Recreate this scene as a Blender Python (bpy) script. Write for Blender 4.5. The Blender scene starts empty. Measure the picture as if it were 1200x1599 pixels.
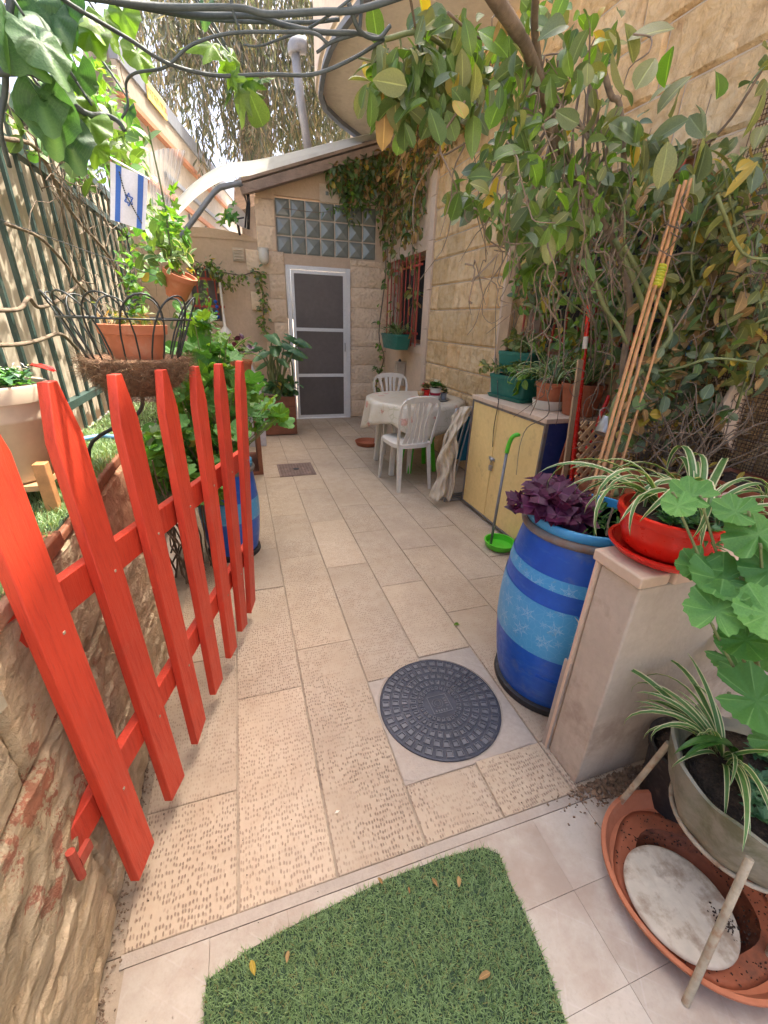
import bpy, math, random
import numpy as np
from mathutils import Vector, Matrix
random.seed(7)
RNG = np.random.default_rng(7)
PI = math.pi
S = bpy.context.scene
COL = S.collection

# ---------------------------------------------------------------- camera
FP = 659.0
def _n(a):
    a = np.array(a, float); return a / np.linalg.norm(a)
_dz = -_n((550 - 600, 800 - 2250, -FP))
_dy = _n((366 - 600, 800 - 492, -FP)); _dy = _n(_dy - _dz * _dy.dot(_dz))
_dx = np.cross(_dy, _dz)
RW = np.array([_dx, _dy, _dz])
CAM = np.array([0.0, 0.0, 1.42])
cd = bpy.data.cameras.new('camera'); cam = bpy.data.objects.new('camera', cd); COL.objects.link(cam)
cd.sensor_fit = 'HORIZONTAL'; cd.sensor_width = 36.0; cd.lens = 36.0 * FP / 1200.0
cd.clip_start = 0.02; cd.clip_end = 2000
m4 = Matrix([list(r) + [0] for r in RW.tolist()] + [[0, 0, 0, 1]])
cam.matrix_world = Matrix.Translation(CAM.tolist()) @ m4
S.camera = cam

# ---------------------------------------------------------------- world, sun, exposure
SUN_EL, SUN_AZ = math.radians(63), math.radians(62)      # azimuth measured from +Y towards +X
w = bpy.data.worlds.new('World'); S.world = w; w.use_nodes = True
wn = w.node_tree.nodes; wl = w.node_tree.links
sky = wn.new('ShaderNodeTexSky'); sky.sky_type = 'NISHITA'; sky.sun_disc = False
sky.sun_elevation = SUN_EL; sky.sun_rotation = SUN_AZ
sky.air_density = 0.6; sky.dust_density = 7.0; sky.ozone_density = 0.2
bg = wn['Background']; bg.inputs['Strength'].default_value = 0.15
wl.new(sky.outputs[0], bg.inputs['Color'])
sd = bpy.data.lights.new('sun', 'SUN'); sd.energy = 2.4; sd.angle = math.radians(0.6); sd.color = (1, 0.93, 0.80)
sun = bpy.data.objects.new('sun', sd); COL.objects.link(sun)
sv = Vector((math.cos(SUN_EL) * math.sin(SUN_AZ), math.cos(SUN_EL) * math.cos(SUN_AZ), math.sin(SUN_EL)))
sun.rotation_euler = sv.to_track_quat('Z', 'Y').to_euler()
S.view_settings.view_transform = 'Standard'; S.view_settings.look = 'None'
S.view_settings.gamma = 1.0; S.view_settings.use_curve_mapping = False
S.view_settings.exposure = 2.32
S.render.engine = 'CYCLES'
try:
    S.cycles.max_bounces = 10; S.cycles.diffuse_bounces = 6; S.cycles.transparent_max_bounces = 12
    S.cycles.use_denoising = True
except Exception: pass

# ---------------------------------------------------------------- measuring helpers
def _ray(u, v): return RW @ np.array([u - 600.0, -(v - 800.0), -FP])
def fl(u, v, z=0.0):
    r = _ray(u, v); return Vector((CAM + r * ((z - CAM[2]) / r[2])).tolist())
def wx(u, v, x):
    r = _ray(u, v); return Vector((CAM + r * (x / r[0])).tolist())
def wy(u, v, y):
    r = _ray(u, v); return Vector((CAM + r * (y / r[1])).tolist())
def hit(u, v, P, n):
    r = _ray(u, v); P = np.array(P, float); n = np.array(n, float)
    return Vector((CAM + r * (((P - CAM) @ n) / (r @ n))).tolist())

# ---------------------------------------------------------------- mesh helpers
WP = {}          # world origin of every object (no parent is ever rotated)
class MB:
    def __init__(s): s.v = []; s.f = []; s.uv = None
    def add(s, vs, fs):
        o = len(s.v); s.v += [tuple(p) for p in vs]; s.f += [tuple(i + o for i in f) for f in fs]; return s
    def box(s, x0, y0, z0, x1, y1, z1):
        vs = [(x, y, z) for z in (z0, z1) for y in (y0, y1) for x in (x0, x1)]
        return s.add(vs, [(0, 2, 3, 1), (4, 5, 7, 6), (0, 1, 5, 4), (2, 6, 7, 3), (0, 4, 6, 2), (1, 3, 7, 5)])
    def obox(s, c, sx, sy, sz, ax=None, ay=None, az=None):
        c = Vector(c); ax = Vector(ax or (1, 0, 0)).normalized()
        if ay is None:
            az = Vector(az or (0, 0, 1)).normalized(); ay = az.cross(ax).normalized(); az = ax.cross(ay).normalized()
        else:
            ay = Vector(ay).normalized(); az = ax.cross(ay).normalized()
        vs = [c + ax * (i * sx / 2) + ay * (j * sy / 2) + az * (k * sz / 2) for k in (-1, 1) for j in (-1, 1) for i in (-1, 1)]
        return s.add(vs, [(0, 2, 3, 1), (4, 5, 7, 6), (0, 1, 5, 4), (2, 6, 7, 3), (0, 4, 6, 2), (1, 3, 7, 5)])
    def bar(s, a, b, w, h, up=(0, 0, 1)):
        a = Vector(a); b = Vector(b); d = b - a
        u = Vector(up)
        if abs(d.normalized().dot(u)) > .98: u = Vector((0, 1, 0))
        return s.obox((a + b) / 2, d.length, w, h, ax=d, az=u)
    def tube(s, pts, r, seg=8, cap=True):
        pts = [Vector(p) for p in pts]; n = len(pts)
        rs = r if isinstance(r, (list, tuple)) else [r] * n
        if len(rs) == 2 and n > 2: rs = [rs[0] + (rs[1] - rs[0]) * i / (n - 1) for i in range(n)]
        vs = []; fs = []; prev = None
        for i, p in enumerate(pts):
            t = (pts[min(i + 1, n - 1)] - pts[max(i - 1, 0)])
            t = t.normalized() if t.length > 1e-9 else Vector((0, 0, 1))
            if prev is None:
                a = t.orthogonal().normalized()
            else:
                a = (prev - t * prev.dot(t)); a = a.normalized() if a.length > 1e-6 else t.orthogonal().normalized()
            prev = a; b = t.cross(a)
            for k in range(seg):
                an = 2 * PI * k / seg
                vs.append(p + (a * math.cos(an) + b * math.sin(an)) * rs[i])
        for i in range(n - 1):
            for k in range(seg):
                k2 = (k + 1) % seg
                fs.append((i * seg + k, i * seg + k2, (i + 1) * seg + k2, (i + 1) * seg + k))
        if cap:
            fs.append(tuple(range(seg - 1, -1, -1))); fs.append(tuple((n - 1) * seg + k for k in range(seg)))
        return s.add(vs, fs)
    def lathe(s, c, prof, seg=32, sx=1, sy=1, rot=0, wob=None):
        c = Vector(c); vs = []; fs = []; n = len(prof)
        for (r, z) in prof:
            for k in range(seg):
                a = 2 * PI * k / seg
                rr = r * (wob(a, z) if wob else 1)
                x = rr * math.cos(a) * sx; y = rr * math.sin(a) * sy
                vs.append((c.x + x * math.cos(rot) - y * math.sin(rot), c.y + x * math.sin(rot) + y * math.cos(rot), c.z + z))
        for i in range(n - 1):
            for k in range(seg):
                k2 = (k + 1) % seg
                fs.append((i * seg + k, i * seg + k2, (i + 1) * seg + k2, (i + 1) * seg + k))
        if prof[0][0] > 1e-5: fs.append(tuple(range(seg - 1, -1, -1)))
        if prof[-1][0] > 1e-5: fs.append(tuple((n - 1) * seg + k for k in range(seg)))
        return s.add(vs, fs)
    def prism(s, poly, ext):
        e = Vector(ext); poly = [Vector(p) for p in poly]; n = len(poly)
        nr = Vector((0, 0, 0))
        for i in range(n): nr += poly[i].cross(poly[(i + 1) % n])
        if nr.dot(e) > 0: poly.reverse()
        vs = poly + [p + e for p in poly]
        fs = [tuple(range(n)), tuple(range(2 * n - 1, n - 1, -1))]
        fs += [(i, n + i, n + (i + 1) % n, (i + 1) % n) for i in range(n)]
        fs = [tuple(reversed(f)) if k >= 2 else f for k, f in enumerate(fs)]
        fs[2:] = [tuple(reversed(f)) for f in fs[2:]]
        return s.add(vs, fs)
    def grid(s, fn, nu, nv, close=False):
        vs = [fn(i / nu, j / nv) for j in range(nv + 1) for i in range(nu + 1)]
        fs = [(j * (nu + 1) + i, j * (nu + 1) + i + 1, (j + 1) * (nu + 1) + i + 1, (j + 1) * (nu + 1) + i) for j in range(nv) for i in range(nu)]
        return s.add(vs, fs)

def mesh_of(name, v, f, mat, smooth=False, fix=True):
    me = bpy.data.meshes.new(name)
    me.from_pydata([tuple(p) for p in v], [], f)
    if fix:
        import bmesh
        bm = bmesh.new(); bm.from_mesh(me); bmesh.ops.recalc_face_normals(bm, faces=bm.faces); bm.to_mesh(me); bm.free()
    if mat: me.materials.append(mat)
    if smooth: me.polygons.foreach_set('use_smooth', [True] * len(me.polygons))
    me.update(); return me

def tag(o, label=None, cat=None, group=None, kind=None):
    if label: o['label'] = label
    if cat: o['category'] = cat
    if group: o['group'] = group
    if kind: o['kind'] = kind
    return o

def thing(name, label, cat, loc, group=None):
    o = bpy.data.objects.new(name, None); COL.objects.link(o); o.empty_display_size = .05
    o.location = loc; WP[o.name] = Vector(loc); return tag(o, label, cat, group)

def obj(name, mb, mat, parent=None, smooth=False, bevel=0, origin=None, fix=True, auto=None, bseg=2):
    v = [Vector(p) for p in mb.v]
    if parent is not None: og = WP[parent.name]
    elif origin is not None: og = Vector(origin)
    else:
        xs = [p.x for p in v]; ys = [p.y for p in v]; zs = [p.z for p in v]
        og = Vector(((min(xs) + max(xs)) / 2, (min(ys) + max(ys)) / 2, min(zs)))
    me = mesh_of(name, [p - og for p in v], mb.f, mat, smooth, fix)
    o = bpy.data.objects.new(name, me); COL.objects.link(o)
    if parent is not None: o.parent = parent; WP[o.name] = og
    else: o.location = og; WP[o.name] = og
    if smooth and auto:
        try: me.set_sharp_from_angle(angle=math.radians(auto))
        except Exception: pass
    if bevel:
        md = o.modifiers.new('bevel', 'BEVEL'); md.width = bevel; md.segments = bseg; md.limit_method = 'ANGLE'; md.angle_limit = math.radians(35)
        me.polygons.foreach_set('use_smooth', [True] * len(me.polygons))
        try: me.set_sharp_from_angle(angle=math.radians(80))
        except Exception: pass
    return o

def struct(name, mb, mat, parent=None, **k):
    o = obj(name, mb, mat, parent, origin=(0, 0, 0) if parent is None else None, **k); o['kind'] = 'structure'; return o

def copyobj(o, name=None):
    c = o.copy(); COL.objects.link(c); WP[c.name] = WP.get(o.name, Vector((0, 0, 0))).copy(); return c

def catmull(pts, k=4):
    pts = [Vector(p) for p in pts]
    if len(pts) < 3: return pts
    out = []
    P = [pts[0] * 2 - pts[1]] + pts + [pts[-1] * 2 - pts[-2]]
    for i in range(1, len(P) - 2):
        for j in range(k):
            t = j / k; a, b, c, d = P[i - 1], P[i], P[i + 1], P[i + 2]
            out.append(.5 * ((2 * b) + (c - a) * t + (2 * a - 5 * b + 4 * c - d) * t * t + (3 * b - a - 3 * c + d) * t ** 3))
    out.append(pts[-1]); return out

# ---------------------------------------------------------------- materials
class NT:
    def __init__(s, name):
        s.m = bpy.data.materials.new(name); s.m.use_nodes = True; s.t = s.m.node_tree; s.t.nodes.clear()
        s.out = s.t.nodes.new('ShaderNodeOutputMaterial')
    def n(s, typ, props=None, **ins):
        nd = s.t.nodes.new('ShaderNode' + typ)
        for k, v in (props or {}).items(): setattr(nd, k, v)
        for k, v in ins.items():
            key = int(k[1:]) if k[0] == '_' and k[1:].isdigit() else k.replace('_', ' ')
            s.set(nd.inputs[key], v)
        return nd
    def set(s, sock, v):
        if hasattr(v, 'bl_idname') and hasattr(v, 'outputs'): v = v.outputs[0]
        if isinstance(v, bpy.types.NodeSocket): s.t.links.new(v, sock)
        else:
            if isinstance(v, tuple) and len(v) == 3 and sock.type == 'RGBA': v = v + (1,)
            sock.default_value = v
    def math(s, op, a, b=0.0, clamp=False):
        nd = s.t.nodes.new('ShaderNodeMath'); nd.operation = op; nd.use_clamp = clamp
        s.set(nd.inputs[0], a); s.set(nd.inputs[1], b); return nd.outputs[0]
    def mix(s, f, a, b, mode='MIX'):
        nd = s.t.nodes.new('ShaderNodeMix'); nd.data_type = 'RGBA'; nd.blend_type = mode
        s.set(nd.inputs[0], f); s.set(nd.inputs[6], a); s.set(nd.inputs[7], b); return nd.outputs[2]
    def ramp(s, f, stops, interp='LINEAR'):
        nd = s.t.nodes.new('ShaderNodeValToRGB'); cr = nd.color_ramp; cr.interpolation = interp
        while len(cr.elements) < len(stops): cr.elements.new(.5)
        for e, (p, c) in zip(cr.elements, stops):
            e.position = p; e.color = c if len(c) == 4 else tuple(c) + (1,)
        s.set(nd.inputs[0], f); return nd.outputs[0]
    def mr(s, f, a, b, c=0.0, d=1.0):
        nd = s.t.nodes.new('ShaderNodeMapRange'); s.set(nd.inputs[0], f)
        for i, v in enumerate((a, b, c, d)): nd.inputs[i + 1].default_value = v
        return nd.outputs[0]
    def pos(s): return s.n('NewGeometry').outputs['Position']
    def ob(s): return s.n('TexCoord').outputs['Object']
    def noise(s, vec, scale, detail=4, rough=.55, dist=0.0, out=0):
        nd = s.n('TexNoise', Vector=vec, Scale=scale, Detail=detail, Roughness=rough, Distortion=dist); return nd.outputs[out]
    def mapv(s, vec, sc=(1, 1, 1), rot=(0, 0, 0), loc=(0, 0, 0)):
        return s.n('Mapping', Vector=vec, Scale=sc, Rotation=rot, Location=loc).outputs[0]
    def bump(s, h, strength=.5, dist=.01, normal=None):
        nd = s.n('Bump', Height=h, Strength=strength, Distance=dist)
        if normal is not None: s.set(nd.inputs['Normal'], normal)
        return nd.outputs[0]
    def pbsdf(s, col, rough=.6, normal=None, metal=0.0, spec=.5, **kw):
        nd = s.n('BsdfPrincipled'); s.set(nd.inputs['Base Color'], col); s.set(nd.inputs['Roughness'], rough)
        s.set(nd.inputs['Metallic'], metal); s.set(nd.inputs['Specular IOR Level'], spec)
        if normal is not None: s.set(nd.inputs['Normal'], normal)
        for k, v in kw.items(): s.set(nd.inputs[k.replace('_', ' ')], v)
        return nd.outputs[0]
    def done(s, sh): s.t.links.new(sh, s.out.inputs[0]); return s.m
    def rnd(s):
        a = s.n('ObjectInfo').outputs['Random']
        u = s.n('UVMap', dict(uv_map='rnd')).outputs[0]
        x = s.n('SeparateXYZ', Vector=u).outputs[0]
        return s.math('FRACT', s.math('ADD', a, x))

def pm(name, col, rough=.6, n=(8, .12), bump=(60, .15, .003), metal=0.0, dirt=None, spec=.5, var=.06, streak=None):
    """painted / plastic / terracotta: colour with mottling, optional dirt and per object variation"""
    t = NT(name); p = t.pos()
    a = t.noise(p, n[0], 5)
    c = t.mix(t.mr(a, .3, .7), tuple(x * (1 - n[1]) for x in col), tuple(min(1, x * (1 + n[1])) for x in col))
    fine = t.noise(p, n[0] * 9, 3)
    c = t.mix(t.mr(fine, .35, .65, 0, .35), c, tuple(x * .8 for x in col))
    if streak:      # long wear streaks: (colour, scale vector, amount)
        st = t.noise(t.mapv(p, streak[1]), 1.0, 4)
        c = t.mix(t.mr(st, .55, .75, 0, streak[2]), c, streak[0])
    if dirt:
        dn = t.noise(p, dirt[1], 6, .65)
        c = t.mix(t.mr(dn, dirt[2], dirt[2] + .14, 0, dirt[3] if len(dirt) > 3 else .7), c, dirt[0])
    rv = t.rnd()
    c = t.mix(1.0, c, t.ramp(rv, [(0, (1 - var,) * 3), (1, (1 + var * .2,) * 3)]), 'MULTIPLY')
    b = t.bump(t.noise(p, bump[0], 5), bump[1], bump[2])
    rr = t.mr(fine, .3, .7, max(0, rough - .08), min(1, rough + .1))
    return t.done(t.pbsdf(c, rr, b, metal, spec))

def slabmat():
    t = NT('tooled_limestone_slab'); p = t.pos()
    rv = t.rnd()
    wob = t.noise(p, 9, 2, out=1)
    pp = t.n('VectorMath', dict(operation='ADD'), _0=p, _1=t.n('VectorMath', dict(operation='SCALE'), _0=wob, Scale=.014).outputs[0]).outputs[0]
    v = t.n('TexVoronoi', dict(feature='F1', voronoi_dimensions='2D'), Vector=t.mapv(pp, (118, 58, 1)), Scale=1.0, Randomness=.5)
    dash = t.mr(v.outputs['Distance'], .16, .36, 1, 0)
    patch = t.noise(p, 4.5, 3)
    edge = t.math('ADD', patch, t.math('MULTIPLY', rv, .14))
    amt = t.math('MULTIPLY', t.mr(edge, .38, .58, 0.15, 1), t.mr(t.math('FRACT', t.math('MULTIPLY', rv, 5.77)), 0, 1, .5, 1.1))
    cellr = t.n('SeparateXYZ', Vector=v.outputs['Color']).outputs[0]
    dash = t.math('MULTIPLY', t.math('MULTIPLY', dash, amt), t.mr(cellr, .15, .45, 0, 1))
    big = t.noise(p, 2.2, 6, .6); mid = t.noise(p, 14, 6, .7); fine = t.noise(p, 160, 3, .7)
    c = t.mix(t.mr(big, .3, .7), (.45, .36, .252), (.54, .45, .338))
    c = t.mix(t.mr(mid, .45, .75, 0, .45), c, (.40, .285, .195))
    c = t.mix(t.mr(t.noise(p, 1.3, 7, .65), .48, .68, 0, .5), c, (.34, .265, .20))
    c = t.mix(t.mr(fine, .5, .75, 0, .3), c, (.44, .32, .23))
    c = t.mix(t.math('MULTIPLY', dash, .72), c, (.235, .165, .12))
    c = t.mix(1.0, c, t.ramp(rv, [(0, (.84, .83, .83)), (.35, (1.0, .97, .93)), (.6, (.93, .92, .92)), (1, (1.08, 1.05, 1.02))]), 'MULTIPLY')
    spot = t.noise(p, 5, 8, .75)
    c = t.mix(t.mr(spot, .64, .74, 0, .35), c, (.30, .24, .19))
    h = t.math('SUBTRACT', t.math('MULTIPLY', t.noise(p, 35, 4), .3), dash)
    b = t.bump(h, .75, .0035)
    return t.done(t.pbsdf(c, t.mr(mid, .3, .7, .55, .8), b, spec=.35))

def rockmat(name, c1, c2, c3, streak=(.26, .13, .05), bs=1.0, vert=True, paint=None, sc=1.0, samt=.55):
    t = NT(name); p = t.pos(); rv = t.rnd()
    big = t.noise(p, 2.5 * sc, 6, .62); mid = t.noise(t.mapv(p, (9, 9, 20)), 1.0 * sc, 7, .7, .6)
    c = t.mix(t.mr(big, .3, .7), c1, c2)
    c = t.mix(t.mr(mid, .45, .72, 0, .7), c, c3)
    sp = t.noise(t.mapv(p, (16, 16, 3.5) if vert else (7, 5, 22)), 1.0 * sc, 6, .7, .8)
    c = t.mix(t.mr(sp, .57, .70, 0, samt), c, streak)
    c = t.mix(1.0, c, t.ramp(rv, [(0, (.86, .82, .76)), (.5, (1, 1, 1)), (1, (1.08, 1.03, .98))]), 'MULTIPLY')
    if paint:
        z = t.n('SeparateXYZ', Vector=p)
        m = t.math('MULTIPLY', t.mr(t.noise(p, 11, 6, .75), .50, .60, 0, 1), t.n('TexGradient', dict(gradient_type='SPHERICAL'), Vector=t.mapv(p, (2.6, 2.6, 3.2), loc=(2.6 * .415, -2.6 * .78, -3.2 * .5))).outputs[1])
        c = t.mix(t.mr(m, .20, .34, 0, .6), c, paint)
    vo = t.n('TexVoronoi', dict(feature='F1'), Vector=t.mapv(t.n('VectorMath', dict(operation='ADD'), _0=p, _1=t.n('VectorMath', dict(operation='SCALE'), _0=t.noise(p, 14, 4, out=1), Scale=.09).outputs[0]).outputs[0], (13, 13, 9) if vert else (20, 9, 24)), Scale=1.0 * sc).outputs[0]
    c = t.mix(t.mr(vo, .55, .85, 0, .35), c, streak)
    h = t.math('ADD', t.math('ADD', t.math('MULTIPLY', t.noise(p, 26 * sc, 8, .7, .5), 1.0), t.math('MULTIPLY', sp, .6)), t.math('MULTIPLY', vo, -.7))
    b = t.bump(h, bs, .035)
    return t.done(t.pbsdf(c, .85, b, spec=.25))

def leafmat(name, dark, light, vein=None, yellow=.05, trans=.3, rough=.42, margin=None, yc=(.42, .30, .04), mid=True, spec=.5, veins=0):
    t = NT(name); rv = t.rnd(); u = t.n('UVMap', dict(uv_map='UVMap')).outputs[0]
    xyz = t.n('SeparateXYZ', Vector=u); x = xyz.outputs[0]; y = xyz.outputs[1]
    c = t.mix(rv, dark, light)
    no = t.noise(t.ob(), 30, 4)
    c = t.mix(t.mr(no, .35, .7, 0, .4), c, tuple(q * .62 for q in dark))
    r2 = t.math('FRACT', t.math('MULTIPLY', rv, 7.31))
    c = t.mix(t.math('GREATER_THAN', r2, 1 - yellow), c, yc)
    dx = t.math('ABSOLUTE', t.math('SUBTRACT', x, .5))
    if veins:
        w = t.math('ABSOLUTE', t.math('SINE', t.math('MULTIPLY', t.math('SUBTRACT', y, t.math('MULTIPLY', dx, .8)), veins)))
        c = t.mix(t.mr(w, 0, .16, .45, 0), c, vein or light)
    if mid: c = t.mix(t.mr(dx, .0, .05, .7, 0), c, vein or tuple(min(1, q * 1.7) for q in light))
    if margin is not None: c = t.mix(t.mr(dx, .335, .365, 0, 1), c, margin)
    hb = t.bump(t.math('ADD', t.mr(dx, 0, .08, 0, 1), no), .35, .003)
    p = t.pbsdf(c, rough, hb, spec=spec)
    tr = t.n('BsdfTranslucent'); t.set(tr.inputs[0], t.mix(1.0, c, (1.5, 1.55, .55), 'MULTIPLY'))
    ms = t.n('MixShader', _0=trans); t.t.links.new(p, ms.inputs[1]); t.t.links.new(tr.outputs[0], ms.inputs[2])
    return t.done(ms.outputs[0])

M = {}
M['slab'] = slabmat()
def greytile():
    t = NT('grey_patterned_tile'); p = t.pos(); rv = t.rnd()
    a = t.noise(p, 5, 6, .65); b_ = t.noise(p, 60, 4, .7)
    c = t.mix(t.mr(a, .3, .7), (.42, .375, .31), (.50, .45, .375))
    c = t.mix(t.mr(b_, .5, .75, 0, .35), c, (.33, .28, .235))
    # worn fan of scratched lines cast in each tile
    xyz = t.n('SeparateXYZ', Vector=p)
    dg = t.math('ADD', t.math('MULTIPLY', xyz.outputs[0], .8), xyz.outputs[1])
    l1 = t.math('ABSOLUTE', t.math('SINE', t.math('MULTIPLY', dg, 44)))
    l2 = t.math('ABSOLUTE', t.math('SINE', t.math('MULTIPLY', t.math('SUBTRACT', xyz.outputs[0], t.math('MULTIPLY', xyz.outputs[1], .6)), 30)))
    ln = t.math('MULTIPLY', t.math('MAXIMUM', t.mr(l1, 0.02, .16, 1, 0), t.mr(l2, 0.02, .12, 1, 0)), t.mr(t.noise(p, 7, 3), .42, .6, 0, .8))
    c = t.mix(t.math('MULTIPLY', ln, .4), c, (.56, .52, .48))
    st = t.noise(p, 3.2, 7, .7)
    c = t.mix(t.mr(st, .44, .62, 0, .75), c, (.35, .27, .20))
    c = t.mix(t.mr(t.noise(p, 1.6, 5, .6), .5, .66, 0, .5), c, (.33, .275, .235))
    c = t.mix(t.mr(t.noise(p, 22, 8, .75), .58, .72, 0, .4), c, (.30, .24, .19))
    c = t.mix(1.0, c, t.ramp(rv, [(0, (.92, .9, .89)), (1, (1.03, 1.03, 1.04))]), 'MULTIPLY')
    h = t.math('ADD', t.math('MULTIPLY', ln, .3), t.noise(p, 90, 4))
    return t.done(t.pbsdf(c, .6, t.bump(h, .3, .003), spec=.3))
M['tile'] = greytile()
M['grout'] = pm('grout', (.38, .305, .22), .9, (12, .25), (150, .4, .004), dirt=((.16, .12, .09), 6, .5))
M['cement'] = pm('pale_cement', (.42, .36, .295), .85, (6, .12), (120, .4, .004), dirt=((.38, .30, .23), 5, .52, .6))
M['plaster_low'] = pm('stained_low_wall_plaster', (.54, .46, .36), .9, (5, .14), (70, .6, .006), dirt=((.30, .225, .165), 5, .50, .7), streak=((.38, .29, .22), (14, 14, 2), .6))
M['plaster_tan'] = pm('tan_plaster', (.58, .43, .30), .9, (3, .08), (40, .4, .01), dirt=((.36, .25, .16), 3, .58, .5))
M['plaster_beige'] = pm('beige_plaster', (.66, .56, .45), .9, (3, .08), (50, .35, .006), dirt=((.38, .29, .21), 4, .55, .5))
M['plaster_peach'] = pm('peach_plaster', (.70, .52, .36), .9, (3, .1), (40, .45, .008), dirt=((.42, .27, .15), 3, .55, .5))
M['rock'] = rockmat('rock_faced_limestone', (.76, .52, .26), (.86, .68, .42), (.66, .40, .15), streak=(.36, .17, .06), bs=.85)
M['rock_left'] = rockmat('rough_ochre_limestone', (.62, .48, .30), (.74, .62, .44), (.52, .36, .19), streak=(.20, .13, .075), bs=.9, vert=False, paint=(.42, .045, .02))
M['rock_rust'] = rockmat('reddish_rough_render', (.50, .27, .16), (.60, .38, .26), (.40, .19, .10), streak=(.13, .06, .03), bs=.8, vert=True)
def tubza(name, a, b):
    t = NT(name); p = t.pos(); rv = t.rnd()
    v = t.n('TexVoronoi', dict(feature='SMOOTH_F1'), Vector=p, Scale=26.0)
    big = t.noise(p, 3, 5)
    c = t.mix(t.mr(big, .3, .7), a, b)
    c = t.mix(t.mr(v.outputs[0], .45, .05, 0, .25), c, tuple(q * .7 for q in a))
    c = t.mix(1.0, c, t.ramp(rv, [(0, (.9, .87, .84)), (1, (1.05, 1.03, 1.01))]), 'MULTIPLY')
    h = t.math('ADD', v.outputs[0], t.math('MULTIPLY', t.noise(p, 60, 5), .5))
    return t.done(t.pbsdf(c, .85, t.bump(h, .9, .02), spec=.25))
M['tubza'] = tubza('pecked_pink_limestone', (.74, .56, .38), (.82, .66, .48))
M['tubza_orange'] = tubza('pecked_orange_limestone', (.62, .42, .25), (.70, .50, .33))
M['sill'] = pm('dressed_stone_trim', (.66, .50, .36), .8, (5, .1), (80, .3, .004))
M['mortar'] = pm('wall_mortar', (.60, .49, .37), .95, (10, .15), (120, .5, .004))
M['red'] = pm('red_painted_wood', (.60, .046, .020), .42, (6, .1), (90, .22, .004), dirt=((.30, .02, .012), 9, .60, .6), streak=((.42, .026, .014), (60, 60, 5), .5))
def redpaint():
    t = NT('brushed_red_paint'); p = t.ob(); rv = t.rnd()
    g1 = t.noise(t.mapv(p, (90, 90, 6)), 1.0, 6, .7); g2 = t.noise(t.mapv(p, (240, 240, 14)), 1.0, 4, .6); big = t.noise(p, 5, 4)
    c = t.mix(t.mr(big, .3, .7), (.56, .048, .022), (.68, .062, .026))
    c = t.mix(t.mr(g1, .52, .70, 0, .55), c, (.40, .026, .014))
    c = t.mix(t.mr(g2, .60, .74, 0, .5), c, (.28, .02, .012))
    c = t.mix(t.mr(t.noise(p, 7, 7, .7), .58, .74, 0, .35), c, (.62, .13, .075))
    c = t.mix(t.mr(t.noise(p, 42, 8, .8), .705, .725, 0, .9), c, (.30, .19, .12))
    c = t.mix(1.0, c, t.ramp(rv, [(0, (.9, .9, .9)), (1, (1.05, 1.1, 1.1))]), 'MULTIPLY')
    h = t.math('ADD', t.math('MULTIPLY', g1, 1.0), t.math('MULTIPLY', g2, .7))
    return t.done(t.pbsdf(c, t.mr(g1, .3, .7, .40, .62), t.bump(h, .55, .0035), spec=.4))
M['red'] = redpaint()
M['redrail'] = M['red']
M['redmetal'] = pm('red_painted_iron', (.42, .055, .03), .5, (9, .15), (90, .2, .003), dirt=((.12, .04, .03), 10, .55))
M['redplastic'] = pm('red_plastic', (.72, .022, .012), .32, (4, .06), (20, .05, .002), dirt=((.45, .10, .06), 14, .64, .5))
M['redgloss'] = pm('glossy_red_tube', (.66, .02, .012), .25, (4, .05), (20, .03, .002))
M['blue'] = pm('blue_drum_plastic', (.010, .10, .50), .36, (5, .2), (25, .25, .004), dirt=((.15, .20, .30), 12, .56, .5), streak=((.06, .18, .50), (14, 14, 60), .6))
M['bluedark'] = pm('navy_painted_board', (.016, .035, .16), .6, (5, .25), (40, .3, .004), dirt=((.12, .13, .16), 9, .56, .6))
M['greyrim'] = pm('worn_grey_metal_ring', (.19, .18, .17), .6, (14, .25), (50, .35, .003), dirt=((.22, .12, .06), 12, .5, .7))
M['black'] = pm('black_rubber', (.02, .02, .022), .6, (8, .3), (60, .2, .002), dirt=((.16, .12, .09), 14, .55, .6))
M['blackwire'] = pm('black_wire', (.02, .026, .026), .4, (8, .2), (60, .1, .001))
M['terracotta'] = pm('terracotta', (.50, .17, .08), .75, (5, .14), (60, .22, .003), dirt=((.50, .30, .20), 8, .60, .6))
M['terradark'] = pm('stained_terracotta', (.38, .115, .050), .7, (5, .2), (50, .3, .003), dirt=((.10, .05, .03), 5, .52, .8))
M['green_plastic'] = pm('green_planter_plastic', (.020, .155, .115), .4, (4, .1), (20, .08, .002), dirt=((.12, .20, .15), 12, .6, .5))
M['lime'] = pm('lime_plastic', (.10, .58, .03), .35, (4, .06), (20, .05, .002))
M['white_plastic'] = pm('white_resin', (.74, .69, .60), .4, (4, .05), (20, .06, .002), dirt=((.50, .42, .32), 9, .62, .35))
M['white_paint'] = pm('white_painted_metal', (.74, .74, .72), .4, (5, .05), (20, .06, .002), dirt=((.5, .45, .4), 9, .62, .35))
M['cream_pot'] = pm('cream_planter_plastic', (.56, .46, .34), .5, (4, .06), (20, .08, .002), dirt=((.36, .27, .18), 7, .58, .5))
M['cream_board'] = pm('cream_board', (.74, .56, .40), .5, (3, .04), (20, .04, .002))
M['yellow'] = pm('yellow_cabinet_paint', (.86, .63, .26), .5, (4, .05), (30, .12, .002), dirt=((.42, .28, .12), 7, .58, .5), streak=((.88, .68, .34), (3, 12, 25), .3))
M['wood_pale'] = pm('pale_wood', (.46, .31, .18), .75, (8, .2), (60, .4, .004), streak=((.26, .15, .08), (70, 70, 6), .6))
M['wood_brown'] = pm('brown_stained_wood', (.24, .085, .04), .65, (6, .25), (60, .4, .004), streak=((.11, .035, .018), (6, 40, 70), .7))
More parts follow.
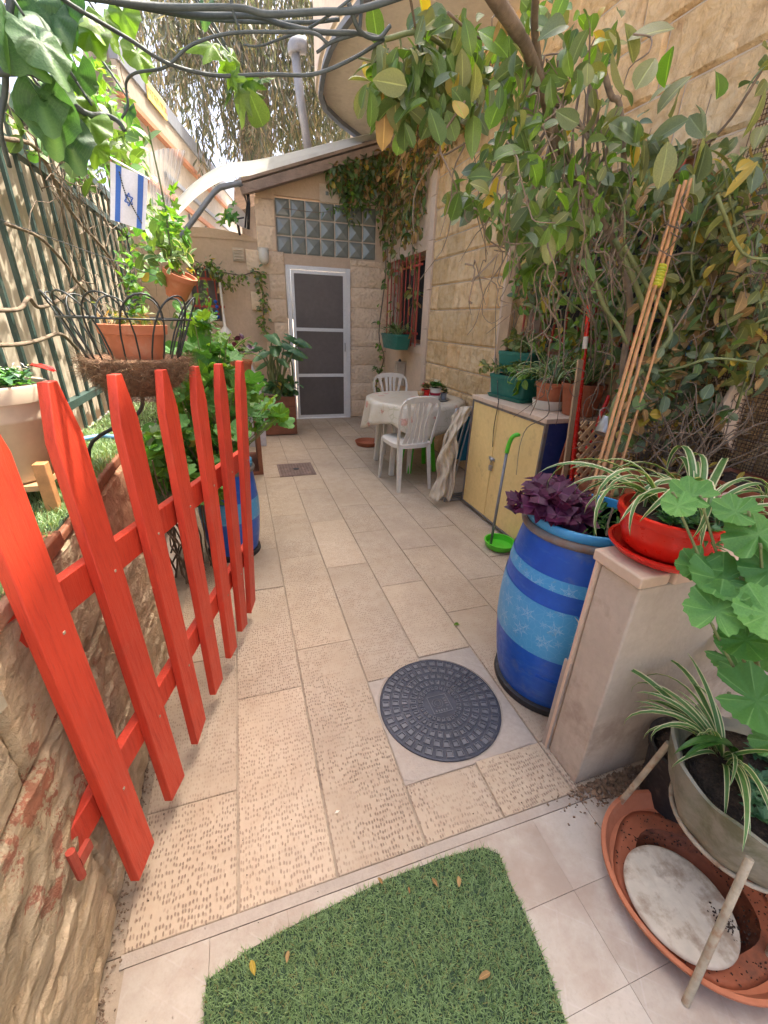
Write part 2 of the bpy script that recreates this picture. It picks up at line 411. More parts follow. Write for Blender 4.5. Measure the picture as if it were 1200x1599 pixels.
M['wood_grey'] = pm('weathered_beam', (.27, .20, .165), .85, (8, .25), (60, .5, .004), streak=((.11, .075, .06), (5, 40, 60), .6))
M['wood_lattice'] = pm('light_lattice_wood', (.55, .33, .165), .7, (8, .15), (60, .35, .003))
M['bamboo'] = pm('orange_bamboo', (.50, .25, .10), .5, (30, .25), (60, .2, .002), streak=((.66, .36, .14), (50, 50, 6), .5))
M['steel'] = pm('steel_tube', (.42, .42, .42), .35, (8, .15), (40, .1, .001), metal=.8)
M['rusty'] = pm('flaking_painted_tube', (.44, .38, .27), .6, (18, .3), (60, .5, .004), dirt=((.30, .16, .08), 22, .50, .8))
M['galv'] = pm('galvanised_pipe', (.24, .25, .265), .55, (8, .12), (40, .1, .002), metal=.3)
M['soil'] = pm('potting_soil', (.055, .036, .024), .95, (40, .5), (90, 1.0, .02), dirt=((.15, .09, .05), 60, .55))
M['coir'] = pm('coir_fibre', (.28, .15, .08), .95, (50, .4), (140, 1.0, .03), dirt=((.08, .04, .02), 30, .5))
M['coirfibre'] = pm('coir_strand', (.42, .26, .14), .9, (50, .4), (140, .1, .003), var=.5)
M['fluted'] = pm('mossy_fluted_plastic', (.26, .25, .19), .6, (7, .25), (60, .4, .005), dirt=((.09, .10, .035), 9, .50, .7))
M['lid'] = pm('stained_white_lid', (.56, .50, .39), .5, (6, .2), (50, .3, .003), dirt=((.24, .16, .10), 13, .49, .75), streak=((.38, .28, .18), (30, 9, 9), .7))
M['iron_worn'] = pm('worn_iron_ridge', (.15, .155, .175), .42, (9, .25), (70, .2, .001), metal=.3, dirt=((.3, .27, .24), 18, .6, .5))
M['iron'] = pm('manhole_iron', (.055, .060, .080), .5, (7, .3), (70, .4, .002), metal=.25, dirt=((.20, .18, .17), 15, .57, .55))
M['drain'] = pm('rusted_drain_iron', (.19, .13, .105), .75, (14, .3), (60, .5, .003), dirt=((.34, .22, .15), 12, .55))
M['sheet'] = pm('white_awning_sheet', (.78, .79, .76), .5, (4, .05), (12, .2, .01), dirt=((.55, .55, .48), 4, .6, .4))
def sheetmat():
    t = NT('white_awning_sheet'); p = t.pos(); c = t.mix(t.mr(t.noise(p, 4, 5), .5, .7, 0, .4), (.80, .81, .78), (.62, .62, .56))
    a = t.pbsdf(c, .5, t.bump(t.noise(p, 9, 3), .3, .01)); tr = t.n('BsdfTranslucent'); t.set(tr.inputs[0], c); ms = t.n('MixShader', _0=.5); t.t.links.new(a, ms.inputs[1]); t.t.links.new(tr.outputs[0], ms.inputs[2]); return t.done(ms.outputs[0])
M['sheet'] = sheetmat()
M['fence_bar'] = pm('dark_green_iron', (.045, .085, .075), .45, (9, .3), (50, .2, .002), dirt=((.16, .15, .12), 12, .58, .5))
M['fence_sheet'] = pm('cream_corrugated_sheet', (.62, .54, .42), .6, (3, .1), (20, .1, .003), dirt=((.38, .30, .22), 3, .55, .55), streak=((.45, .36, .27), (9, 9, 1.2), .6))
M['neigh'] = pm('pale_prefab_panel', (.27, .24, .19), .6, (1.5, .06), (10, .1, .004), dirt=((.45, .38, .30), 2, .58, .4))
M['neigh_grey'] = pm('grey_fascia', (.17, .19, .22), .5, (1.5, .1), (10, .1, .004), dirt=((.2, .2, .2), 3, .6, .4))
M['brownline'] = pm('brown_trim', (.32, .14, .07), .6, (3, .15), (10, .1, .004))
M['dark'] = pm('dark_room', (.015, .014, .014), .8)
M['screen'] = pm('insect_screen_mesh', (.15, .13, .118), .7, (2, .15), (30, .05, .001), spec=.3)
M['net'] = pm('brown_net_strand', (.12, .065, .03), .8)
M['bark'] = pm('vine_bark', (.21, .16, .11), .9, (25, .3), (60, .7, .006), streak=((.10, .07, .05), (40, 40, 8), .6))
M['greenstem'] = pm('green_stem', (.17, .20, .075), .6, (20, .25), (60, .3, .002))
M['bluegreystem'] = pm('grey_green_tendril', (.065, .085, .085), .6, (20, .25), (60, .3, .002))
M['twig'] = pm('dry_twig', (.20, .15, .105), .9, (25, .3), (60, .5, .003), var=.3)
M['darkstem'] = pm('plant_stalk', (.09, .13, .04), .6, (25, .2), (60, .2, .002))
M['treebark'] = pm('eucalyptus_bark', (.30, .25, .20), .9, (2, .3), (10, .7, .02))
# leaves
M['leaf_vine'] = leafmat('vine_leaf', (.075, .135, .030), (.15, .245, .065), yellow=.02, trans=.3)
M['leaf_bright'] = leafmat('fresh_vine_leaf', (.10, .22, .025), (.21, .36, .05), yellow=.03, trans=.4)
M['leaf_khaki'] = leafmat('olive_leaf', (.15, .165, .045), (.26, .285, .10), yellow=.05, trans=.28, yc=(.48, .36, .06))
M['leaf_grey'] = leafmat('grey_green_leaf', (.085, .135, .065), (.17, .22, .12), yellow=.05, trans=.22)
M['leaf_dry'] = leafmat('dry_ochre_leaf', (.26, .15, .055), (.46, .30, .13), yellow=.1, trans=.25, rough=.7)
M['leaf_ger'] = leafmat('geranium_leaf', (.075, .22, .045), (.14, .34, .075), vein=(.19, .38, .12), yellow=.0, trans=.3, rough=.6)
M['leaf_arum'] = leafmat('arum_leaf', (.035, .12, .04), (.09, .21, .08), vein=(.20, .32, .14), yellow=.0, trans=.2, veins=22)
M['leaf_philo'] = leafmat('philodendron_leaf', (.035, .11, .04), (.08, .18, .06), vein=(.16, .3, .10), yellow=.0, trans=.38, rough=.5, veins=16)
M['leaf_spider'] = leafmat('spider_leaf', (.07, .18, .045), (.12, .25, .07), vein=(.12, .22, .07), yellow=.0, trans=.25, margin=(.60, .60, .38), mid=False)
M['leaf_strap'] = leafmat('strap_leaf', (.035, .13, .02), (.07, .19, .035), yellow=.0, trans=.25)
M['leaf_sedum'] = leafmat('sedum_leaf', (.03, .12, .05), (.09, .22, .09), yellow=.0, trans=.15, mid=False)
M['leaf_purple'] = leafmat('purple_oxalis_leaf', (.055, .008, .035), (.13, .02, .08), vein=(.22, .05, .16), yellow=.0, trans=.25, rough=.4)
M['leaf_pink'] = leafmat('dusty_pink_leaf', (.34, .20, .18), (.50, .34, .30), yellow=.0, trans=.2, mid=False)
M['leaf_euca'] = leafmat('eucalyptus_leaf', (.07, .09, .075), (.15, .15, .125), yellow=.22, trans=.35, yc=(.24, .20, .16), mid=False)
M['petal_white'] = leafmat('white_petal', (.75, .72, .70), (.82, .8, .78), yellow=0, trans=.3, mid=False)
M['petal_red'] = leafmat('red_petal', (.42, .02, .05), (.6, .05, .08), yellow=0, trans=.3, mid=False)
M['grass'] = leafmat('turf_blade', (.17, .27, .11), (.28, .41, .19), yellow=.06, trans=.25, rough=.5, mid=False, yc=(.28, .26, .10))
M['turfback'] = pm('turf_backing', (.03, .06, .03), .95)

# ---------------------------------------------------------------- leaves
T = {}
def t_ovate(w=.5, fold=.12, droop=.18, n=6, a=1.15, wave=0.0, curl=0.0, ex=.62):
    v = []; f = []; uv = []
    for i in range(n + 1):
        t = i / n
        hw = w / 2 * (math.sin(PI * t ** a) ** ex) if 0 < t < 1 else 0.004
        z0 = -droop * t * t
        y = t * (1 - curl * t * t)
        wz = wave * math.sin(t * 9)
        v += [(-hw, y, z0 + fold * hw * 2 + wz), (0, y, z0), (hw, y, z0 + fold * hw * 2 - wz)]
    for i in range(n):
        b = i * 3
        f += [(b, b + 1, b + 4, b + 3), (b + 1, b + 2, b + 5, b + 4)]
        t0, t1 = i / n, (i + 1) / n
        uv += [[(0, t0), (.5, t0), (.5, t1), (0, t1)], [(.5, t0), (1, t0), (1, t1), (.5, t1)]]
    return np.array(v), f, uv
def t_polar(rf, k=30, zf=None, rings=(.45, 1.0), lob=7, off=.0):
    v = [(0, off, 0)]; f = []; uv = []
    for rr in rings:
        for i in range(k):
            th = 2 * PI * i / k
            r = rf(th) * rr
            x = r * math.sin(th); y = off + r * math.cos(th)
            v.append((x, y, zf(th, rr) if zf else 0))
    def uu(i): return abs(((i / k * lob) % 1.0) * 2 - 1) * .5
    for i in range(k):
        j = (i + 1) % k
        f.append((0, 1 + i, 1 + j)); uv.append([(.25, 0), (uu(i), .4), (uu(j), .4)])
        for q in range(len(rings) - 1):
            a = 1 + q * k; b = 1 + (q + 1) * k
            f.append((a + i, b + i, b + j, a + j)); uv.append([(uu(i), .4), (uu(i), 1), (uu(j), 1), (uu(j), .4)])
    return np.array(v), f, uv
def t_strap(w=.05, bend=1.2, n=12, rise=.9, twist=0.0, fold=.35):
    """a strap leaf of length 1 that rises and then arches over; 5 columns for the pale margins"""
    v = []; f = []; uv = []
    y = z = 0.0; an = rise
    for i in range(n + 1):
        t = i / n
        hw = w / 2 * min(1, .55 + t * 2) * (1 - t ** 4) + .001
        tw = twist * t
        for k, u in enumerate((-1, -.5, 0, .5, 1)):
            x = u * hw; dz = abs(u) * hw * fold
            v.append((x * math.cos(tw), y - math.sin(an) * dz, z + math.cos(an) * dz + x * math.sin(tw)))
        y += math.cos(an) / n; z += math.sin(an) / n
        an -= bend * (1.6 * t + .3) / n * 1.6
    for i in range(n):
        for k in range(4):
            b = i * 5 + k
            f.append((b, b + 1, b + 6, b + 5))
            uv.append([(k / 4, i / n), ((k + 1) / 4, i / n), ((k + 1) / 4, (i + 1) / n), (k / 4, (i + 1) / n)])
    return np.array(v), f, uv
T['ov1'] = t_ovate(.50, .18, .25, curl=.12); T['ov2'] = t_ovate(.56, .3, .5, wave=.015, a=1.0); T['ov3'] = t_ovate(.42, .3, .05, curl=.1); T['ov4'] = t_ovate(.60, .12, .35, wave=.025, a=1.0, ex=.55)
T['obo'] = t_ovate(.62, .12, .12, a=1.4, ex=.5, n=7); T['long'] = t_ovate(.26, .25, .3); T['euca'] = t_ovate(.16, .15, .3, n=3); T['dry'] = t_ovate(.4, .5, .5, wave=.06)
T['mini'] = t_ovate(.55, .15, .15, n=2)
T['minil'] = t_ovate(.3, .15, .25, n=2)
def _ger(seed, sc=.06, depth=.10, cup=.18, k=56):
    r_ = random.Random(seed); ph = r_.random() * 6
    def rf(th):
        back = abs(((th + PI) % (2 * PI)) - PI)          # 0 front, pi back
        r = .5 * (1 - depth * (1 - abs(math.cos(3.5 * th))) ** 1.5) * (1 + sc * math.sin(th * 24) * .6)
        if back > 2.75: r *= .25 + .75 * (PI - back) / (PI - 2.75)
        return r * (1 + .05 * math.sin(2 * th + ph))
    def zf(th, rr): return cup * rr * rr * .5 + .045 * rr * math.cos(7 * th) + .03 * rr * math.sin(3 * th + ph)
    return t_polar(rf, k, zf, (.3, .65, .93, 1.0), 7, .28)
T['ger1'] = _ger(1); T['ger2'] = _ger(2, .05, .16, -.12); T['ger3'] = _ger(3, .06, .12, .3)
T['gers'] = _ger(4, .05, .18, .15, 28)
def _ivy(a=.45, cup=-.1):
    def rf(th):
        tt = ((th + PI) % (2 * PI)) - PI
        r = .62 * math.exp(-(tt / .42) ** 2) + .46 * (math.exp(-((abs(tt) - 1.05) / .36) ** 2)) + .30 * math.exp(-((abs(tt) - 2.1) / .4) ** 2)
        return max(r, .24 if abs(tt) < 2.5 else .13)
    return t_polar(rf, 30, lambda th, rr: cup * rr * rr, (.5, 1.0), 1, .3)
T['ivy'] = _ivy(); T['ivy2'] = _ivy(.4, .12)
def _philo():
    def rf(th):
        tt = ((th + PI) % (2 * PI)) - PI
        r = .62 * math.exp(-(tt / .5) ** 2) + .44 * math.exp(-((abs(tt) - 1.25) / .5) ** 2) + .40 * math.exp(-((abs(tt) - 2.35) / .42) ** 2)
        return max(r, .40 if abs(tt) < 2.8 else .12)
    return t_polar(rf, 40, lambda th, rr: -.09 * rr * rr + .04 * math.sin(5 * th) * rr, (.4, .75, 1.0), 1, .35)
T['philo'] = _philo()
def _arrow():
    def rf(th):
        tt = abs(((th + PI) % (2 * PI)) - PI)
        r = .30 + .42 * math.exp(-(tt / .45) ** 2) + .22 * math.exp(-((tt - 2.5) / .35) ** 2)
        if tt > 2.85: r = .12
        return r
    return t_polar(rf, 36, lambda th, rr: -.18 * rr * rr * (1 + .5 * math.cos(th)), (.4, .75, 1.0), 1, .3)
T['arrow'] = _arrow()
def _tri():          # three-lobed oxalis leaflet group, one folded butterfly leaf
    v = []; f = []; uv = []
    for q in range(3):
        a = q * 2.094
        o = len(v)
        pts = [(0, 0, 0), (-.34, .28, .10), (-.42, .55, .06), (-.14, .50, .0), (0, .46, -.03), (.14, .50, .0), (.42, .55, .06), (.34, .28, .10)]
        for x, y, z in pts: v.append((x * math.cos(a) - y * math.sin(a), x * math.sin(a) + y * math.cos(a), z - .12 * (x * x + y * y)))
        f += [(o, o + 4, o + 3, o + 1), (o + 1, o + 3, o + 2), (o, o + 7, o + 5, o + 4), (o + 7, o + 6, o + 5)]
        uv += [[(.5, 0), (.5, 1), (.3, 1), (0, .5)], [(0, .5), (.3, 1), (0, 1)], [(.5, 0), (1, .5), (.7, 1), (.5, 1)], [(1, .5), (1, 1), (.7, 1)]]
    return np.array(v), f, uv
T['oxalis'] = _tri()
for i, (b, r_, tw) in enumerate([(1.3, 1.05, .2), (1.7, .85, -.3), (1.0, .7, .4), (2.1, 1.2, 0), (.6, 1.15, .3)]):
    T['sp%d' % i] = t_strap(.055, b, 12, r_, tw)
T['strapw'] = t_strap(.11, .9, 12, 1.0, .2, .3); T['strapw2'] = t_strap(.10, 1.5, 12, 1.1, -.3, .3)

_LM = {}
def leaf_mesh(tn, mat):
    k = (tn, mat)
    if k not in _LM:
        v, f, uv = T[tn]
        me = bpy.data.meshes.new('leaf_' + tn); me.from_pydata(v.tolist(), [], f)
        l = me.uv_layers.new(name='UVMap'); flat = [c for face in uv for p in face for c in p]
        l.data.foreach_set('uv', flat)
        me.materials.append(M[mat]); me.polygons.foreach_set('use_smooth', [True] * len(f)); me.update(); _LM[k] = me
    return _LM[k]
def basis(d, nrm):
    d = Vector(d).normalized(); n = Vector(nrm)
    n = n - d * n.dot(d)
    if n.length < 1e-4: n = d.orthogonal()
    n.normalize(); x = d.cross(n)
    return Matrix((x, d, n)).transposed()
def leaf_obj(name, parent, pos, d, nrm, sc, tn, mat):
    o = bpy.data.objects.new(name, leaf_mesh(tn, mat)); COL.objects.link(o)
    o.matrix_basis = Matrix.Translation(Vector(pos) - WP[parent.name]) @ basis(d, nrm).to_4x4() @ Matrix.Diagonal((sc, sc, sc, 1))
    o.parent = parent; return o
def leaf_merge(name, parent, items, origin=(0, 0, 0)):
    og = WP[parent.name] if parent is not None else Vector(origin)
    V = []; F = []; UV = []; RN = []; MI = []; mats = []; o = 0
    for (pos, d, nrm, sc, tn, mat) in items:
        v, f, uv = T[tn]
        B = np.array(basis(d, nrm))
        V.append((v * sc) @ B.T + np.array(Vector(pos) - og))
        F += [tuple(i + o for i in q) for q in f]
        for q in uv: UV += [c for p in q for c in p]
        r = random.random(); RN += [r, 0] * sum(len(q) for q in f)
        if mat not in mats: mats.append(mat)
        MI += [mats.index(mat)] * len(f); o += len(v)
    me = bpy.data.meshes.new(name); me.from_pydata(np.concatenate(V).tolist(), [], F)
    l = me.uv_layers.new(name='UVMap'); l.data.foreach_set('uv', UV)
    l = me.uv_layers.new(name='rnd'); l.data.foreach_set('uv', RN)
    for q in mats: me.materials.append(M[q])
    me.polygons.foreach_set('material_index', MI); me.polygons.foreach_set('use_smooth', [True] * len(F)); me.update()
    ob = bpy.data.objects.new(name, me); COL.objects.link(ob); ob.location = (0, 0, 0) if parent is not None else origin
    if parent is not None: ob.parent = parent
    WP[ob.name] = og.copy(); ob['kind'] = 'stuff'; return ob
def foliage(parent, items, nind=120, name='leaf', stuffname='foliage'):
    cv = Vector(CAM.tolist())
    items = sorted(items, key=lambda q: -(q[3] / max(.05, (Vector(q[0]) - cv).length)))
    for q in items[:nind]: leaf_obj(name, parent, *q)
    if len(items) > nind: leaf_merge(stuffname, parent, items[nind:])
def rv(s=1.0): return Vector((random.gauss(0, s), random.gauss(0, s), random.gauss(0, s)))
def stem(mb, pts, r, k=4, seg=7): mb.tube(catmull(pts, k), r, seg)
def P3(*l):          # list of (u, v, Y) points measured on the photograph at a given depth
    return [wy(*q) for q in l]
def twiggy(path, n, size, tmpl, mats, spread=.05, down=.3, hang=0.5):
    """leaves set along a path of points"""
    out = []; pts = catmull(path, 6)
    for i in range(n):
        j = random.random() * (len(pts) - 1); a = int(j); p = pts[a].lerp(pts[min(a + 1, len(pts) - 1)], j - a)
        tdir = (pts[min(a + 1, len(pts) - 1)] - pts[a])
        side = rv(1).normalized()
        d = (side + Vector((0, 0, -hang))).normalized()
        out.append((p + side * spread * random.random(), d, Vector((0, 0, 1)) + rv(.5), size * random.uniform(.6, 1.25), random.choice(tmpl), random.choice(mats)))
    return out
def cluster(c, rad, n, size, tmpl, mats, hang=.5, nj=.6, shell=.4):
    out = []; c = Vector(c)
    rad = Vector(rad) if not isinstance(rad, (int, float)) else Vector((rad, rad, rad))
    for i in range(n):
        g = rv(1).normalized() * (random.random() ** shell)
        p = c + Vector((g.x * rad.x, g.y * rad.y, g.z * rad.z))
        d = (g * .6 + rv(.6) + Vector((0, 0, -hang))).normalized()
        out.append((p, d, Vector((0, -.25, 1)) + rv(nj), size * random.uniform(.6, 1.3), random.choice(tmpl), random.choice(mats)))
    return out

def grass_blades(name, poly_pts, n, zf, h, parent=None, lean=.6, wd=.0016, inside=None, avoid=None):
    """turf: thousands of short bent blades inside a polygon, one object"""
    xs = [p[0] for p in poly_pts]; ys = [p[1] for p in poly_pts]
    def ins(x, y):
        c = False; j = len(poly_pts) - 1
        for i in range(len(poly_pts)):
            xi, yi = poly_pts[i]; xj, yj = poly_pts[j]
            if (yi > y) != (yj > y) and x < (xj - xi) * (y - yi) / (yj - yi) + xi: c = not c
            j = i
        return c
    V = []; F = []; RN = []; o = 0; cnt = 0
    while cnt < n:
        x = random.uniform(min(xs), max(xs)); y = random.uniform(min(ys), max(ys))
        if not ins(x, y): continue
        cnt += 1
        a = random.random() * 6.283; hh = h * random.uniform(.5, 1.2); le = lean * random.uniform(.1, 1) * hh
        ca, sa = math.cos(a), math.sin(a); wdx = -sa * wd / 2; wdy = ca * wd / 2; z = zf(x, y)
        V += [(x - wdx, y - wdy, z), (x + wdx, y + wdy, z), (x + ca * le * .4 + wdx, y + sa * le * .4 + wdy, z + hh * .6), (x + ca * le * .4 - wdx, y + sa * le * .4 - wdy, z + hh * .6), (x + ca * le, y + sa * le, z + hh)]
        F += [(o, o + 1, o + 2, o + 3), (o + 3, o + 2, o + 4)]; o += 5
        r = random.random(); RN += [r, 0] * 7
    me = bpy.data.meshes.new(name); me.from_pydata(V, [], F)
    l = me.uv_layers.new(name='UVMap'); l.data.foreach_set('uv', [.2, .5] * (7 * n))
    l = me.uv_layers.new(name='rnd'); l.data.foreach_set('uv', RN)
    me.materials.append(M['grass']); me.update()
    ob = bpy.data.objects.new(name, me); COL.objects.link(ob); WP[ob.name] = Vector((0, 0, 0))
    if parent is not None: ob.parent = parent; ob.location = -WP[parent.name]
    return ob

# ================================================================= GROUND AND FLOOR
g = MB().add([(-400, -400, -.16), (400, -400, -.16), (400, 400, -.16), (-400, 400, -.16)], [(0, 1, 2, 3)])
struct('ground', g, M['plaster_beige'])
XL, XR, YB, YE = -.415, 2.16, 6.6, .645
g = MB().box(XL - .08, YE, -.12, XR + .02, YB + .05, -.006)
floor = struct('floor', g, M['grout'])
joints = [XL, -.145, .118, .388, .655, .925, 1.19, 1.46, 1.73, XR]
cross = {0: [.977, 1.62, 2.5, 3.3, 4.3, 5.3], 1: [1.353, 2.114, 2.581, 3.55, 4.36, 5.3, 6.0], 2: [1.57, 2.423, 3.087, 4.0, 4.38, 5.3, 6.1],
         3: [1.294, 2.238, 2.909, 3.6, 4.5, 5.6], 4: [.84, 1.958, 2.657, 3.15, 4.0, 4.9, 5.9], 5: [.84, 1.634, 2.338, 3.1, 4.1, 5.0, 5.9], 6: [.9, 1.887, 2.6, 3.3, 4.1, 4.7, 5.4, 6.0],
         7: [1.2, 2.1, 2.8, 3.5, 4.3, 5.0, 5.8], 8: [1.0, 1.7, 2.4, 3.2, 4.0, 4.6, 5.3, 6.1]}
MX, MY, MR = .640, 1.100, .245
hatch = (.28, .612, 4.0, 4.37)
def slab(x0, y0, x1, y1, z, hole=False):
    b = .0022; ins = .0032; tx = random.uniform(-.0012, .0012); ty = random.uniform(-.0012, .0012)
    x0 += ins; x1 -= ins; y0 += ins * .5; y1 -= ins * .5
    def tp(x, y, d): return (x, y, z - d + tx * (x - x0) / .3 + ty * (y - y0) / .5)
    mb = MB()
    vs = [(x0, y0, -.03), (x1, y0, -.03), (x1, y1, -.03), (x0, y1, -.03), tp(x0, y0, b), tp(x1, y0, b), tp(x1, y1, b), tp(x0, y1, b),
          tp(x0 + b, y0 + b, 0), tp(x1 - b, y0 + b, 0), tp(x1 - b, y1 - b, 0), tp(x0 + b, y1 - b, 0)]
    fs = [(i, (i + 1) % 4, 4 + (i + 1) % 4, 4 + i) for i in range(4)] + [(4 + i, 4 + (i + 1) % 4, 8 + (i + 1) % 4, 8 + i) for i in range(4)] + [(8, 9, 10, 11)]
    return mb.add(vs, fs)
for k in range(9):
    ys = [YE] + cross[k] + [YB]
    for a, b_ in zip(ys[:-1], ys[1:]):
        if k in (3, 4) and a < 1.25 and b_ > .85 and not (k == 3 and b_ < 1.31 and a < .7 and False):
            if k == 3 and a < 1.2: continue
            if k == 4 and a < 1.5 and a > .7: continue
        obj('paving_slab', slab(joints[k], a, joints[k + 1], b_, random.uniform(-.0015, .0015)), M['slab'], floor)
# the two strips beside the manhole are cut short: slab below it, pale cement collar round the cover
obj('paving_slab', slab(.388, YE, .655, .83, 0), M['slab'], floor)
obj('paving_slab', slab(.655, 1.37, .925, 1.958, 0), M['slab'], floor)
cem = MB(); ring = []
outer = [(.392, .834), (.655, .834), (.921, .845), (.921, 1.365), (.66, 1.365), (.655, 1.29), (.392, 1.29)]
nseg = 48
ins_ = [(MX + (MR + .008) * math.cos(2 * PI * i / nseg), MY + (MR + .008) * math.sin(2 * PI * i / nseg)) for i in range(nseg)]
def ray_out(a):
    best = None; dx, dy = math.cos(a), math.sin(a)
    for (x0, y0), (x1, y1) in zip(outer, outer[1:] + outer[:1]):
        ex, ey = x1 - x0, y1 - y0; det = dx * (-ey) + ex * dy
        if abs(det) < 1e-9: continue
        t = ((x0 - MX) * (-ey) + ex * (y0 - MY)) / det; s_ = (dx * (y0 - MY) - dy * (x0 - MX)) / det
        if t > 0 and -1e-6 <= s_ <= 1 + 1e-6 and (best is None or t < best): best = t
    return best
outr = []
for i in range(nseg):
    a = 2 * PI * i / nseg; t_ = max(ray_out(a), MR + .012); outr.append((MX + t_ * math.cos(a), MY + t_ * math.sin(a)))
cem.add([(x, y, -.001) for x, y in ins_] + [(x, y, -.002) for x, y in outr] + [(x, y, -.03) for x, y in ins_], [(i, (i + 1) % nseg, nseg + (i + 1) % nseg, nseg + i) for i in range(nseg)] + [(i, 2 * nseg + i, 2 * nseg + (i + 1) % nseg, (i + 1) % nseg) for i in range(nseg)])
obj('cement_collar', cem, M['cement'], floor); obj('cement_bed', MB().box(.391, .833, -.03, .922, 1.366, -.0045), M['cement'], floor)

# grey patterned paving in front of the gate
g = MB().box(XL - .08, -2.5, -.12, 3.2, YE - .002, -.008)
front = struct('front_paving', g, M['grout'])
y = YE - .03
tw = .19
obj('cement_strip', MB().box(XL, YE - .028, -.03, XR, YE - .001, -.001), M['cement'], front)
ny = 0
while y > -1.2:
    x = XL + .012
    while x < 2.6:
        z = random.uniform(-.001, .0006)
        gap = .0005
        obj('paving_tile', MB().box(x + gap, y - tw + gap, -.03, x + tw - gap, y - gap, z), M['tile'], front, bevel=0)
        x += tw
    y -= tw
def grit(name, parent, x0, x1, y0, y1, n, mat, smin=.001, smax=.004):
    mb = MB()
    for i in range(n):
        x = random.uniform(x0, x1); yy = random.uniform(y0, y1); s_ = random.uniform(smin, smax)
        mb.obox((x, yy, s_ * .4), s_ * 1.6, s_, s_ * .8, ax=rv(1), ay=None, az=rv(1))
    o = obj(name, mb, mat, parent); o['kind'] = 'stuff'; return o
grit('sand_grains', front, XL, .3, -.1, YE, 90, M['cement'])
grit('sand_grains', floor, XL, 1.7, YE, 3.5, 200, M['soil'], .0008, .0025)

# the slope of soil and crumbs at the foot of the low wall, right
M['crumb'] = pm('dry_crumbs', (.24, .16, .10), .95, (60, .5), (90, .5, .003))
mb = MB()
for i in range(1500):
    x = 1.10 + random.gauss(0, .085); yy = .66 - abs(random.gauss(0, .05)) * (1 - .5 * random.random())
    if yy > .655: yy = .655 - random.random() * .08
    s_ = random.uniform(.001, .006) if random.random() < .95 else random.uniform(.007, .013)
    mb.obox((x, yy, s_ * .4), s_ * 1.5, s_, s_ * .7, ax=rv(1), az=rv(1))
o = obj('soil_crumbs', mb, M['crumb']); tag(o, 'dark soil and crumbs spilled at the foot of the low wall', 'soil', kind='stuff')
mb = MB()
for i in range(700):
    yy = random.uniform(.3, 2.0); x = XL - .03 + abs(random.gauss(0, .016)) + .002
    s_ = random.uniform(.001, .004)
    mb.obox((x, yy, s_ * .4), s_ * 1.5, s_, s_ * .7, ax=rv(1), az=rv(1))
o = obj('soil_crumbs', mb, M['crumb']); tag(o, 'brown crumbs and dust along the foot of the stone planter wall', 'soil', kind='stuff')

# manhole cover
mh = thing('manhole_cover', 'round dark iron manhole cover with rings of raised pads', 'manhole cover', (MX, MY, 0))
mb = MB().lathe((MX, MY, -.02), [(0.0, .0), (MR, 0), (MR, .022), (MR - .004, .0235), (MR - .006, .0215), (0.0, .0215)], 72)
obj('cover', mb, M['iron'], mh, smooth=True, auto=30)
mb = MB()
def pad(mb, r0, r1, a0, a1, z0=.0012, z1=.0068, k=.0030):
    def q(r, a, z): return (MX + r * math.cos(a), MY + r * math.sin(a), z)
    da = k / ((r0 + r1) / 2)
    vs = [q(r0, a0, z0), q(r1, a0, z0), q(r1, a1, z0), q(r0, a1, z0), q(r0 + k * .6, a0 + da * .6, z1), q(r1 - k * .6, a0 + da * .6, z1), q(r1 - k * .6, a1 - da * .6, z1), q(r0 + k * .6, a1 - da * .6, z1),
          q(r0 + k * 1.3, a0 + da * 1.3, z1), q(r1 - k * 1.3, a0 + da * 1.3, z1), q(r1 - k * 1.3, a1 - da * 1.3, z1), q(r0 + k * 1.3, a1 - da * 1.3, z1),
          q(r0 + k * 1.6, a0 + da * 1.6, z0 + .0008), q(r1 - k * 1.6, a0 + da * 1.6, z0 + .0008), q(r1 - k * 1.6, a1 - da * 1.6, z0 + .0008), q(r0 + k * 1.6, a1 - da * 1.6, z0 + .0008)]
    fs = []
    for L in range(3):
        for i in range(4): fs.append((L * 4 + i, L * 4 + (i + 1) % 4, L * 4 + 4 + (i + 1) % 4, L * 4 + 4 + i))
    fs.append((12, 13, 14, 15)); mb.add(vs, fs)
for (r0, r1, n_) in ((.068, .088, 26), (.097, .122, 28), (.131, .158, 30), (.167, .196, 32), (.205, .235, 36)):
    st = 2 * PI / n_
    for i in range(n_):
        a = i * st; pad(mb, r0, r1, a + st * .14, a + st * .86)
o = obj('raised_pads', mb, M['iron_worn'], mh)
mb = MB()
def frame(mb, cx, cy, s_, t_, z, h):
    for (a, b_, c, d) in ((-s_, -s_, s_, -s_ + t_), (-s_, s_ - t_, s_, s_), (-s_, -s_ + t_, -s_ + t_, s_ - t_), (s_ - t_, -s_ + t_, s_, s_ - t_)):
        mb.box(cx + a, cy + b_, z, cx + c, cy + d, z + h)
frame(mb, MX, MY, .042, .003, .001, .003)
for rr in (.022, .012):
    for i in range(24):
        a = 2 * PI * i / 24; mb.bar((MX - .008 + rr * math.cos(a), MY + .005 + rr * math.sin(a), .0025), (MX - .008 + rr * math.cos(a + .27), MY + .005 + rr * math.sin(a + .27), .0025), .002, .003)
for i in range(5): mb.box(MX - .03 + i * .011, MY - .036, .001, MX - .024 + i * .011, MY - .026, .004)
for i in range(4): mb.box(MX + .022, MY - .018 + i * .012, .001, MX + .034, MY - .012 + i * .012, .004)
obj('centre_emblem', mb, M['iron_worn'], mh)

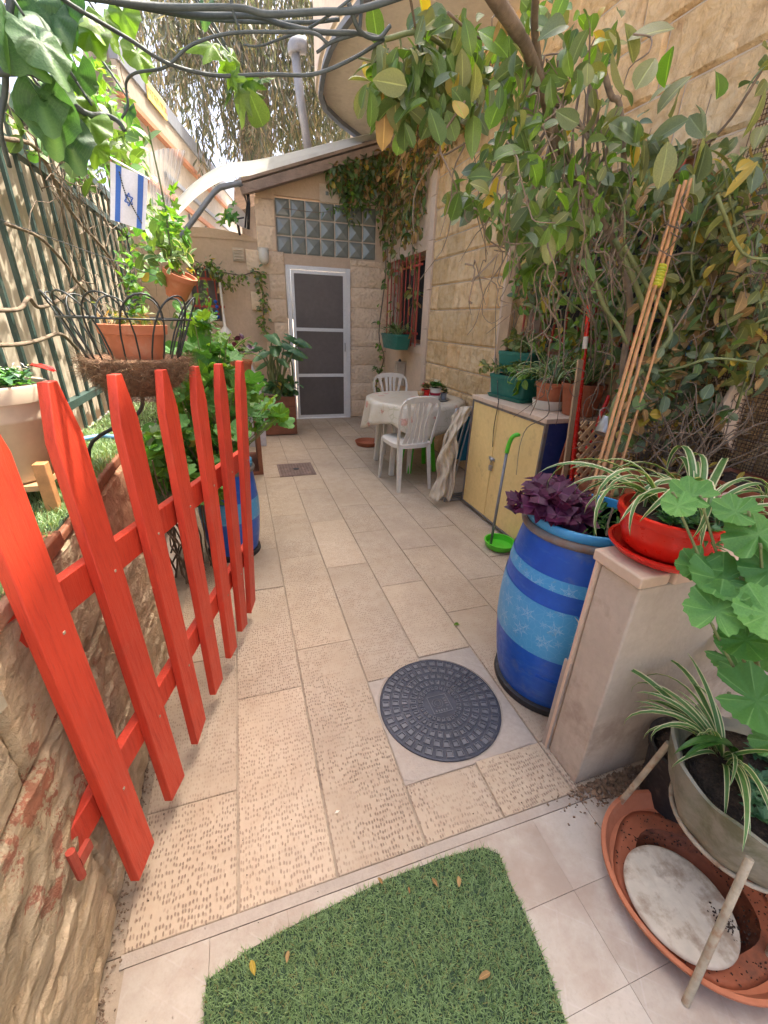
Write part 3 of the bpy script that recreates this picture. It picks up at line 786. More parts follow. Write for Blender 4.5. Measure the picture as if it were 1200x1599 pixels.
# small square drain cover further back
dr = thing('drain_cover', 'small square rusty iron drain cover set in the slabs', 'drain cover', ((hatch[0] + hatch[1]) / 2, (hatch[2] + hatch[3]) / 2, 0))
mb = MB().box(hatch[0], hatch[2], -.02, hatch[1], hatch[3], .005)
obj('plate', mb, M['drain'], dr)
mb = MB()
for i in range(11):
    for j in range(12):
        x = hatch[0] + .02 + i * .029; yy = hatch[2] + .02 + j * .029
        mb.obox((x, yy, .006), .018, .006, .003, ax=(1, 1 if (i + j) % 2 else -1, 0))
o = obj('tread', mb, M['drain'], dr)
mb = MB()
cx_, cy_ = (hatch[0] + hatch[1]) / 2, (hatch[2] + hatch[3]) / 2
mb.lathe((cx_, cy_, .005), [(0.03, 0), (.03, .004), (0, .004)], 16)
obj('keyhole', mb, M['black'], dr)
frame_ = MB()
for (a, b_, c, d) in ((hatch[0] - .012, hatch[2] - .012, hatch[1] + .012, hatch[2] - .002), (hatch[0] - .012, hatch[3] + .002, hatch[1] + .012, hatch[3] + .012), (hatch[0] - .012, hatch[2] - .002, hatch[0] - .002, hatch[3] + .002), (hatch[1] + .002, hatch[2] - .002, hatch[1] + .012, hatch[3] + .002)):
    frame_.box(a, b_, -.02, c, d, .003)
obj('rim', frame_, M['drain'], dr)

# ---------------------------------------------------------------- turf mat
mat_poly = [(-.235, .30), (-.222, .40), (-.216, .535), (-.12, .562), (.023, .580), (.238, .598), (.411, .600), (.545, .590), (.582, .560), (.575, .50), (.572, .40), (.565, .31), (.545, .22), (.50, -.2), (-.26, -.2)]
tm = thing('turf_mat', 'piece of green artificial turf lying on grey tiles in front', 'turf mat', (.17, .25, .001))
mb = MB().prism([(x, y, .0015) for x, y in mat_poly], (0, 0, .004)); obj('backing', mb, M['turfback'], tm)
gb = grass_blades('turf', mat_poly, 62000, lambda x, y: .0045, .0135, tm, lean=1.5, wd=.0017); gb['kind'] = 'stuff'
for (u, v, c, s_, lb) in ((398, 1525, 'leaf_dry', .034, 'long tan fallen leaf near the left edge of the turf'), (448, 1505, 'leaf_dry', .024, 'short curled brown leaf beside the long tan leaf'), (598, 1382, 'leaf_dry', .022, 'brown leaf lying at the top edge of the turf'),
                          (684, 1386, 'leaf_dry', .026, 'thin russet leaf in the upper middle of the turf'), (717, 1387, 'leaf_dry', .030, 'yellow upright leaf near the upper right corner of the turf'), (748, 1530, 'leaf_dry', .034, 'broad pale brown leaf on the lower right of the turf'), (640, 1396, 'leaf_dry', .016, 'tiny brown leaf fleck in the top middle of the turf')):
    p = fl(u, v, .024)
    v_, f_, uv_ = T['ov4']
    o = bpy.data.objects.new('fallen_leaf', leaf_mesh('dry', c)); COL.objects.link(o)
    a = random.uniform(1.1, 1.9) if u != 748 else .1
    o.matrix_basis = Matrix.Translation(p) @ basis((math.cos(a), math.sin(a), .05), (0, 0, 1)).to_4x4() @ Matrix.Diagonal((s_, s_, s_ * .5, 1))
    tag(o, lb, 'leaf', 'fallen leaves on the turf'); WP[o.name] = p
p = fl(697, 965, .006)
o = bpy.data.objects.new('fallen_leaf', leaf_mesh('ov1', 'leaf_bright')); COL.objects.link(o)
o.matrix_basis = Matrix.Translation(fl(709, 977, .004)) @ basis((1, .2, .1), (0, 0, 1)).to_4x4() @ Matrix.Diagonal((.045,) * 3 + (1,)); tag(o, 'small yellow green leaf lying on a limestone slab left of the blue drum', 'leaf')

# ================================================================= LEFT PLANTER WALL
PT = .955
lw = thing('planter_wall', 'rough ochre stone wall of the raised bed along the left', 'wall', (-.6, .3, 0))
mb = MB().box(-1.08, -1.6, 0, XL - .062, 2.08, PT - .05); obj('core', mb, M['mortar'], lw)
def rockface(mb, o, du, dv, nn, lu, lv, nu, nv, depth=.018, edge=.012, seed=0, back=.04):
    """rock-faced block: front grid pushed out by noise, straight margins, closed at the back"""
    o = Vector(o); du = Vector(du); dv = Vector(dv); nn = Vector(nn); r_ = random.Random(seed)
    H_ = [[0.0 if (i in (0, nu) or j in (0, nv)) else depth * (.35 + .65 * r_.random()) for i in range(nu + 1)] for j in range(nv + 1)]
    vs = []
    for j in range(nv + 1):
        for i in range(nu + 1):
            a = i / nu; b = j / nv
            if 0 < i < nu: a += r_.uniform(-.25, .25) / nu
            if 0 < j < nv: b += r_.uniform(-.25, .25) / nv
            if i == 1: a = edge / lu
            if i == nu - 1: a = 1 - edge / lu
            if j == 1: b = edge / lv
            if j == nv - 1: b = 1 - edge / lv
            vs.append(o + du * (a * lu) + dv * (b * lv) + nn * H_[j][i])
    fs = [(j * (nu + 1) + i, j * (nu + 1) + i + 1, (j + 1) * (nu + 1) + i + 1, (j + 1) * (nu + 1) + i) for j in range(nv) for i in range(nu)]
    n0 = len(vs)
    per = [i for i in range(nu + 1)] + [(j) * (nu + 1) + nu for j in range(1, nv + 1)] + [nv * (nu + 1) + i for i in range(nu - 1, -1, -1)] + [j * (nu + 1) for j in range(nv - 1, 0, -1)]
    for q in per: vs.append(Vector(vs[q]) - nn * back)
    L = len(per)
    for i in range(L): fs.append((per[(i + 1) % L], per[i], n0 + i, n0 + (i + 1) % L))
    return mb.add(vs, fs)
zc = [0, .31, .625, PT - .045]
for r in range(3):
    yy = -1.2 + .23 * r; nx = 0
    while yy < 2.08:
        L = random.uniform(.42, .85); y1 = min(yy + L, 2.08)
        if 2.08 - y1 < .15: y1 = 2.08
        sm = MB(); hgt = zc[r + 1] - zc[r] - .006
        near = y1 > 0
        rockface(sm, (XL - .038, yy + .003, zc[r] + .003), (0, 1, 0), (0, 0, 1), (1, 0, 0), y1 - yy - .006, hgt, 26 if near else 4, 14 if near else 4, .022 if r < 2 else .014, .012, seed=r * 50 + nx)
        obj('stone', sm, M['rock_left'] if (r < 2 or yy < .7) else M['rock_rust'], lw, smooth=True, auto=24)
        nx += 1; yy = y1
# end face of the wall
for r in range(3):
    sm = MB(); rockface(sm, (XL - .04, 2.08, zc[r] + .003), (-1, 0, 0), (0, 0, 1), (0, 1, 0), .5, zc[r + 1] - zc[r] - .006, 6, 4, .014, .014, seed=300 + r); obj('stone', sm, M['rock_left'], lw, smooth=True, auto=40)
yy = -1.2
while yy < 2.08:
    y1 = min(yy + random.uniform(.10, .2), 2.09); z1 = PT - .012 + random.uniform(-.012, .01)
    mb = MB().box(XL - .10, yy + .003, PT - .045, XL - .026 + random.uniform(-.008, .012), y1 - .003, z1); obj('coping_piece', mb, M['wood_brown'] if yy > .9 else M['rock_rust'], lw, bevel=.006); yy = y1
bed = MB().box(-1.08, -1.6, PT - .05, XL - .105, 2.08, PT - .02); obj('bed_soil', bed, M['soil'], lw)
tb = thing('turf_strip', 'bright artificial turf laid on the raised bed behind the gate', 'turf mat', (-.75, .9, PT - .018))
obj('backing', MB().box(-1.06, -.6, PT - .019, XL - .04, 2.05, PT - .012), M['turfback'], tb)
gb = grass_blades('turf', [(-1.05, .55), (XL - .03, .55), (XL - .045, 2.07), (-1.05, 2.07)], 34000, lambda x, y: PT - .012, .024, tb, lean=1.2, wd=.0024); gb['kind'] = 'stuff'
# lower bed behind the wall end, running to the back under the fence
lb = thing('back_planting_bed', 'low rendered bed under the iron fence behind the leafy plants', 'planting bed', (-.8, 3.4, 0))
obj('render', MB().box(-1.08, 2.12, 0, -.62, 6.55, .62), M['plaster_tan'], lb); obj('bed_soil', MB().box(-1.06, 2.13, .62, -.64, 6.5, .66), M['soil'], lb)
gt = grass_blades('turf', [(-1.05, 2.13), (-.66, 2.13), (-.66, 4.4), (-1.05, 4.4)], 9000, lambda x, y: .655, .03, lb, lean=1.2, wd=.004); gt['kind'] = 'stuff'

# blue hose on the turf
mb = MB(); stem(mb, [fl(u, v, PT + .012) for u, v in ((95, 692), (130, 686), (160, 681), (185, 683), (215, 676))], .009, 5, 10)
tag(obj('garden_hose', mb, M['blue'], smooth=True), 'length of pale blue hose crossing the turf of the raised bed', 'hose')
M['hose'] = pm('light_blue_hose', (.20, .42, .74), .4); bpy.data.objects['garden_hose'].data.materials[0] = M['hose']

# ================================================================= RIGHT BUILDING
BH = 6.7
rb = thing('stone_building', 'tall right hand building of orange rock-faced limestone', 'building', (2.4, 3, 0))
# wall core with two window openings (Y 5.2-6.5 and 1.95-3.15)
W1 = (5.19, 6.45, 1.15, 2.16); W2 = (1.9, 3.1, 1.222, 2.218)
core = MB()
XC = XR + .035
def wallyz(mb, x0, x1, y0, y1, z0, z1): mb.box(x0, y0, z0, x1, y1, z1)
for (a, b_, c, d) in ((-2.5, W2[0], 0, BH), (W2[0], W2[1], 0, W2[2]), (W2[0], W2[1], W2[3], BH), (W2[1], W1[0], 0, BH), (W1[0], W1[1], 0, W1[2]), (W1[0], W1[1], W1[3], BH), (W1[1], 9, 0, BH)):
    wallyz(core, XC, XC + .25, a, b_, c, d)
core.box(XC + .25, -2.5, 0, XC + 2.5, 9, .1); core.box(XC + .25, -2.5, BH - .1, XC + 2.5, 9, BH); core.box(XC + 2.3, -2.5, .1, XC + 2.5, 9, BH - .1)
obj('wall', core, M['mortar'], rb)
mj = MB()
for (a, b_, c, d) in ((-2.5, W2[0] - .02, 0, BH), (W2[0] - .02, W2[1] + .02, 0, W2[2] - .01), (W2[0] - .02, W2[1] + .02, W2[3] + .01, BH), (W2[1] + .02, W1[0] - .2, 0, BH)): mj.box(XR + .008, a, c, XC - .001, b_, d)
obj('mortar_bed', mj, M['mortar'], rb)
zj = [0, .26, .50, .762, .975, 1.222, 1.540, 1.785, 2.035, 2.218, 2.50, 2.78, 3.04, 3.30, 3.56, 3.82, 4.1, 4.4]
sc_ = 0
for r in range(len(zj) - 1):
    yy = 0.35 + .21 * (r % 3)
    while yy < 6.6:
        L = random.uniform(.36, .72) if zj[r] > 1.2 else random.uniform(.25, .5)
        y1 = min(yy + L, 6.6)
        z0, z1 = zj[r], zj[r + 1]
        # smooth pilaster strip Y 4.98-5.19 and the window region are dressed plainly
        for lo, hi in ((W1[0] - .21, 6.61),):
            if y1 > lo: y1 = lo if yy < lo - .08 else y1
        if yy >= W1[0] - .30: break
        skip = (z1 > W2[2] + .02 and z0 < W2[3] - .02)
        if skip and yy < W2[1] and y1 > W2[0]:
            if yy < W2[0] - .1: y1 = W2[0]
            else: yy = W2[1]; continue
        if y1 - yy > .04:
            sm = MB(); rockface(sm, (XR + .004, yy + .005, z0 + .005), (0, 1, 0), (0, 0, 1), (-1, 0, 0), y1 - yy - .010, z1 - z0 - .010, 9, 6, .022, .016, seed=1000 + sc_, back=.012); sc_ += 1
            obj('stone', sm, M['rock'], rb, smooth=True, auto=20)
        yy = y1
# dressed zone round the far window: plain render and flat trim
pl = MB()
pl.box(XR, W1[0] - .19, W1[3] + .14, XC, YB, 4.4); pl.box(XR, W1[0] - .19, 0, XC, YB, W1[2] - .10)
pl.box(XR, W1[1] + .0, W1[2] - .10, XC, YB, W1[3] + .14)
obj('plain_render', pl, M['plaster_peach'], rb)
zz = 0
while zz < 4.3:
    z1 = min(zz + random.uniform(.35, .5), 4.3)
    obj('trim_stone', MB().box(XR - .022, W1[0] - .20, zz + .002, XC, W1[0] - .085, z1 - .002), M['sill'], rb, bevel=.004); zz = z1
for (a, b_, c, d) in ((W1[0] - .083, W1[1], W1[2] - .10, W1[2]), (W1[0] - .083, W1[1], W1[3], W1[3] + .14), (W1[0] - .083, W1[0], W1[2] + .002, W1[3] - .002)):
    obj('window_surround', MB().box(XR - .012, a, c, XC + .01, b_, d), M['sill'], rb, bevel=.004)
obj('trim_stone', MB().box(XR - .015, 3.42, 0, XR + .003, 3.47, 3.6), M['sill'], rb)
def grille(parent, X, win, bars, rails, thick=.007, nm='window_grille'):
    y0, y1, z0, z1 = win
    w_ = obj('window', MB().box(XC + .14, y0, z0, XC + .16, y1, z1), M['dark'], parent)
    fr = MB(); t_ = .045
    fr.box(XC + .10, y0, z0, XC + .14, y0 + t_, z1); fr.box(XC + .10, y1 - t_, z0, XC + .14, y1, z1); fr.box(XC + .10, y0 + t_, z0, XC + .14, y1 - t_, z0 + t_); fr.box(XC + .10, y0 + t_, z1 - t_, XC + .14, y1 - t_, z1); fr.box(XC + .10, (y0 + y1) / 2 - .03, z0 + t_, XC + .14, (y0 + y1) / 2 + .03, z1 - t_)
    obj('window_frame', fr, M['brownline'], w_)
    gr = obj('window_grille', MB().box(X - .006, y0 + .02, z0 + .12, X + .006, y1 - .02, z0 + .145), M['redmetal'], parent)
    for zz in rails: obj('grille_rail', MB().box(X - .006, y0 - .02, zz, X + .006, y1 + .02, zz + .022), M['redmetal'], gr)
    for i in range(bars):
        yy = y0 + .06 + (y1 - y0 - .12) * i / (bars - 1)
        obj('grille_bar', MB().tube([(X - .008, yy, z0 - .02), (X - .008, yy, z1 - .02)], thick, 6), M['redmetal'], gr)
grille(rb, XR - .05, W1, 9, (W1[3] - .15,), .008)
grille(rb, XR - .05, W2, 10, (W2[3] - .2, W2[2] + .5), .009)

# round balcony
M['plaster_balcony'] = pm('balcony_plaster', (.76, .68, .57), .9, (3, .06), (50, .3, .006), dirt=((.50, .42, .34), 5, .56, .5))
bal = thing('balcony', 'curved concrete balcony with dark drip edge jutting from the right building', 'balcony', (1.6, 5, 3.46))
BZ = 3.46
bo = [(2.17, 6.78), (1.674, 6.441), (1.12, 5.80), (.985, 5.25), (.955, 4.66), (1.02, 4.2), (1.14, 3.76), (1.38, 3.3), (1.75, 2.95), (2.17, 2.78)]
bo = [(p.x, p.y) for p in catmull([(a, b_, 0) for a, b_ in bo], 2)]
obj('slab', MB().prism([(x, y, BZ + .012) for x, y in bo], (0, 0, .2)), M['plaster_balcony'], bal)
cx_, cy_ = 1.9, 4.8
def inset(pts, k): return [((x - cx_) * k + cx_, (y - cy_) * k + cy_) for x, y in pts]
a_ = inset(bo, 1.0); b2 = inset(bo, .955)
e = MB(); n_ = len(bo)
vs = [(x, y, BZ - .03) for x, y in a_] + [(x, y, BZ - .03) for x, y in b2] + [(x, y, BZ + .012) for x, y in b2] + [(x, y, BZ + .012) for x, y in a_]
fs = []
for i in range(n_ - 1):
    for q in range(4): fs.append((q * n_ + i, q * n_ + i + 1, ((q + 1) % 4) * n_ + i + 1, ((q + 1) % 4) * n_ + i))
e.add(vs, fs); obj('drip_edge', e, M['neigh_grey'], bal)
pr_ = MB(); a_ = inset(bo, 1.03); b2 = inset(bo, .95)
vs = [(x, y, BZ + .03) for x, y in a_] + [(x, y, BZ + .03) for x, y in b2] + [(x, y, BZ + 1.1) for x, y in b2] + [(x, y, BZ + 1.1) for x, y in a_]
pr_.add(vs, fs); obj('parapet', pr_, M['plaster_beige'], bal)

# ================================================================= BACK BUILDING (lean-to with screen door)
bb = thing('back_house', 'small rendered back house with glass blocks above a white screen door', 'house', (.8, 6.9, 0))
D0, D1, DZ = .735, 1.555, 2.035
GB = (.625, 1.985, 2.185, 2.80)
c_ = MB()
c_.box(D1, YB + .02, 0, XC, YB + .2, GB[2]); c_.box(D0 - .02, YB + .02, DZ, D1, YB + .2, GB[2]); c_.box(.40, YB + .02, 0, D0 - .02, YB + .2, GB[2])
c_.box(.40, YB + .02, GB[2], GB[0], YB + .2, 2.82); c_.box(GB[1], YB + .02, GB[2], XC, YB + .2, 2.82)
obj('wall', c_, M['plaster_tan'], bb)
# gable over the blocks, sloping up to the right
def gx(x): return 2.80 + (x - .27) * (3.34 - 2.80) / (1.85 - .27)
obj('gable', MB().prism([(.40, YB + .03, 2.82), (XC, YB + .03, 2.82), (XC, YB + .03, gx(XC)), (.40, YB + .03, gx(.40))], (0, .15, 0)), M['plaster_tan'], bb)
# pecked stone courses right of the door
r = 0; zz = 0
while zz < 2.6:
    z1 = zz + .262
    if zz < 2.15:
        sm = MB(); rockface(sm, (D1 + .055, YB + .0, zz + .002), (1, 0, 0), (0, 0, 1), (0, -1, 0), XR - D1 - .056, min(z1, 2.17) - zz - .004, 9, 4, .010, .012, seed=600 + r, back=.02); obj('stone', sm, M['tubza'], bb, smooth=True, auto=50)
    zz = z1; r += 1
# left pilaster of pecked stones with a ragged edge
zz = 0; r = 0
while zz < 2.75:
    z1 = min(zz + random.uniform(.24, .30), 2.78); x0 = [.52, .46, .50, .40][r % 4]; x1 = D0 - .035 if zz < 2.1 else .615
    if zz > 2.15: x0 = .38
    if 1.85 < zz <= 2.15: x0 = .22
    sm = MB(); rockface(sm, (x0, YB - .0, zz + .002), (1, 0, 0), (0, 0, 1), (0, -1, 0), x1 - x0, z1 - zz - .004, 6, 4, .012, .012, seed=640 + r, back=.02); obj('stone', sm, M['tubza'], bb, smooth=True, auto=50)
    zz = z1; r += 1
for (u, v, w_, h_) in ((402, 470, .15, .22), (405, 560, .14, .2)):
    p = wy(u, v, YB); sm = MB(); rockface(sm, (p.x - w_ / 2, YB - .0, p.z - h_ / 2), (1, 0, 0), (0, 0, 1), (0, -1, 0), w_, h_, 4, 4, .012, .01, seed=int(u), back=.02); obj('stone', sm, M['tubza'], bb, smooth=True)
# left wing, lower, with the little grilled window
WN = (-.50, -.16, 1.34, 1.96)
lwg = MB(); ywf = YB + .04
for (a, b_, c, d) in ((-1.6, WN[0], 0, 2.30), (WN[0], WN[1], 0, WN[2]), (WN[0], WN[1], WN[3], 2.30), (WN[1], .40, 0, 2.30)):
    lwg.box(a, ywf, c, b_, ywf + .2, d)
obj('wing_wall', lwg, M['plaster_tan'], bb)
top = catmull([(-1.6, 0, 2.30), (-.9, 0, 2.34), (-.3, 0, 2.40), (.1, 0, 2.38), (.36, 0, 2.33), (.40, 0, 2.30)], 4)
obj('wing_coping', MB().prism([(p.x, ywf - .01, p.z) for p in top] + [(.40, ywf - .01, 2.295), (-1.6, ywf - .01, 2.295)], (0, .22, 0)), M['plaster_tan'], bb)
wd_ = obj('window', MB().box(WN[0], ywf + .10, WN[2], WN[1], ywf + .12, WN[3]), M['screen'], bb)
obj('sill', MB().box(WN[0] - .04, ywf - .03, WN[2] - .05, WN[1] + .04, ywf + .1, WN[2]), M['sill'], bb)
gr = obj('window_grille', MB().box(WN[0] - .04, ywf - .035, 1.50, WN[1] + .05, ywf - .02, 1.53), M['redmetal'], bb)
obj('grille_rail', MB().box(WN[0] - .04, ywf - .035, 1.82, WN[1] + .05, ywf - .02, 1.85), M['redmetal'], gr)
for xx in (-.42, -.30, -.2): obj('grille_bar', MB().box(xx - .008, ywf - .033, WN[2] + .01, xx + .008, ywf - .022, WN[3] + .02), M['redmetal'], gr)
# vent cover
vt = obj('vent_cover', MB().box(.06, ywf - .03, 2.06, .20, ywf - .001, 2.21), M['cream_pot'], bb, bevel=.006)
for i in range(4): obj('louvre', MB().obox((.13, ywf - .036, 2.085 + i * .033), .115, .016, .006, ax=(1, 0, 0), ay=(0, .8, .6)), M['cream_pot'], vt)
# screen door
dr_ = thing('screen_door', 'white framed insect screen door with three panels', 'door', ((D0 + D1) / 2, YB, 0))
f_ = MB(); t_ = .05
f_.box(D0 - .018, YB - .04, 0.012, D0 + t_ - .015, YB + .03, DZ + .02); f_.box(D1 - t_ + .03, YB - .04, 0.012, D1 + .045, YB + .03, DZ + .02); f_.box(D0 + t_ - .015, YB - .04, DZ - .03, D1 - t_ + .03, YB + .03, DZ + .02); f_.box(D0 - .018, YB - .05, -.002, D1 + .045, YB + .03, .012)
obj('door_frame', f_, M['white_paint'], dr_, bevel=.004)
lf = MB(); a, b_ = D0 + .04, D1 - .024
lf.box(a, YB - .055, .016, a + .04, YB - .042, DZ - .035); lf.box(b_ - .04, YB - .055, .016, b_, YB - .042, DZ - .035)
obj('leaf_stile', lf, M['white_paint'], dr_)
for (z0, z1) in ((.018, .06), (.62, .665), (1.245, 1.29), (DZ - .075, DZ - .035)): obj('cross_rail', MB().box(a + .04, YB - .054, z0, b_ - .04, YB - .043, z1), M['white_paint'], dr_)
for (z0, z1) in ((.06, .62), (.665, 1.245), (1.29, DZ - .075)): obj('screen_panel', MB().box(a + .04, YB - .046, z0, b_ - .04, YB - .044, z1), M['screen'], dr_)
obj('handle', MB().box(b_ - .028, YB - .075, .98, b_ - .014, YB - .056, 1.1), M['steel'], dr_, bevel=.003)
# glass blocks
def glassmat():
    t = NT('glass_block'); p = t.pos()
    c = t.mix(t.noise(p, 6, 3), (.17, .185, .165), (.27, .29, .26))
    return t.done(t.pbsdf(c, .16, t.bump(t.noise(p, 22, 3), .25, .004), spec=.8))
M['glass'] = glassmat()
gw = obj('glass_block_panel', MB().box(GB[0], YB + .05, GB[2], GB[1], YB + .12, GB[3]), M['mortar'], bb)
bw = (GB[1] - GB[0]) / 7; bh = (GB[3] - GB[2]) / 3
def block(cx, cz):
    mb = MB(); hw, hh = bw / 2 - .008, bh / 2 - .008; y0 = YB + .045; b = .018
    vs = [(cx - hw, y0, cz - hh), (cx + hw, y0, cz - hh), (cx + hw, y0, cz + hh), (cx - hw, y0, cz + hh),
          (cx - hw + b, y0 - .012, cz - hh + b), (cx + hw - b, y0 - .012, cz - hh + b), (cx + hw - b, y0 - .012, cz + hh - b), (cx - hw + b, y0 - .012, cz + hh - b), (cx, y0 - .030, cz)]
    fs = [(i, (i + 1) % 4, 4 + (i + 1) % 4, 4 + i) for i in range(4)] + [(4 + i, 4 + (i + 1) % 4, 8) for i in range(4)]
    return mb.add(vs, fs)
for i in range(7):
    for j in range(3): obj('glass_block', block(GB[0] + bw * (i + .5), GB[2] + bh * (j + .5)), M['glass'], gw)
up_ = obj('upper_block_panel', MB().box(GB[0] + bw * 3, YB + .02, GB[3] + .002, GB[1], YB + .05, GB[3] + bh - .01), M['mortar'], bb)
for i in range(3, 7): obj('glass_block', block(GB[0] + bw * (i + .5), GB[3] + bh * .5 - .005), M['glass'], up_)
# roof beam and boards
ang = math.atan2(3.34 - 2.80, 1.85 - .27)
obj('roof_beam', MB().bar((.22, YB - .14, gx(.22) + .0), (XC - .05, YB - .14, gx(XC - .05) + .0), .12, .10, up=(0, 0, 1)), M['wood_grey'], bb, bevel=.006)
obj('roof_deck', MB().bar((.16, YB + .6, gx(.16) + .09), (XC - .05, YB + .6, gx(XC - .05) + .09), 1.6, .03, up=(0, 0, 1)), M['wood_grey'], bb)
# white translucent sheet thrown over the roof
sh = MB()
pth = catmull([(2.06, gx(2.06) + .115), (1.75, gx(1.75) + .13), (1.0, gx(1.0) + .15), (.42, 3.03), (.06, 2.94), (-.25, 2.77), (-.48, 2.57), (-.70, 2.36), (-.83, 2.15)], 5)
def shf(i, j):
    k = i * (len(pth) - 1); a = int(min(k, len(pth) - 2)); p = Vector(pth[a][:]) if False else Vector(pth[a]).lerp(Vector(pth[a + 1]), k - a)
    return (p[0], 6.20 + j * (.55 if i < .5 else .55 - (i - .5) * .2) + .015 * math.sin(i * 22), p[1] + .012 * math.sin(j * 14 + i * 3))
pth = [(p[0], p[1], 0) for p in pth]
sh.grid(lambda i, j: shf(i, j), 60, 14)
o = obj('awning_sheet', sh, M['sheet'], smooth=True); md = o.modifiers.new('solid', 'SOLIDIFY'); md.thickness = .006
tag(o, 'white plastic sheet laid over the back roof and curling down at left', 'awning')

# ================================================================= RED PICKET GATE
gt_ = thing('picket_gate', 'open red picket gate hanging beside the left planter wall', 'gate', (-.41, .75, .1))
bots = [(-.366, .79, .085), (-.308, .975, .085), (-.252, 1.16, .09), (-.200, 1.35, .09), (-.146, 1.535, .085), (-.098, 1.69, .085), (-.054, 1.845, .085)]
tops = [(-.392, .80, 1.315), (-.360, 1.04, 1.288), (-.283, 1.225, 1.280), (-.205, 1.40, 1.272), (-.132, 1.58, 1.263), (-.062, 1.715, 1.258), (.012, 1.86, 1.255)]
gd = Vector((.292, .956, 0)); gn = Vector((.956, -.292, 0))
for i, (b, t) in enumerate(zip(bots, tops)):
    b = Vector(b); t = Vector(t); up = (t - b).normalized(); L = (t - b).length
    wd = gd.copy(); hw = .043; th = .024
    o = b
    nr = wd.cross(up).normalized()
    if nr.dot(gn) < 0: nr = -nr
    sl = .012 * random.uniform(-1, 1)
    poly = [(-hw, 0 + sl), (hw, 0 - sl), (hw, L - .115), (.014, L), (-.014, L), (-hw, L - .115)]
    mb = MB().prism([o + wd * x + up * z for x, z in poly], -nr * th)
    obj('picket', mb, M['red'], gt_, bevel=.0025)
rails = [((-.385, .63, .865), (.035, 1.98, .815)), ((-.405, .70, .375), (-.035, 1.985, .36))]
def pk_at(i, z): b = Vector(bots[i]); t = Vector(tops[i]); return b.lerp(t, (z - b.z) / (t.z - b.z))
for za, zb in ((.865, .818), (.375, .362)):
    a = pk_at(0, za); b = pk_at(6, zb); dd = (b - a).normalized(); off = 0
    for i in range(7): off = min(off, (pk_at(i, za + (zb - za) * i / 6) - a).dot(gn) - (b - a).dot(gn) * i / 6)
    sh_ = gn * (-.038 + off)
    rl = obj('rail', MB().bar(a - dd * .17 + sh_, b + dd * .14 + sh_, .026, .082), M['red'], gt_, bevel=.0025)
# hinge: a pin in the wall
hp = obj('hinge', MB().tube([(-.425, .655, .33), (-.425, .655, .42)], .009, 8).obox((-.415, .675, .375), .035, .010, .03, ax=gd, az=(0, 0, 1)), M['redmetal'], gt_)
obj('hinge', MB().tube([(-.425, .60, .82), (-.425, .60, .91)], .009, 8).obox((-.42, .62, .865), .05, .012, .05, ax=gd, az=(0, 0, 1)), M['rusty'], gt_)
for i, (b, t) in enumerate(zip(bots, tops)):
    b = Vector(b); t = Vector(t)
    for z in (.37, .845):
        p = b.lerp(t, (z - b.z) / (t.z - b.z)) + gn * .0005
        m_ = MB().obox(p + gd * .012, .006, .002, .006, ax=gd, ay=gn)
        obj('nail_head', m_, M['rusty'], gt_)

# ================================================================= IRON FENCE WITH CREAM SHEETS BEHIND
FX = -1.10
fence = thing('iron_fence', 'tall dark green iron bar fence along the left over the raised bed', 'fence', (FX, 3.5, .7))
FT, FL_ = 2.47, 2.25
yy = .62; k = 0
while yy < 6.5:
    obj('fence_bar', MB().box(FX - .010, yy - .016, .60, FX + .010, yy + .016, FT - .03), M['fence_bar'], fence)
    yy += .225; k += 1
for (z, h) in ((FT - .03, .075), (FL_ - .03, .05), (.82, .05)): obj('fence_rail', MB().box(FX - .028, .2, z, FX + .026, 6.55, z + h), M['fence_bar'], fence)
yy = .7
while yy < 6.6:
    obj('fence_post', MB().box(FX - .05, yy - .03, .55, FX - .03, yy + .03, FT + .02), M['fence_bar'], fence); yy += 1.95
cl = thing('corrugated_screen', 'cream corrugated sheets standing behind the green fence bars', 'screen', (FX - .12, 3.5, .6))
yy = .1; k = 0
while yy < 7.2:
    w_ = 0.82; sm = MB(); n_ = 26
    def cf(i, j, yy=yy, k=k): 
        return (FX - .13 - (k % 2) * .008 + .011 * math.sin(i * 2 * PI * 6.5), yy + i * w_, .55 + j * (2.02 + .05 * ((k * 7) % 3)))
    sm.grid(cf, 52, 3); obj('sheet', sm, M['fence_sheet'], cl, smooth=True); yy += w_ - .03; k += 1

# neighbour's long banded building beyond the fence
nbd = thing('prefab_building', 'long pale neighbouring building with grey fascia and brown trim lines', 'building', (-1.5, 12, 0))
def NB(s, z, off=0): return Vector((0 + .197 * (s - 14) - off, s + .197 * off, z))
def band(nm, z0, z1, off, mat, s0=8.0, s1=24):
    mb = MB().add([NB(s0, z0, off), NB(s1, z0, off), NB(s1, z1, off), NB(s0, z1, off), NB(s0, z0, off + .3), NB(s1, z0, off + .3), NB(s1, z1, off + .3), NB(s0, z1, off + .3)], [(0, 1, 2, 3), (7, 6, 5, 4), (0, 3, 7, 4), (1, 5, 6, 2), (3, 2, 6, 7), (0, 4, 5, 1)])
    return obj(nm, mb, mat, nbd)
band('wall', 0, 4.50, .0, M['neigh'])
band('fascia', 4.34, 4.56, -.10, M['neigh_grey'])
band('soffit', 4.06, 4.335, -.07, M['neigh'])
band('trim', 3.985, 4.055, -.09, M['brownline'])
band('trim', 3.50, 3.57, -.05, M['neigh_grey'], 9.5)
band('trim', 3.22, 3.30, -.05, M['brownline'])
for s in np.arange(8.2, 20, 1.22): 
    mb = MB().bar(NB(s, 0, -.012), NB(s, 3.2, -.012), .05, .02); obj('panel_joint', mb, M['neigh_grey'], nbd)
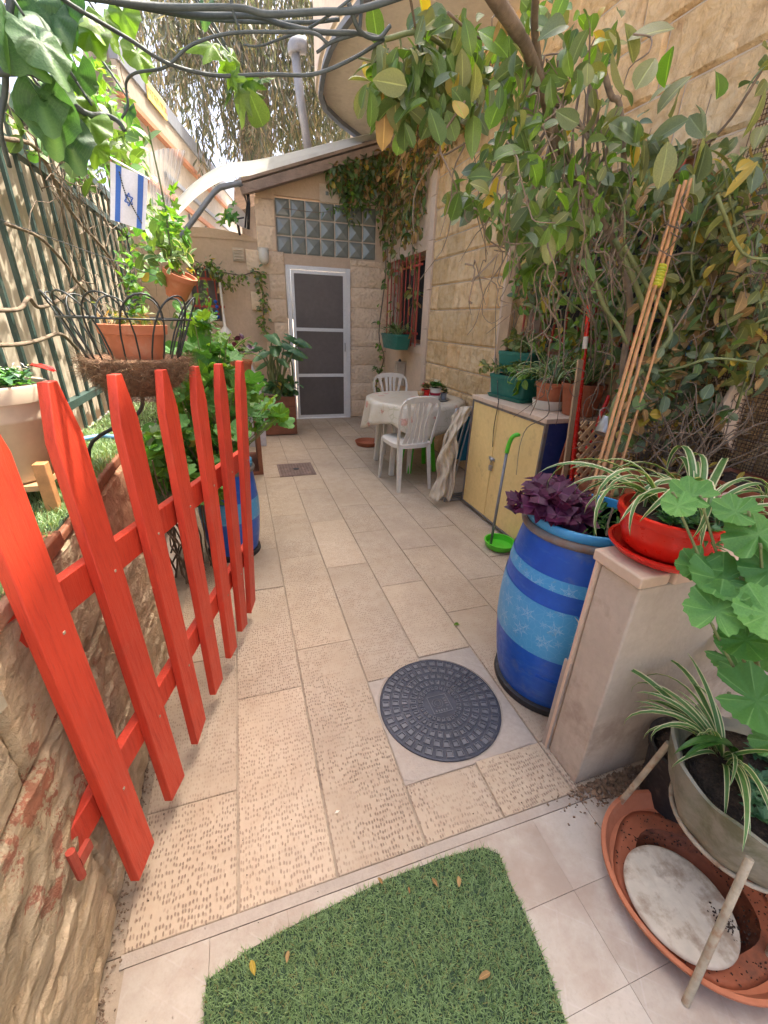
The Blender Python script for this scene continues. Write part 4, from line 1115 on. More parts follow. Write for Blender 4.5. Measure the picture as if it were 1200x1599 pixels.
# yellow sticker on the fascia with letters
def hb(u, v, off=-.105):
    n2 = (1, -.197, 0); P = NB(14, 0, off); return hit(u, v, P, n2)
s0, s1 = 8.92, 9.72
st = MB().add([NB(s0, 4.30, -.115), NB(s1, 4.30, -.115), NB(s1, 4.53, -.115), NB(s0, 4.53, -.115), NB(s0, 4.30, -.10), NB(s1, 4.30, -.10), NB(s1, 4.53, -.10), NB(s0, 4.53, -.10)], [(0, 1, 2, 3), (7, 6, 5, 4), (0, 3, 7, 4), (1, 5, 6, 2), (3, 2, 6, 7), (0, 4, 5, 1)])
M['sticker'] = pm('yellow_sign_face', (.72, .56, .16), .5, (3, .05))
ssg = obj('sign', st, M['sticker'], nbd)
fc = bpy.data.curves.new('sign_lettering', 'FONT'); fc.body = 'סגרות מקורקעות'[::-1]; fc.size = .13; fc.extrude = .001; fc.align_x = 'CENTER'; fc.align_y = 'CENTER'
fo = bpy.data.objects.new('tmp_text', fc); COL.objects.link(fo); bpy.context.view_layer.update()
fm = bpy.data.meshes.new_from_object(fo.evaluated_get(bpy.context.evaluated_depsgraph_get())); bpy.data.objects.remove(fo)
fm.materials.clear(); fm.materials.append(M['brownline']); fo = bpy.data.objects.new('sign_lettering', fm)
fdir = (NB(s1, 0) - NB(s0, 0)).normalized()
Bm = Matrix((fdir, Vector((0, 0, 1)), fdir.cross(Vector((0, 0, 1))))).transposed()
COL.objects.link(fo); fo.parent = ssg; fo.matrix_basis = Matrix.Translation(NB((s0 + s1) / 2, 4.415, -.118) - WP[ssg.name]) @ Bm.to_4x4()

# ================================================================= LEFT: cream pot on little wooden stand, butterfly, basket, hanging pot
cpz = PT + .06; cpx, cpy = -.60, 1.30
cp = thing('cream_planter', 'large cream plastic pot of small succulents on the raised bed', 'plant pot', (cpx, cpy, cpz))
prof = [(0, 0), (.088, 0), (.095, .006), (.118, .15), (.120, .152), (.122, .16), (.121, .165), (.128, .198), (.132, .199), (.134, .232), (.130, .238), (.122, .236), (.118, .21), (0, .205)]
obj('pot', MB().lathe((cpx, cpy, cpz), prof, 48), M['cream_pot'], cp, smooth=True, auto=50)
obj('soil', MB().lathe((cpx, cpy, cpz), [(.118, .212), (0, .225)], 24), M['soil'], cp, smooth=True)
def sedum_items(c, rad, n, size, mats, h=.03, tm_=('mini', 'ov2')):
    out = []
    for i in range(n):
        a = random.random() * 6.28; rr = rad * math.sqrt(random.random()); p = Vector(c) + Vector((rr * math.cos(a), rr * math.sin(a), random.random() * h))
        b0 = random.random() * 6.28
        for k in range(6):
            a2 = b0 + k * 1.05; d = Vector((math.cos(a2), math.sin(a2), random.uniform(.2, 1.1)))
            out.append((p, d, (0, 0, 1), size * random.uniform(.7, 1.2), random.choice(tm_), random.choice(mats)))
    return out
foliage(cp, sedum_items((cpx, cpy, cpz + .23), .108, 110, .024, ['leaf_sedum', 'leaf_ger'], .03), 60)
leaf_merge('flowers', cp, [( (cpx + random.uniform(-.09, .09), cpy + random.uniform(-.09, .09), cpz + .268), rv(1) + Vector((0, 0, .3)), (0, 0, 1), .012, 'mini', 'petal_white') for _ in range(40)])
ws = thing('pallet_stand', 'small orange wooden stand under the cream pot', 'stand', (cpx, cpy, PT - .01))
for (dx, dy) in ((-.10, -.10), (.11, -.10), (.12, .10), (-.10, .10)):
    obj('leg', MB().box(cpx + dx - .014, cpy + dy - .014, PT - .012, cpx + dx + .014, cpy + dy + .014, cpz + (.06 if dx > 0 else -.002)), M['bamboo'], ws, bevel=.002)
for i in range(3): obj('slat', MB().box(cpx - .084, cpy - .09 + i * .07, cpz - .016, cpx + .094, cpy - .04 + i * .07, cpz - .002), M['wood_lattice'], ws)
bf = thing('butterfly_ornament', 'red metal butterfly on a stake beside the cream pot', 'ornament', (-.50, 1.38, 1.19))
bp = wy(72, 578, 1.36)
obj('stake', MB().tube([(bp.x - .01, bp.y, PT), (bp.x, bp.y, bp.z)], .0022, 6), M['steel'], bf)
for s_, dx in ((1, .012), (-1, -.012)):
    w_ = [(0, 0), (.02, .018), (.052, .020), (.066, .006), (.056, -.012), (.03, -.016), (.0, -.008)]
    mb = MB().prism([bp + Vector((.0 + s_ * 0 + x * .75, y * 1.2 * s_, .012 + x * (-.28) + abs(y) * .3 + .0)) + Vector((-.03 + (0 if s_ > 0 else .0), 0, 0)) for x, y in w_], (0, 0, .0015)); obj('wing', mb, M['redgloss'], bf)
obj('body', MB().tube([bp + Vector((-.03, 0, .012)), bp + Vector((.018, 0, .0))], [.003, .002], 6), M['redgloss'], bf)

# hanging wire basket
bx, by, bz = wy(200, 500, 1.55)
bk = thing('wire_basket', 'round black wire basket lined with coir holding a terracotta pot', 'basket', (bx, by, bz - .13))
RB = .175
rimz = bz + .005
mb = MB()
for (r_, z) in ((RB, rimz), (RB * .55, rimz - .19)):
    obj('ring', MB().tube([(bx + r_ * math.cos(a), by + r_ * math.sin(a), z) for a in np.linspace(0, 2 * PI, 33)], .0028, 6, cap=False), M['blackwire'], bk, smooth=True)
nh = 12
for i in range(nh):
    a0 = 2 * PI * i / nh; a1 = a0 + 2 * PI / nh * 1.55
    pts = []
    for k in range(17):
        t = k / 16; th = a0 + (a1 - a0) * (.5 - .5 * math.cos(PI * t)); s_ = math.sin(PI * t)
        z = -.19 + (.19 + .062) * s_ ** .55; rr = RB * .55 + (RB * 1.12 - RB * .55) * s_ ** .6
        pts.append((bx + rr * math.cos(th), by + rr * math.sin(th), rimz + z))
    obj('hoop', MB().tube(pts, .0026, 6), M['blackwire'], bk, smooth=True)
def coirw(a, z): return 1 + .05 * math.sin(5 * a + 3 * z) + .03 * math.sin(11 * a)
obj('coir_liner', MB().lathe((bx, by, rimz - .225), [(0, 0), (.06, .005), (.105, .03), (.135, .075), (.145, .11), (.13, .118), (.10, .10), (0, .095)], 40, wob=coirw), M['coir'], bk, smooth=True)
mb = MB()
for i in range(5200):
    a = random.random() * 6.28; z = random.uniform(-.012, .125); rr = (.06 + .085 * min(1, z / .075)) * coirw(a, z)
    p = Vector((bx + rr * math.cos(a), by + rr * math.sin(a), rimz - .225 + z)); d = (Vector((math.cos(a), math.sin(a), -.3)) * .5 + rv(.7)).normalized() * random.uniform(.01, .05)
    q = p + d; m_ = (p + q) / 2 + rv(.003); s_ = rv(1).normalized() * .0005
    mb.add([p - s_, p + s_, m_ + s_, m_ - s_, q], [(0, 1, 2, 3), (3, 2, 4)])
o = obj('coir_fibres', mb, M['coirfibre'], bk, fix=False); o['kind'] = 'stuff'
pz = rimz - .125
ip = obj('inner_pot', MB().lathe((bx + .01, by - .01, pz), [(0, 0), (.068, 0), (.086, .082), (.092, .083), (.095, .108), (.088, .109), (.084, .094), (0, .094)], 40), M['terracotta'], bk, smooth=True, auto=50)
obj('soil', MB().lathe((bx + .01, by - .01, pz), [(.084, .095), (.05, .105), (0, .102)], 24), M['soil'], bk, smooth=True)
it = []
for i in range(26): it += twiggy([(bx + random.uniform(-.07, .07), by + random.uniform(-.07, .07), pz + .11), (bx + random.uniform(-.09, .09), by + random.uniform(-.09, .09), pz + .125 + random.random() * .03)], 5, .03, ['minil', 'long'], ['leaf_khaki', 'leaf_dry'], .01)
for i in range(3):
    b0 = Vector((bx + .02 * i, by, pz + .11)); it += twiggy([b0, b0 + Vector((.01, .0, .08)), b0 + Vector((.02 - .02 * i, .02, .16))], 26, .03, ['ov1', 'mini'], ['leaf_bright', 'leaf_ger'], .015, hang=-.3)
foliage(bk, it, 60)
obj('bracket', MB().tube(catmull([(bx, by, rimz - .21), (bx - .01, by, rimz - .26), (bx - .05, by, rimz - .30), (XL - .06, by, PT + .08), (XL - .09, by, PT - .02)], 4), .006, 8), M['blackwire'], bk, smooth=True)

# tilted terracotta pot tied to the fence
hp0 = wy(272, 440, 2.6)
hpn = thing('fence_pot', 'tilted terracotta pot of ivy tied high on the fence', 'plant pot', hp0)
ax_ = Vector((.35, -.25, 1)).normalized()
def tilt_lathe(c, prof, seg, axis, mat, name, parent):
    mb = MB().lathe((0, 0, 0), prof, seg); q = Vector((0, 0, 1)).rotation_difference(Vector(axis).normalized())
    mb.v = [tuple(Vector(c) + q @ Vector(p)) for p in mb.v]; return obj(name, mb, mat, parent, smooth=True, auto=50)
tilt_lathe(hp0 + Vector((0, 0, -.07)), [(0, 0), (.048, 0), (.070, .09), (.078, .091), (.080, .115), (.072, .115), (.067, .10), (0, .10)], 28, ax_, M['terracotta'], 'pot', hpn)
it = cluster(hp0 + Vector((.02, 0, .10)), (.09, .09, .06), 45, .06, ['long', 'ov1'], ['leaf_spider', 'leaf_vine'], hang=-.2)
it += cluster(hp0 + Vector((.03, 0, .24)), (.06, .05, .15), 30, .075, ['ivy', 'ivy2'], ['leaf_bright', 'leaf_ger'], hang=0)
it += twiggy([hp0 + Vector((.11, -.03, .05)), hp0 + Vector((.14, -.03, -.08)), hp0 + Vector((.135, -.03, -.24))], 70, .028, ['mini', 'ov1'], ['leaf_vine', 'leaf_grey'], .025)
foliage(hpn, it, 110)
mb = MB(); stem(mb, [hp0 + Vector((0, 0, .04)), hp0 + Vector((.01, 0, .3)), hp0 + Vector((-.01, 0, .6))], [.005, .003]); obj('stem', mb, M['darkstem'], hpn)
mb = MB().tube([hp0 + Vector((-.08, 0, .02)), (FX + .03, hp0.y + .1, hp0.z + .25)], .002, 5); obj('tie_wire', mb, M['blackwire'], hpn)

# ---------------------------------------------------------------- flag on a chain
fg = thing('hanging_flag', 'white flag with two blue stripes and a blue star hanging from the vines', 'flag', wy(200, 310, 1.9))
FY = 1.9
c00 = wy(172, 252, FY); c10 = wy(231, 279, FY); c11 = wy(227, 360, FY); c01 = wy(172, 343, FY)
M['flagw'] = pm('white_flag_cloth', (.78, .80, .86), .8, (20, .03), (60, .1, .001)); M['flagb'] = pm('blue_flag_print', (.06, .17, .55), .8, (20, .05), (60, .1, .001))
def fp(i, j, off=0.0):
    p = c00.lerp(c10, i).lerp(c01.lerp(c11, i), j); return p + Vector((.0, -off + .004 * math.sin(i * 7 + j * 3), 0))
o = obj('cloth', MB().grid(lambda i, j: fp(i, j), 16, 16), M['flagw'], fg, smooth=True, fix=False)
for (a, b) in ((.14, .29), (.74, .89)): obj('stripe', MB().grid(lambda i, j, a=a, b=b: fp(a + (b - a) * i, j, .0012), 3, 16), M['flagb'], fg, smooth=True, fix=False)
stp = MB()
for fl_ in (1, -1):
    pts = [Vector((.515 + .125 * math.sin(2.094 * k), 0, .53 - fl_ * .12 * math.cos(2.094 * k))) for k in range(3)]
    for k in range(3):
        a = pts[k]; b = pts[(k + 1) % 3]; stp.bar(fp(a.x, a.z, .002), fp(b.x, b.z, .002), .0015, .0032)
obj('star', stp, M['flagb'], fg)
mb = MB().tube([fp(-.15, -.07), fp(1.05, .0)], .003, 6); obj('pole', mb, M['white_paint'], fg)
ch = MB(); pts = catmull([wy(186, 268, FY - .01), wy(195, 300, FY - .012), wy(208, 325, FY - .012), wy(222, 350, FY - .012)], 8)
for a, b in zip(pts[::1], pts[1::1]): ch.tube([a, a.lerp(b, .72)], .0022, 5)
obj('chain', ch, M['blackwire'], fg)

# ================================================================= BLUE DRUM (foreground) and small drum behind the gate
def drum(name, label, cx, cy, H_, r0, rb_, rt, z0=0.0, group=None):
    d = thing(name, label, 'drum', (cx, cy, z0), group)
    def R(t): return r0 + (rb_ - r0) * math.sin(PI * min(1, t * 1.0)) ** .8 + (rt - r0) * t
    base = obj('base_ring', MB().lathe((cx, cy, z0), [(0, 0), (r0 + .012, 0), (r0 + .016, .008), (r0 + .014, .03), (r0 + .004, .036), (0, .036)], 56), M['black'], d, smooth=True, auto=50)
    prof = [(0, .034)] + [(R(i / 28), .036 + (H_ - .075) * i / 28) for i in range(29)] + [(rt - .004, H_ - .03), (rt - .02, H_ - .06), (0, H_ - .075)]
    t0 = Vector((cx, cy, z0))
    b = obj('body', MB().lathe(t0, prof, 72), M['blue'], d, smooth=True, auto=50)
    obj('rim_band', MB().lathe((cx, cy, z0 + H_ - .06), [(rt + .008, 0), (rt + .020, .004), (rt + .024, .016), (rt + .018, .028), (rt + .008, .030)], 72), M['greyrim'], d, smooth=True, auto=60)
    lip = [(rt + .006, -.03), (rt + .009, -.028), (rt + .010, 0), (rt + .004, .004), (rt - .004, .002), (rt - .006, -.03)]
    obj('lip', MB().lathe((cx, cy, z0 + H_), lip, 72), M['snow'], d, smooth=True, auto=60)
    return d, R, t0
def snowmat():
    """printed vinyl wrap: pale blue with snowflakes"""
    t = NT('snowflake_wrap'); u = t.n('UVMap', dict(uv_map='UVMap')).outputs[0]; p = t.pos()
    base = t.mix(t.noise(p, 4, 4), (.035, .26, .58), (.085, .40, .68))
    bub = t.n('TexVoronoi', dict(feature='DISTANCE_TO_EDGE', voronoi_dimensions='2D'), Vector=u, Scale=34.0)
    base = t.mix(t.mr(bub.outputs[0], 0, .07, .16, 0), base, (.35, .60, .80))
    def flakes(base, scale, r0, off):
        uu = t.mapv(u, (scale, scale, 1), loc=(off, off * 1.7, 0))
        v = t.n('TexVoronoi', dict(feature='F1', voronoi_dimensions='2D'), Vector=uu, Scale=1.0, Randomness=.55)
        loc = t.n('VectorMath', dict(operation='SUBTRACT'), _0=uu, _1=v.outputs['Position']).outputs[0]
        s = t.n('SeparateXYZ', Vector=loc); x = s.outputs[0]; y = s.outputs[1]
        ang = t.math('ARCTAN2', y, x); rr = v.outputs['Distance']
        rnd = t.n('SeparateXYZ', Vector=v.outputs['Color']).outputs[0]
        arm = t.math('ABSOLUTE', t.math('SINE', t.math('ADD', t.math('MULTIPLY', ang, 3.0), rnd)))      # six arms
        d = t.math('MULTIPLY', t.math('MULTIPLY', arm, rr), .4)
        a = t.math('MULTIPLY', t.mr(d, 0.004, .016, 1, 0), t.math('LESS_THAN', rr, r0))
        ring = t.math('SUBTRACT', rr, t.math('ADD', t.math('MULTIPLY', t.math('SUBTRACT', 1, arm), r0 * .35), r0 * .35))
        b_ = t.math('MULTIPLY', t.mr(t.math('ABSOLUTE', ring), .006, .022, .8, 0), t.math('LESS_THAN', rr, r0 * 1.1))
        m = t.math('MULTIPLY', t.math('MAXIMUM', a, b_), t.math('GREATER_THAN', rnd, .25))
        return t.mix(t.math('MULTIPLY', m, .48), base, (.50, .66, .76))
    base = flakes(base, 9.0, .32, 0.0); base = flakes(base, 17.0, .30, 3.3)
    dn = t.noise(p, 14, 6, .7); base = t.mix(t.mr(dn, .62, .72, 0, .45), base, (.25, .33, .38))
    return t.done(t.pbsdf(base, .38, t.bump(t.noise(p, 18, 3), .12, .002)))
M['snow'] = snowmat()
def wrap(name, d, t0, R, H_, f0, f1, off=.0022, a0=0.0, a1=2 * PI, seg=72, mat='snow'):
    """vinyl band on the drum between two height functions f0(angle) < f1(angle), as fractions of the height"""
    V = []; F = []; UV = []; ny_ = 14
    for j in range(ny_ + 1):
        for i in range(seg + 1):
            a = a0 + (a1 - a0) * i / seg; t = f0(a) + (f1(a) - f0(a)) * j / ny_
            rr = R(t) + off; V.append((t0.x + rr * math.cos(a), t0.y + rr * math.sin(a), t0.z + .036 + (H_ - .075) * t))
    for j in range(ny_):
        for i in range(seg):
            q = j * (seg + 1) + i; F.append((q, q + 1, q + seg + 2, q + seg + 1))
            for (ii, jj) in ((i, j), (i + 1, j), (i + 1, j + 1), (i, j + 1)):
                a = a0 + (a1 - a0) * ii / seg; UV += [a * .27, (f0(a) + (f1(a) - f0(a)) * jj / ny_) * H_]
    me = mesh_of(name, [Vector(p) - WP[d.name] for p in V], F, M[mat], True, False)
    me.uv_layers.new(name='UVMap').data.foreach_set('uv', UV)
    o = bpy.data.objects.new(name, me); COL.objects.link(o); o.parent = d; WP[o.name] = WP[d.name]; return o
DH = .80
dA, RA, tA = drum('blue_drum', 'big bright blue plastic drum with snowflake bands planted with purple oxalis', 1.165, 1.105, DH, .215, .262, .205)
def dent(a):   # torn notch in the upper edge of the wide band, on the side that faces the gate
    x = (a - 4.25 + PI) % (2 * PI) - PI
    return .665 - (.085 * max(0, 1 - abs(x) / .16) if x < 0 else .085 * max(0, 1 - x / .05)) + .006 * math.sin(3 * a)
wrap('snowflake_wrap', dA, tA, RA, DH, lambda a: .36, dent, seg=220)
wrap('snowflake_wrap', dA, tA, RA, DH, lambda a: .75, lambda a: .815)
# torn flap of the wrap, pale backing turned out
a = 4.22; rr = RA(.62)
fc_ = Vector((tA.x + rr * math.cos(a), tA.y + rr * math.sin(a), tA.z + .036 + (DH - .075) * .635)); tn = Vector((-math.sin(a), math.cos(a), 0)); rn = Vector((math.cos(a), math.sin(a), 0))
obj('torn_flap', MB().add([fc_ + tn * -.045 + Vector((0, 0, .02)), fc_ + tn * .022 + rn * .006 - Vector((0, 0, .035)), fc_ + tn * .005 + rn * .022 - Vector((0, 0, .038)), fc_ + tn * -.02 + rn * .012 - Vector((0, 0, .01))], [(0, 1, 2, 3)]), M['white_plastic'], dA)
obj('soil', MB().lathe((tA.x, tA.y, 0), [(.2, DH - .05), (.1, DH - .04), (0, DH - .045)], 32), M['soil'], dA, smooth=True)
for (a, z) in ((3.9, .22), (3.9, .235)): 
    pts = [(tA.x + (RA(z) + .001) * math.cos(q), tA.y + (RA(z) + .001) * math.sin(q), .036 + (DH - .075) * z) for q in np.linspace(a - .16, a + .16, 9)]; obj('moulded_line', MB().tube(pts, .002, 5), M['blue'], dA)

dB, RB_, tB = drum('small_blue_drum', 'smaller blue drum with pale band behind the red gate', -.15, 2.62, .62, .150, .178, .155)
wrap('snowflake_wrap', dB, tB, RB_, .62, lambda a: .42, lambda a: .66)
obj('soil', MB().lathe((tB.x, tB.y, 0), [(.15, .57), (0, .585)], 24), M['soil'], dB, smooth=True)

# ================================================================= LOW WALL with cap slabs
lwl = thing('low_wall', 'low beige plastered wall with stone cap beside the blue drum', 'wall', (1.4, .73, 0))
obj('plaster', MB().box(.945, .668, 0, 2.10, .805, .796), M['plaster_low'] if 'plaster_low' in M else M['cement'], lwl, bevel=.006)
obj('edge_tile', MB().box(.936, .808, 0, 1.06, .820, .835), M['sill'], lwl, bevel=.002)
obj('edge_tile', MB().box(.937, .806, .0, .944, .835, .41), M['cement'], lwl)
for (a, b_, dz) in ((.925, 1.03, 0), (1.033, 1.17, .003), (1.173, 1.42, -.002), (1.423, 1.8, 0), (1.803, 2.1, .002)):
    obj('cap_slab', MB().box(a + random.uniform(.001, .006), .655 + random.uniform(-.004, .006), .803, b_ - .002, .826, .838 + dz), M['sill'], lwl, bevel=.005)

# ---------------------------------------------------------------- red bowl planter
rbx, rby, rz = 1.085, .745, .840
bw_ = thing('red_bowl_planter', 'round red plastic bowl planter with matching saucer on the low wall', 'plant pot', (rbx, rby, rz))
obj('saucer', MB().lathe((rbx, rby, rz), [(0, 0), (.105, 0), (.125, .012), (.138, .028), (.141, .028), (.143, .034), (.134, .035), (.118, .016), (0, .012)], 56), M['redplastic'], bw_, smooth=True, auto=50)
obj('bowl', MB().lathe((rbx, rby, rz + .014), [(0, 0), (.085, 0), (.108, .02), (.122, .065), (.128, .098), (.136, .099), (.139, .104), (.139, .122), (.128, .124), (.122, .107), (0, .10)], 56), M['redplastic'], bw_, smooth=True, auto=50)
obj('soil', MB().lathe((rbx, rby, rz + .014), [(.122, .104), (.06, .116), (0, .112)], 24), M['soil'], bw_, smooth=True)

# ================================================================= CABINET
cb = thing('storage_cabinet', 'low cabinet with two yellow doors and a navy side', 'cabinet', (1.95, 2.55, 0))
X0, X1, Y0, Y1, CZ = 1.725, 2.145, 2.10, 2.985, .915
obj('side_panel', MB().box(X0 + .012, Y0, .045, X1, Y0 + .02, CZ - .03), M['bluedark'], cb)
obj('side_panel', MB().box(X0 + .012, Y1 - .02, .045, X1, Y1, CZ - .03), M['bluedark'], cb)
obj('back_panel', MB().box(X1 - .02, Y0 + .021, .05, X1 - .002, Y1 - .021, CZ - .03), M['bluedark'], cb)
obj('bottom_panel', MB().box(X0 + .012, Y0 + .021, .045, X1 - .021, Y1 - .021, .06), M['bluedark'], cb)
fr_ = MB()
fr_.box(X0 - .012, Y0 - .004, .04, X0 + .011, Y0 + .010, CZ - .03); fr_.box(X0 - .012, Y1 - .010, .04, X0 + .011, Y1 + .004, CZ - .03); fr_.box(X0 - .012, Y0 + .010, .028, X0 + .010, Y1 - .010, .041); fr_.box(X0 - .012, Y0 + .010, CZ - .046, X0 + .010, Y1 - .010, CZ - .03)
obj('edge_trim', fr_, M['greyrim'], cb)
ysplit = 2.615
for (a, b_, nm) in ((Y0 + .014, ysplit - .012, 'door'), (ysplit + .012, Y1 - .014, 'door')):
    dd = obj(nm, MB().box(X0 - .008, a, .042, X0 + .008, b_, CZ - .047), M['yellow'], cb, bevel=.002)
obj('centre_strip', MB().box(X0 - .004, ysplit - .010, .042, X0 + .008, ysplit + .010, CZ - .047), M['yellowdark'] if 'yellowdark' in M else M['yellow'], cb)
lt = obj('latch', MB().box(X0 - .018, ysplit - .04, .50, X0 - .009, ysplit + .035, .522), M['steel'], cb, bevel=.002)
obj('knob', MB().lathe((X0 - .02, ysplit - .015, .50), [(0, 0), (.016, .0), (.018, .01), (.012, .022), (0, .024)], 14), M['steel'], cb, smooth=True)
pk = obj('padlock', MB().box(X0 - .03, ysplit - .03, .425, X0 - .012, ysplit + .004, .462), M['steel'], cb, bevel=.003)
obj('shackle', MB().tube([(X0 - .021, ysplit - .026, .46), (X0 - .021, ysplit - .026, .487), (X0 - .021, ysplit - .013, .497), (X0 - .021, ysplit, .487), (X0 - .021, ysplit, .46)], .0028, 6), M['steel'], pk)
for i in range(4): obj('foot', MB().box([X0 + .03, X1 - .07][i % 2], [Y0 + .02, Y1 - .06][i // 2], 0, [X0 + .07, X1 - .03][i % 2], [Y0 + .06, Y1 - .02][i // 2], .045), M['black'], cb)
yy = Y0 - .015
while yy < Y1:
    y1 = min(yy + random.uniform(.2, .3), Y1 + .012)
    for (a, b_) in ((X0 - .02, X0 + .12), (X0 + .122, X1 + .005)): obj('top_tile', MB().box(a, yy + .0015, CZ - .029, b_, y1 - .0015, CZ + random.uniform(-.002, .003)), M['sill'], cb, bevel=.003)
    yy = y1
mb = MB(); stem(mb, [wx(776, 560, 1.9), wx(778, 620, 1.75), (X0 - .02, 2.62, .93), (X0 - .022, 2.63, .75), (X0 - .02, 2.615, .6)], .003, 5, 6)
obj('cord', mb, M['black'], cb, smooth=True)
# dustpan with long handle in front of the cabinet
dp = thing('long_handled_dustpan', 'lime green dustpan with grey pole and hooked grip by the cabinet', 'dustpan', (1.60, 2.18, 0))
pcx, pcy = 1.60, 2.20
pan = MB().lathe((pcx, pcy, .004), [(0, 0), (.085, 0), (.10, .012), (.106, .045), (.112, .046), (.112, .050), (.100, .050), (.093, .012), (0, .008)], 36, sx=.95, sy=1.0)
obj('pan', pan, M['lime'], dp, smooth=True, auto=50)
ptop = wy(790, 705, 2.26)
obj('pole', MB().tube([(pcx - .05, pcy + .03, .02), wy(792, 706, 2.27)], .0095, 10), M['galv2'] if 'galv2' in M else M['galv'], dp, smooth=True)
hk = catmull([wy(791.5, 708, 2.27), wy(796, 692, 2.27), wy(801, 683, 2.26), wy(807, 679.5, 2.25), wy(813, 680, 2.24)], 5)
obj('grip', MB().tube(hk, [.014] * (len(hk) - 3) + [.011, .009, .006], 10), M['lime'], dp, smooth=True)

# ================================================================= PLANTERS ON THE CABINET
def trough(name, label, c, lx, ly, h, mat, rot=0.0, group=None, saucer=True, taper=.86):
    t = thing(name, label, 'planter', c, group); c = Vector(c); cr, sr = math.cos(rot), math.sin(rot)
    def ring(hx, hy, z, k=3):
        out = []
        r_ = min(hx, hy) * .25
        for (sx, sy, a0) in ((1, 1, 0), (-1, 1, PI / 2), (-1, -1, PI), (1, -1, 3 * PI / 2)):
            for q in range(k + 1):
                a = a0 + PI / 2 * q / k; x = sx * (hx - r_) + r_ * math.cos(a); y = sy * (hy - r_) + r_ * math.sin(a)
                out.append((c.x + x * cr - y * sr, c.y + x * sr + y * cr, c.z + z))
        return out
    def loft(rs, capb=True, capt=True):
        mb = MB(); V = []; F = []; n_ = len(rs[0])
        for r in rs: V += r
        for j in range(len(rs) - 1):
            for i in range(n_): F.append((j * n_ + i, j * n_ + (i + 1) % n_, (j + 1) * n_ + (i + 1) % n_, (j + 1) * n_ + i))
        if capb: F.append(tuple(range(n_ - 1, -1, -1)))
        if capt: F.append(tuple((len(rs) - 1) * n_ + i for i in range(n_)))
        return mb.add(V, F)
    a, b_ = lx / 2, ly / 2
    z0 = .016 if saucer else 0
    if saucer: obj('tray', loft([ring(a * taper + .012, b_ * taper + .012, 0), ring(a * taper + .022, b_ * taper + .022, .022), ring(a * taper + .016, b_ * taper + .016, .022), ring(a * taper + .008, b_ * taper + .008, .006)]), mat, t, smooth=True, auto=40)
    obj('trough', loft([ring(a * taper, b_ * taper, z0), ring(a * .97, b_ * .97, h - .025), ring(a, b_, h - .024), ring(a, b_, h), ring(a - .008, b_ - .008, h), ring(a - .012, b_ - .012, h - .02)]), mat, t, smooth=True, auto=40)
    obj('soil', loft([ring(a - .013, b_ - .013, h - .019), ring(a - .05, b_ - .05, h - .010)], capb=False), M['soil'], t)
    return t
gp1 = trough('green_trough', 'larger dark green trough planter on the left end of the cabinet top', (1.915, 2.76, CZ + .003), .19, .40, .165, M['green_plastic'], rot=.12)
gp2 = trough('green_trough', 'upper small green trough planter standing behind the larger trough', (1.985, 2.86, CZ + .175), .15, .30, .15, M['green_plastic'], rot=.3, saucer=False)
tag(obj('wooden_block', MB().box(2.02, 2.86, CZ + .004, 2.13, 2.97, CZ + .178), M['wood_brown'], bevel=.004), 'wooden block hidden under the upper green trough', 'block')
def pot(name, label, c, rt, rb_, h, mat, rim=.03, saucer=None, group=None, cat='plant pot', wob=None, axis=None):
    t = thing(name, label, cat, c, group); c = Vector(c); z0 = 0
    if saucer:
        rs, hs, sm_ = saucer; obj('saucer', MB().lathe(c, [(0, 0), (rs * .86, 0), (rs * .96, hs * .4), (rs, hs), (rs - .005, hs), (rs * .9, .012), (0, .01)], 44), sm_, t, smooth=True, auto=50); z0 = .012
    r1 = rb_ + (rt - rb_) * (1 - rim / h)
    obj('pot', MB().lathe(c, [(0, z0), (rb_, z0), (r1, h - rim), (rt + .004, h - rim + .002), (rt + .008, h), (rt - .002, h), (r1 - .012, h - rim), (0, h - rim)], 44), mat, t, smooth=True, auto=50)
    obj('soil', MB().lathe(c, [(r1 - .011, h - rim + .006), (r1 * .5, h - rim + .016), (0, h - rim + .013)], 24), M['soil'], t, smooth=True)
    return t
wp = pot('terracotta_pot', 'terracotta pot in a white saucer with a variegated spider plant on the cabinet', (1.935, 2.38, CZ + .004), .098, .076, .17, M['terracotta'], .025, saucer=(.108, .058, M['white_plastic']))
tp2 = pot('terracotta_pot', 'plain wide terracotta pot behind the red broom pole', (2.00, 2.14 + .03, CZ + .004), .125, .095, .19, M['terradark'], .03)
# ================================================================= BENCH AND POTS DEEPER IN THE CORNER
bn = thing('plant_bench', 'dark wooden bench carrying the big pots in the right corner', 'bench', (1.85, 1.4, 0))
for i in range(4): obj('plank', MB().box(1.66 + i * .12, .86, .655, 1.772 + i * .12, 1.72, .685), M['wood_brown'], bn)
for (a, b_) in ((1.68, .9), (1.68, 1.65), (2.08, .9), (2.08, 1.65)): obj('leg', MB().box(a, b_, 0, a + .05, b_ + .05, .654), M['wood_brown'], bn)
obj('apron', MB().box(1.685, .88, .58, 1.70, 1.70, .654), M['wood_brown'], bn)
bp1 = pot('wide_terracotta_pot', 'wide orange terracotta bowl holding the tangled grey-leaved shrub', (1.83, 1.36, .687), .20, .14, .16, M['terracotta'], .035)
# orange timber planter and board at the far right
tr = trough('timber_trough', 'rectangular brown terracotta trough at the right edge behind the spider leaves', (1.98, 1.10, .687), .26, .34, .17, M['terradark'], saucer=False)
b0 = [wy(1165, 592, 1.30), wy(1122, 652, 1.30), wy(1178, 705, 1.30), wy(1235, 690, 1.30), wy(1225, 600, 1.30)]
tag(obj('cream_board', MB().prism([(min(p.x, 2.12), p.y + (p.z - 1.0) * .1, p.z) for p in b0], (0, .018, 0)), M['cream_board'], bevel=.002), 'pale cream board propped up behind the brown trough at right', 'board')

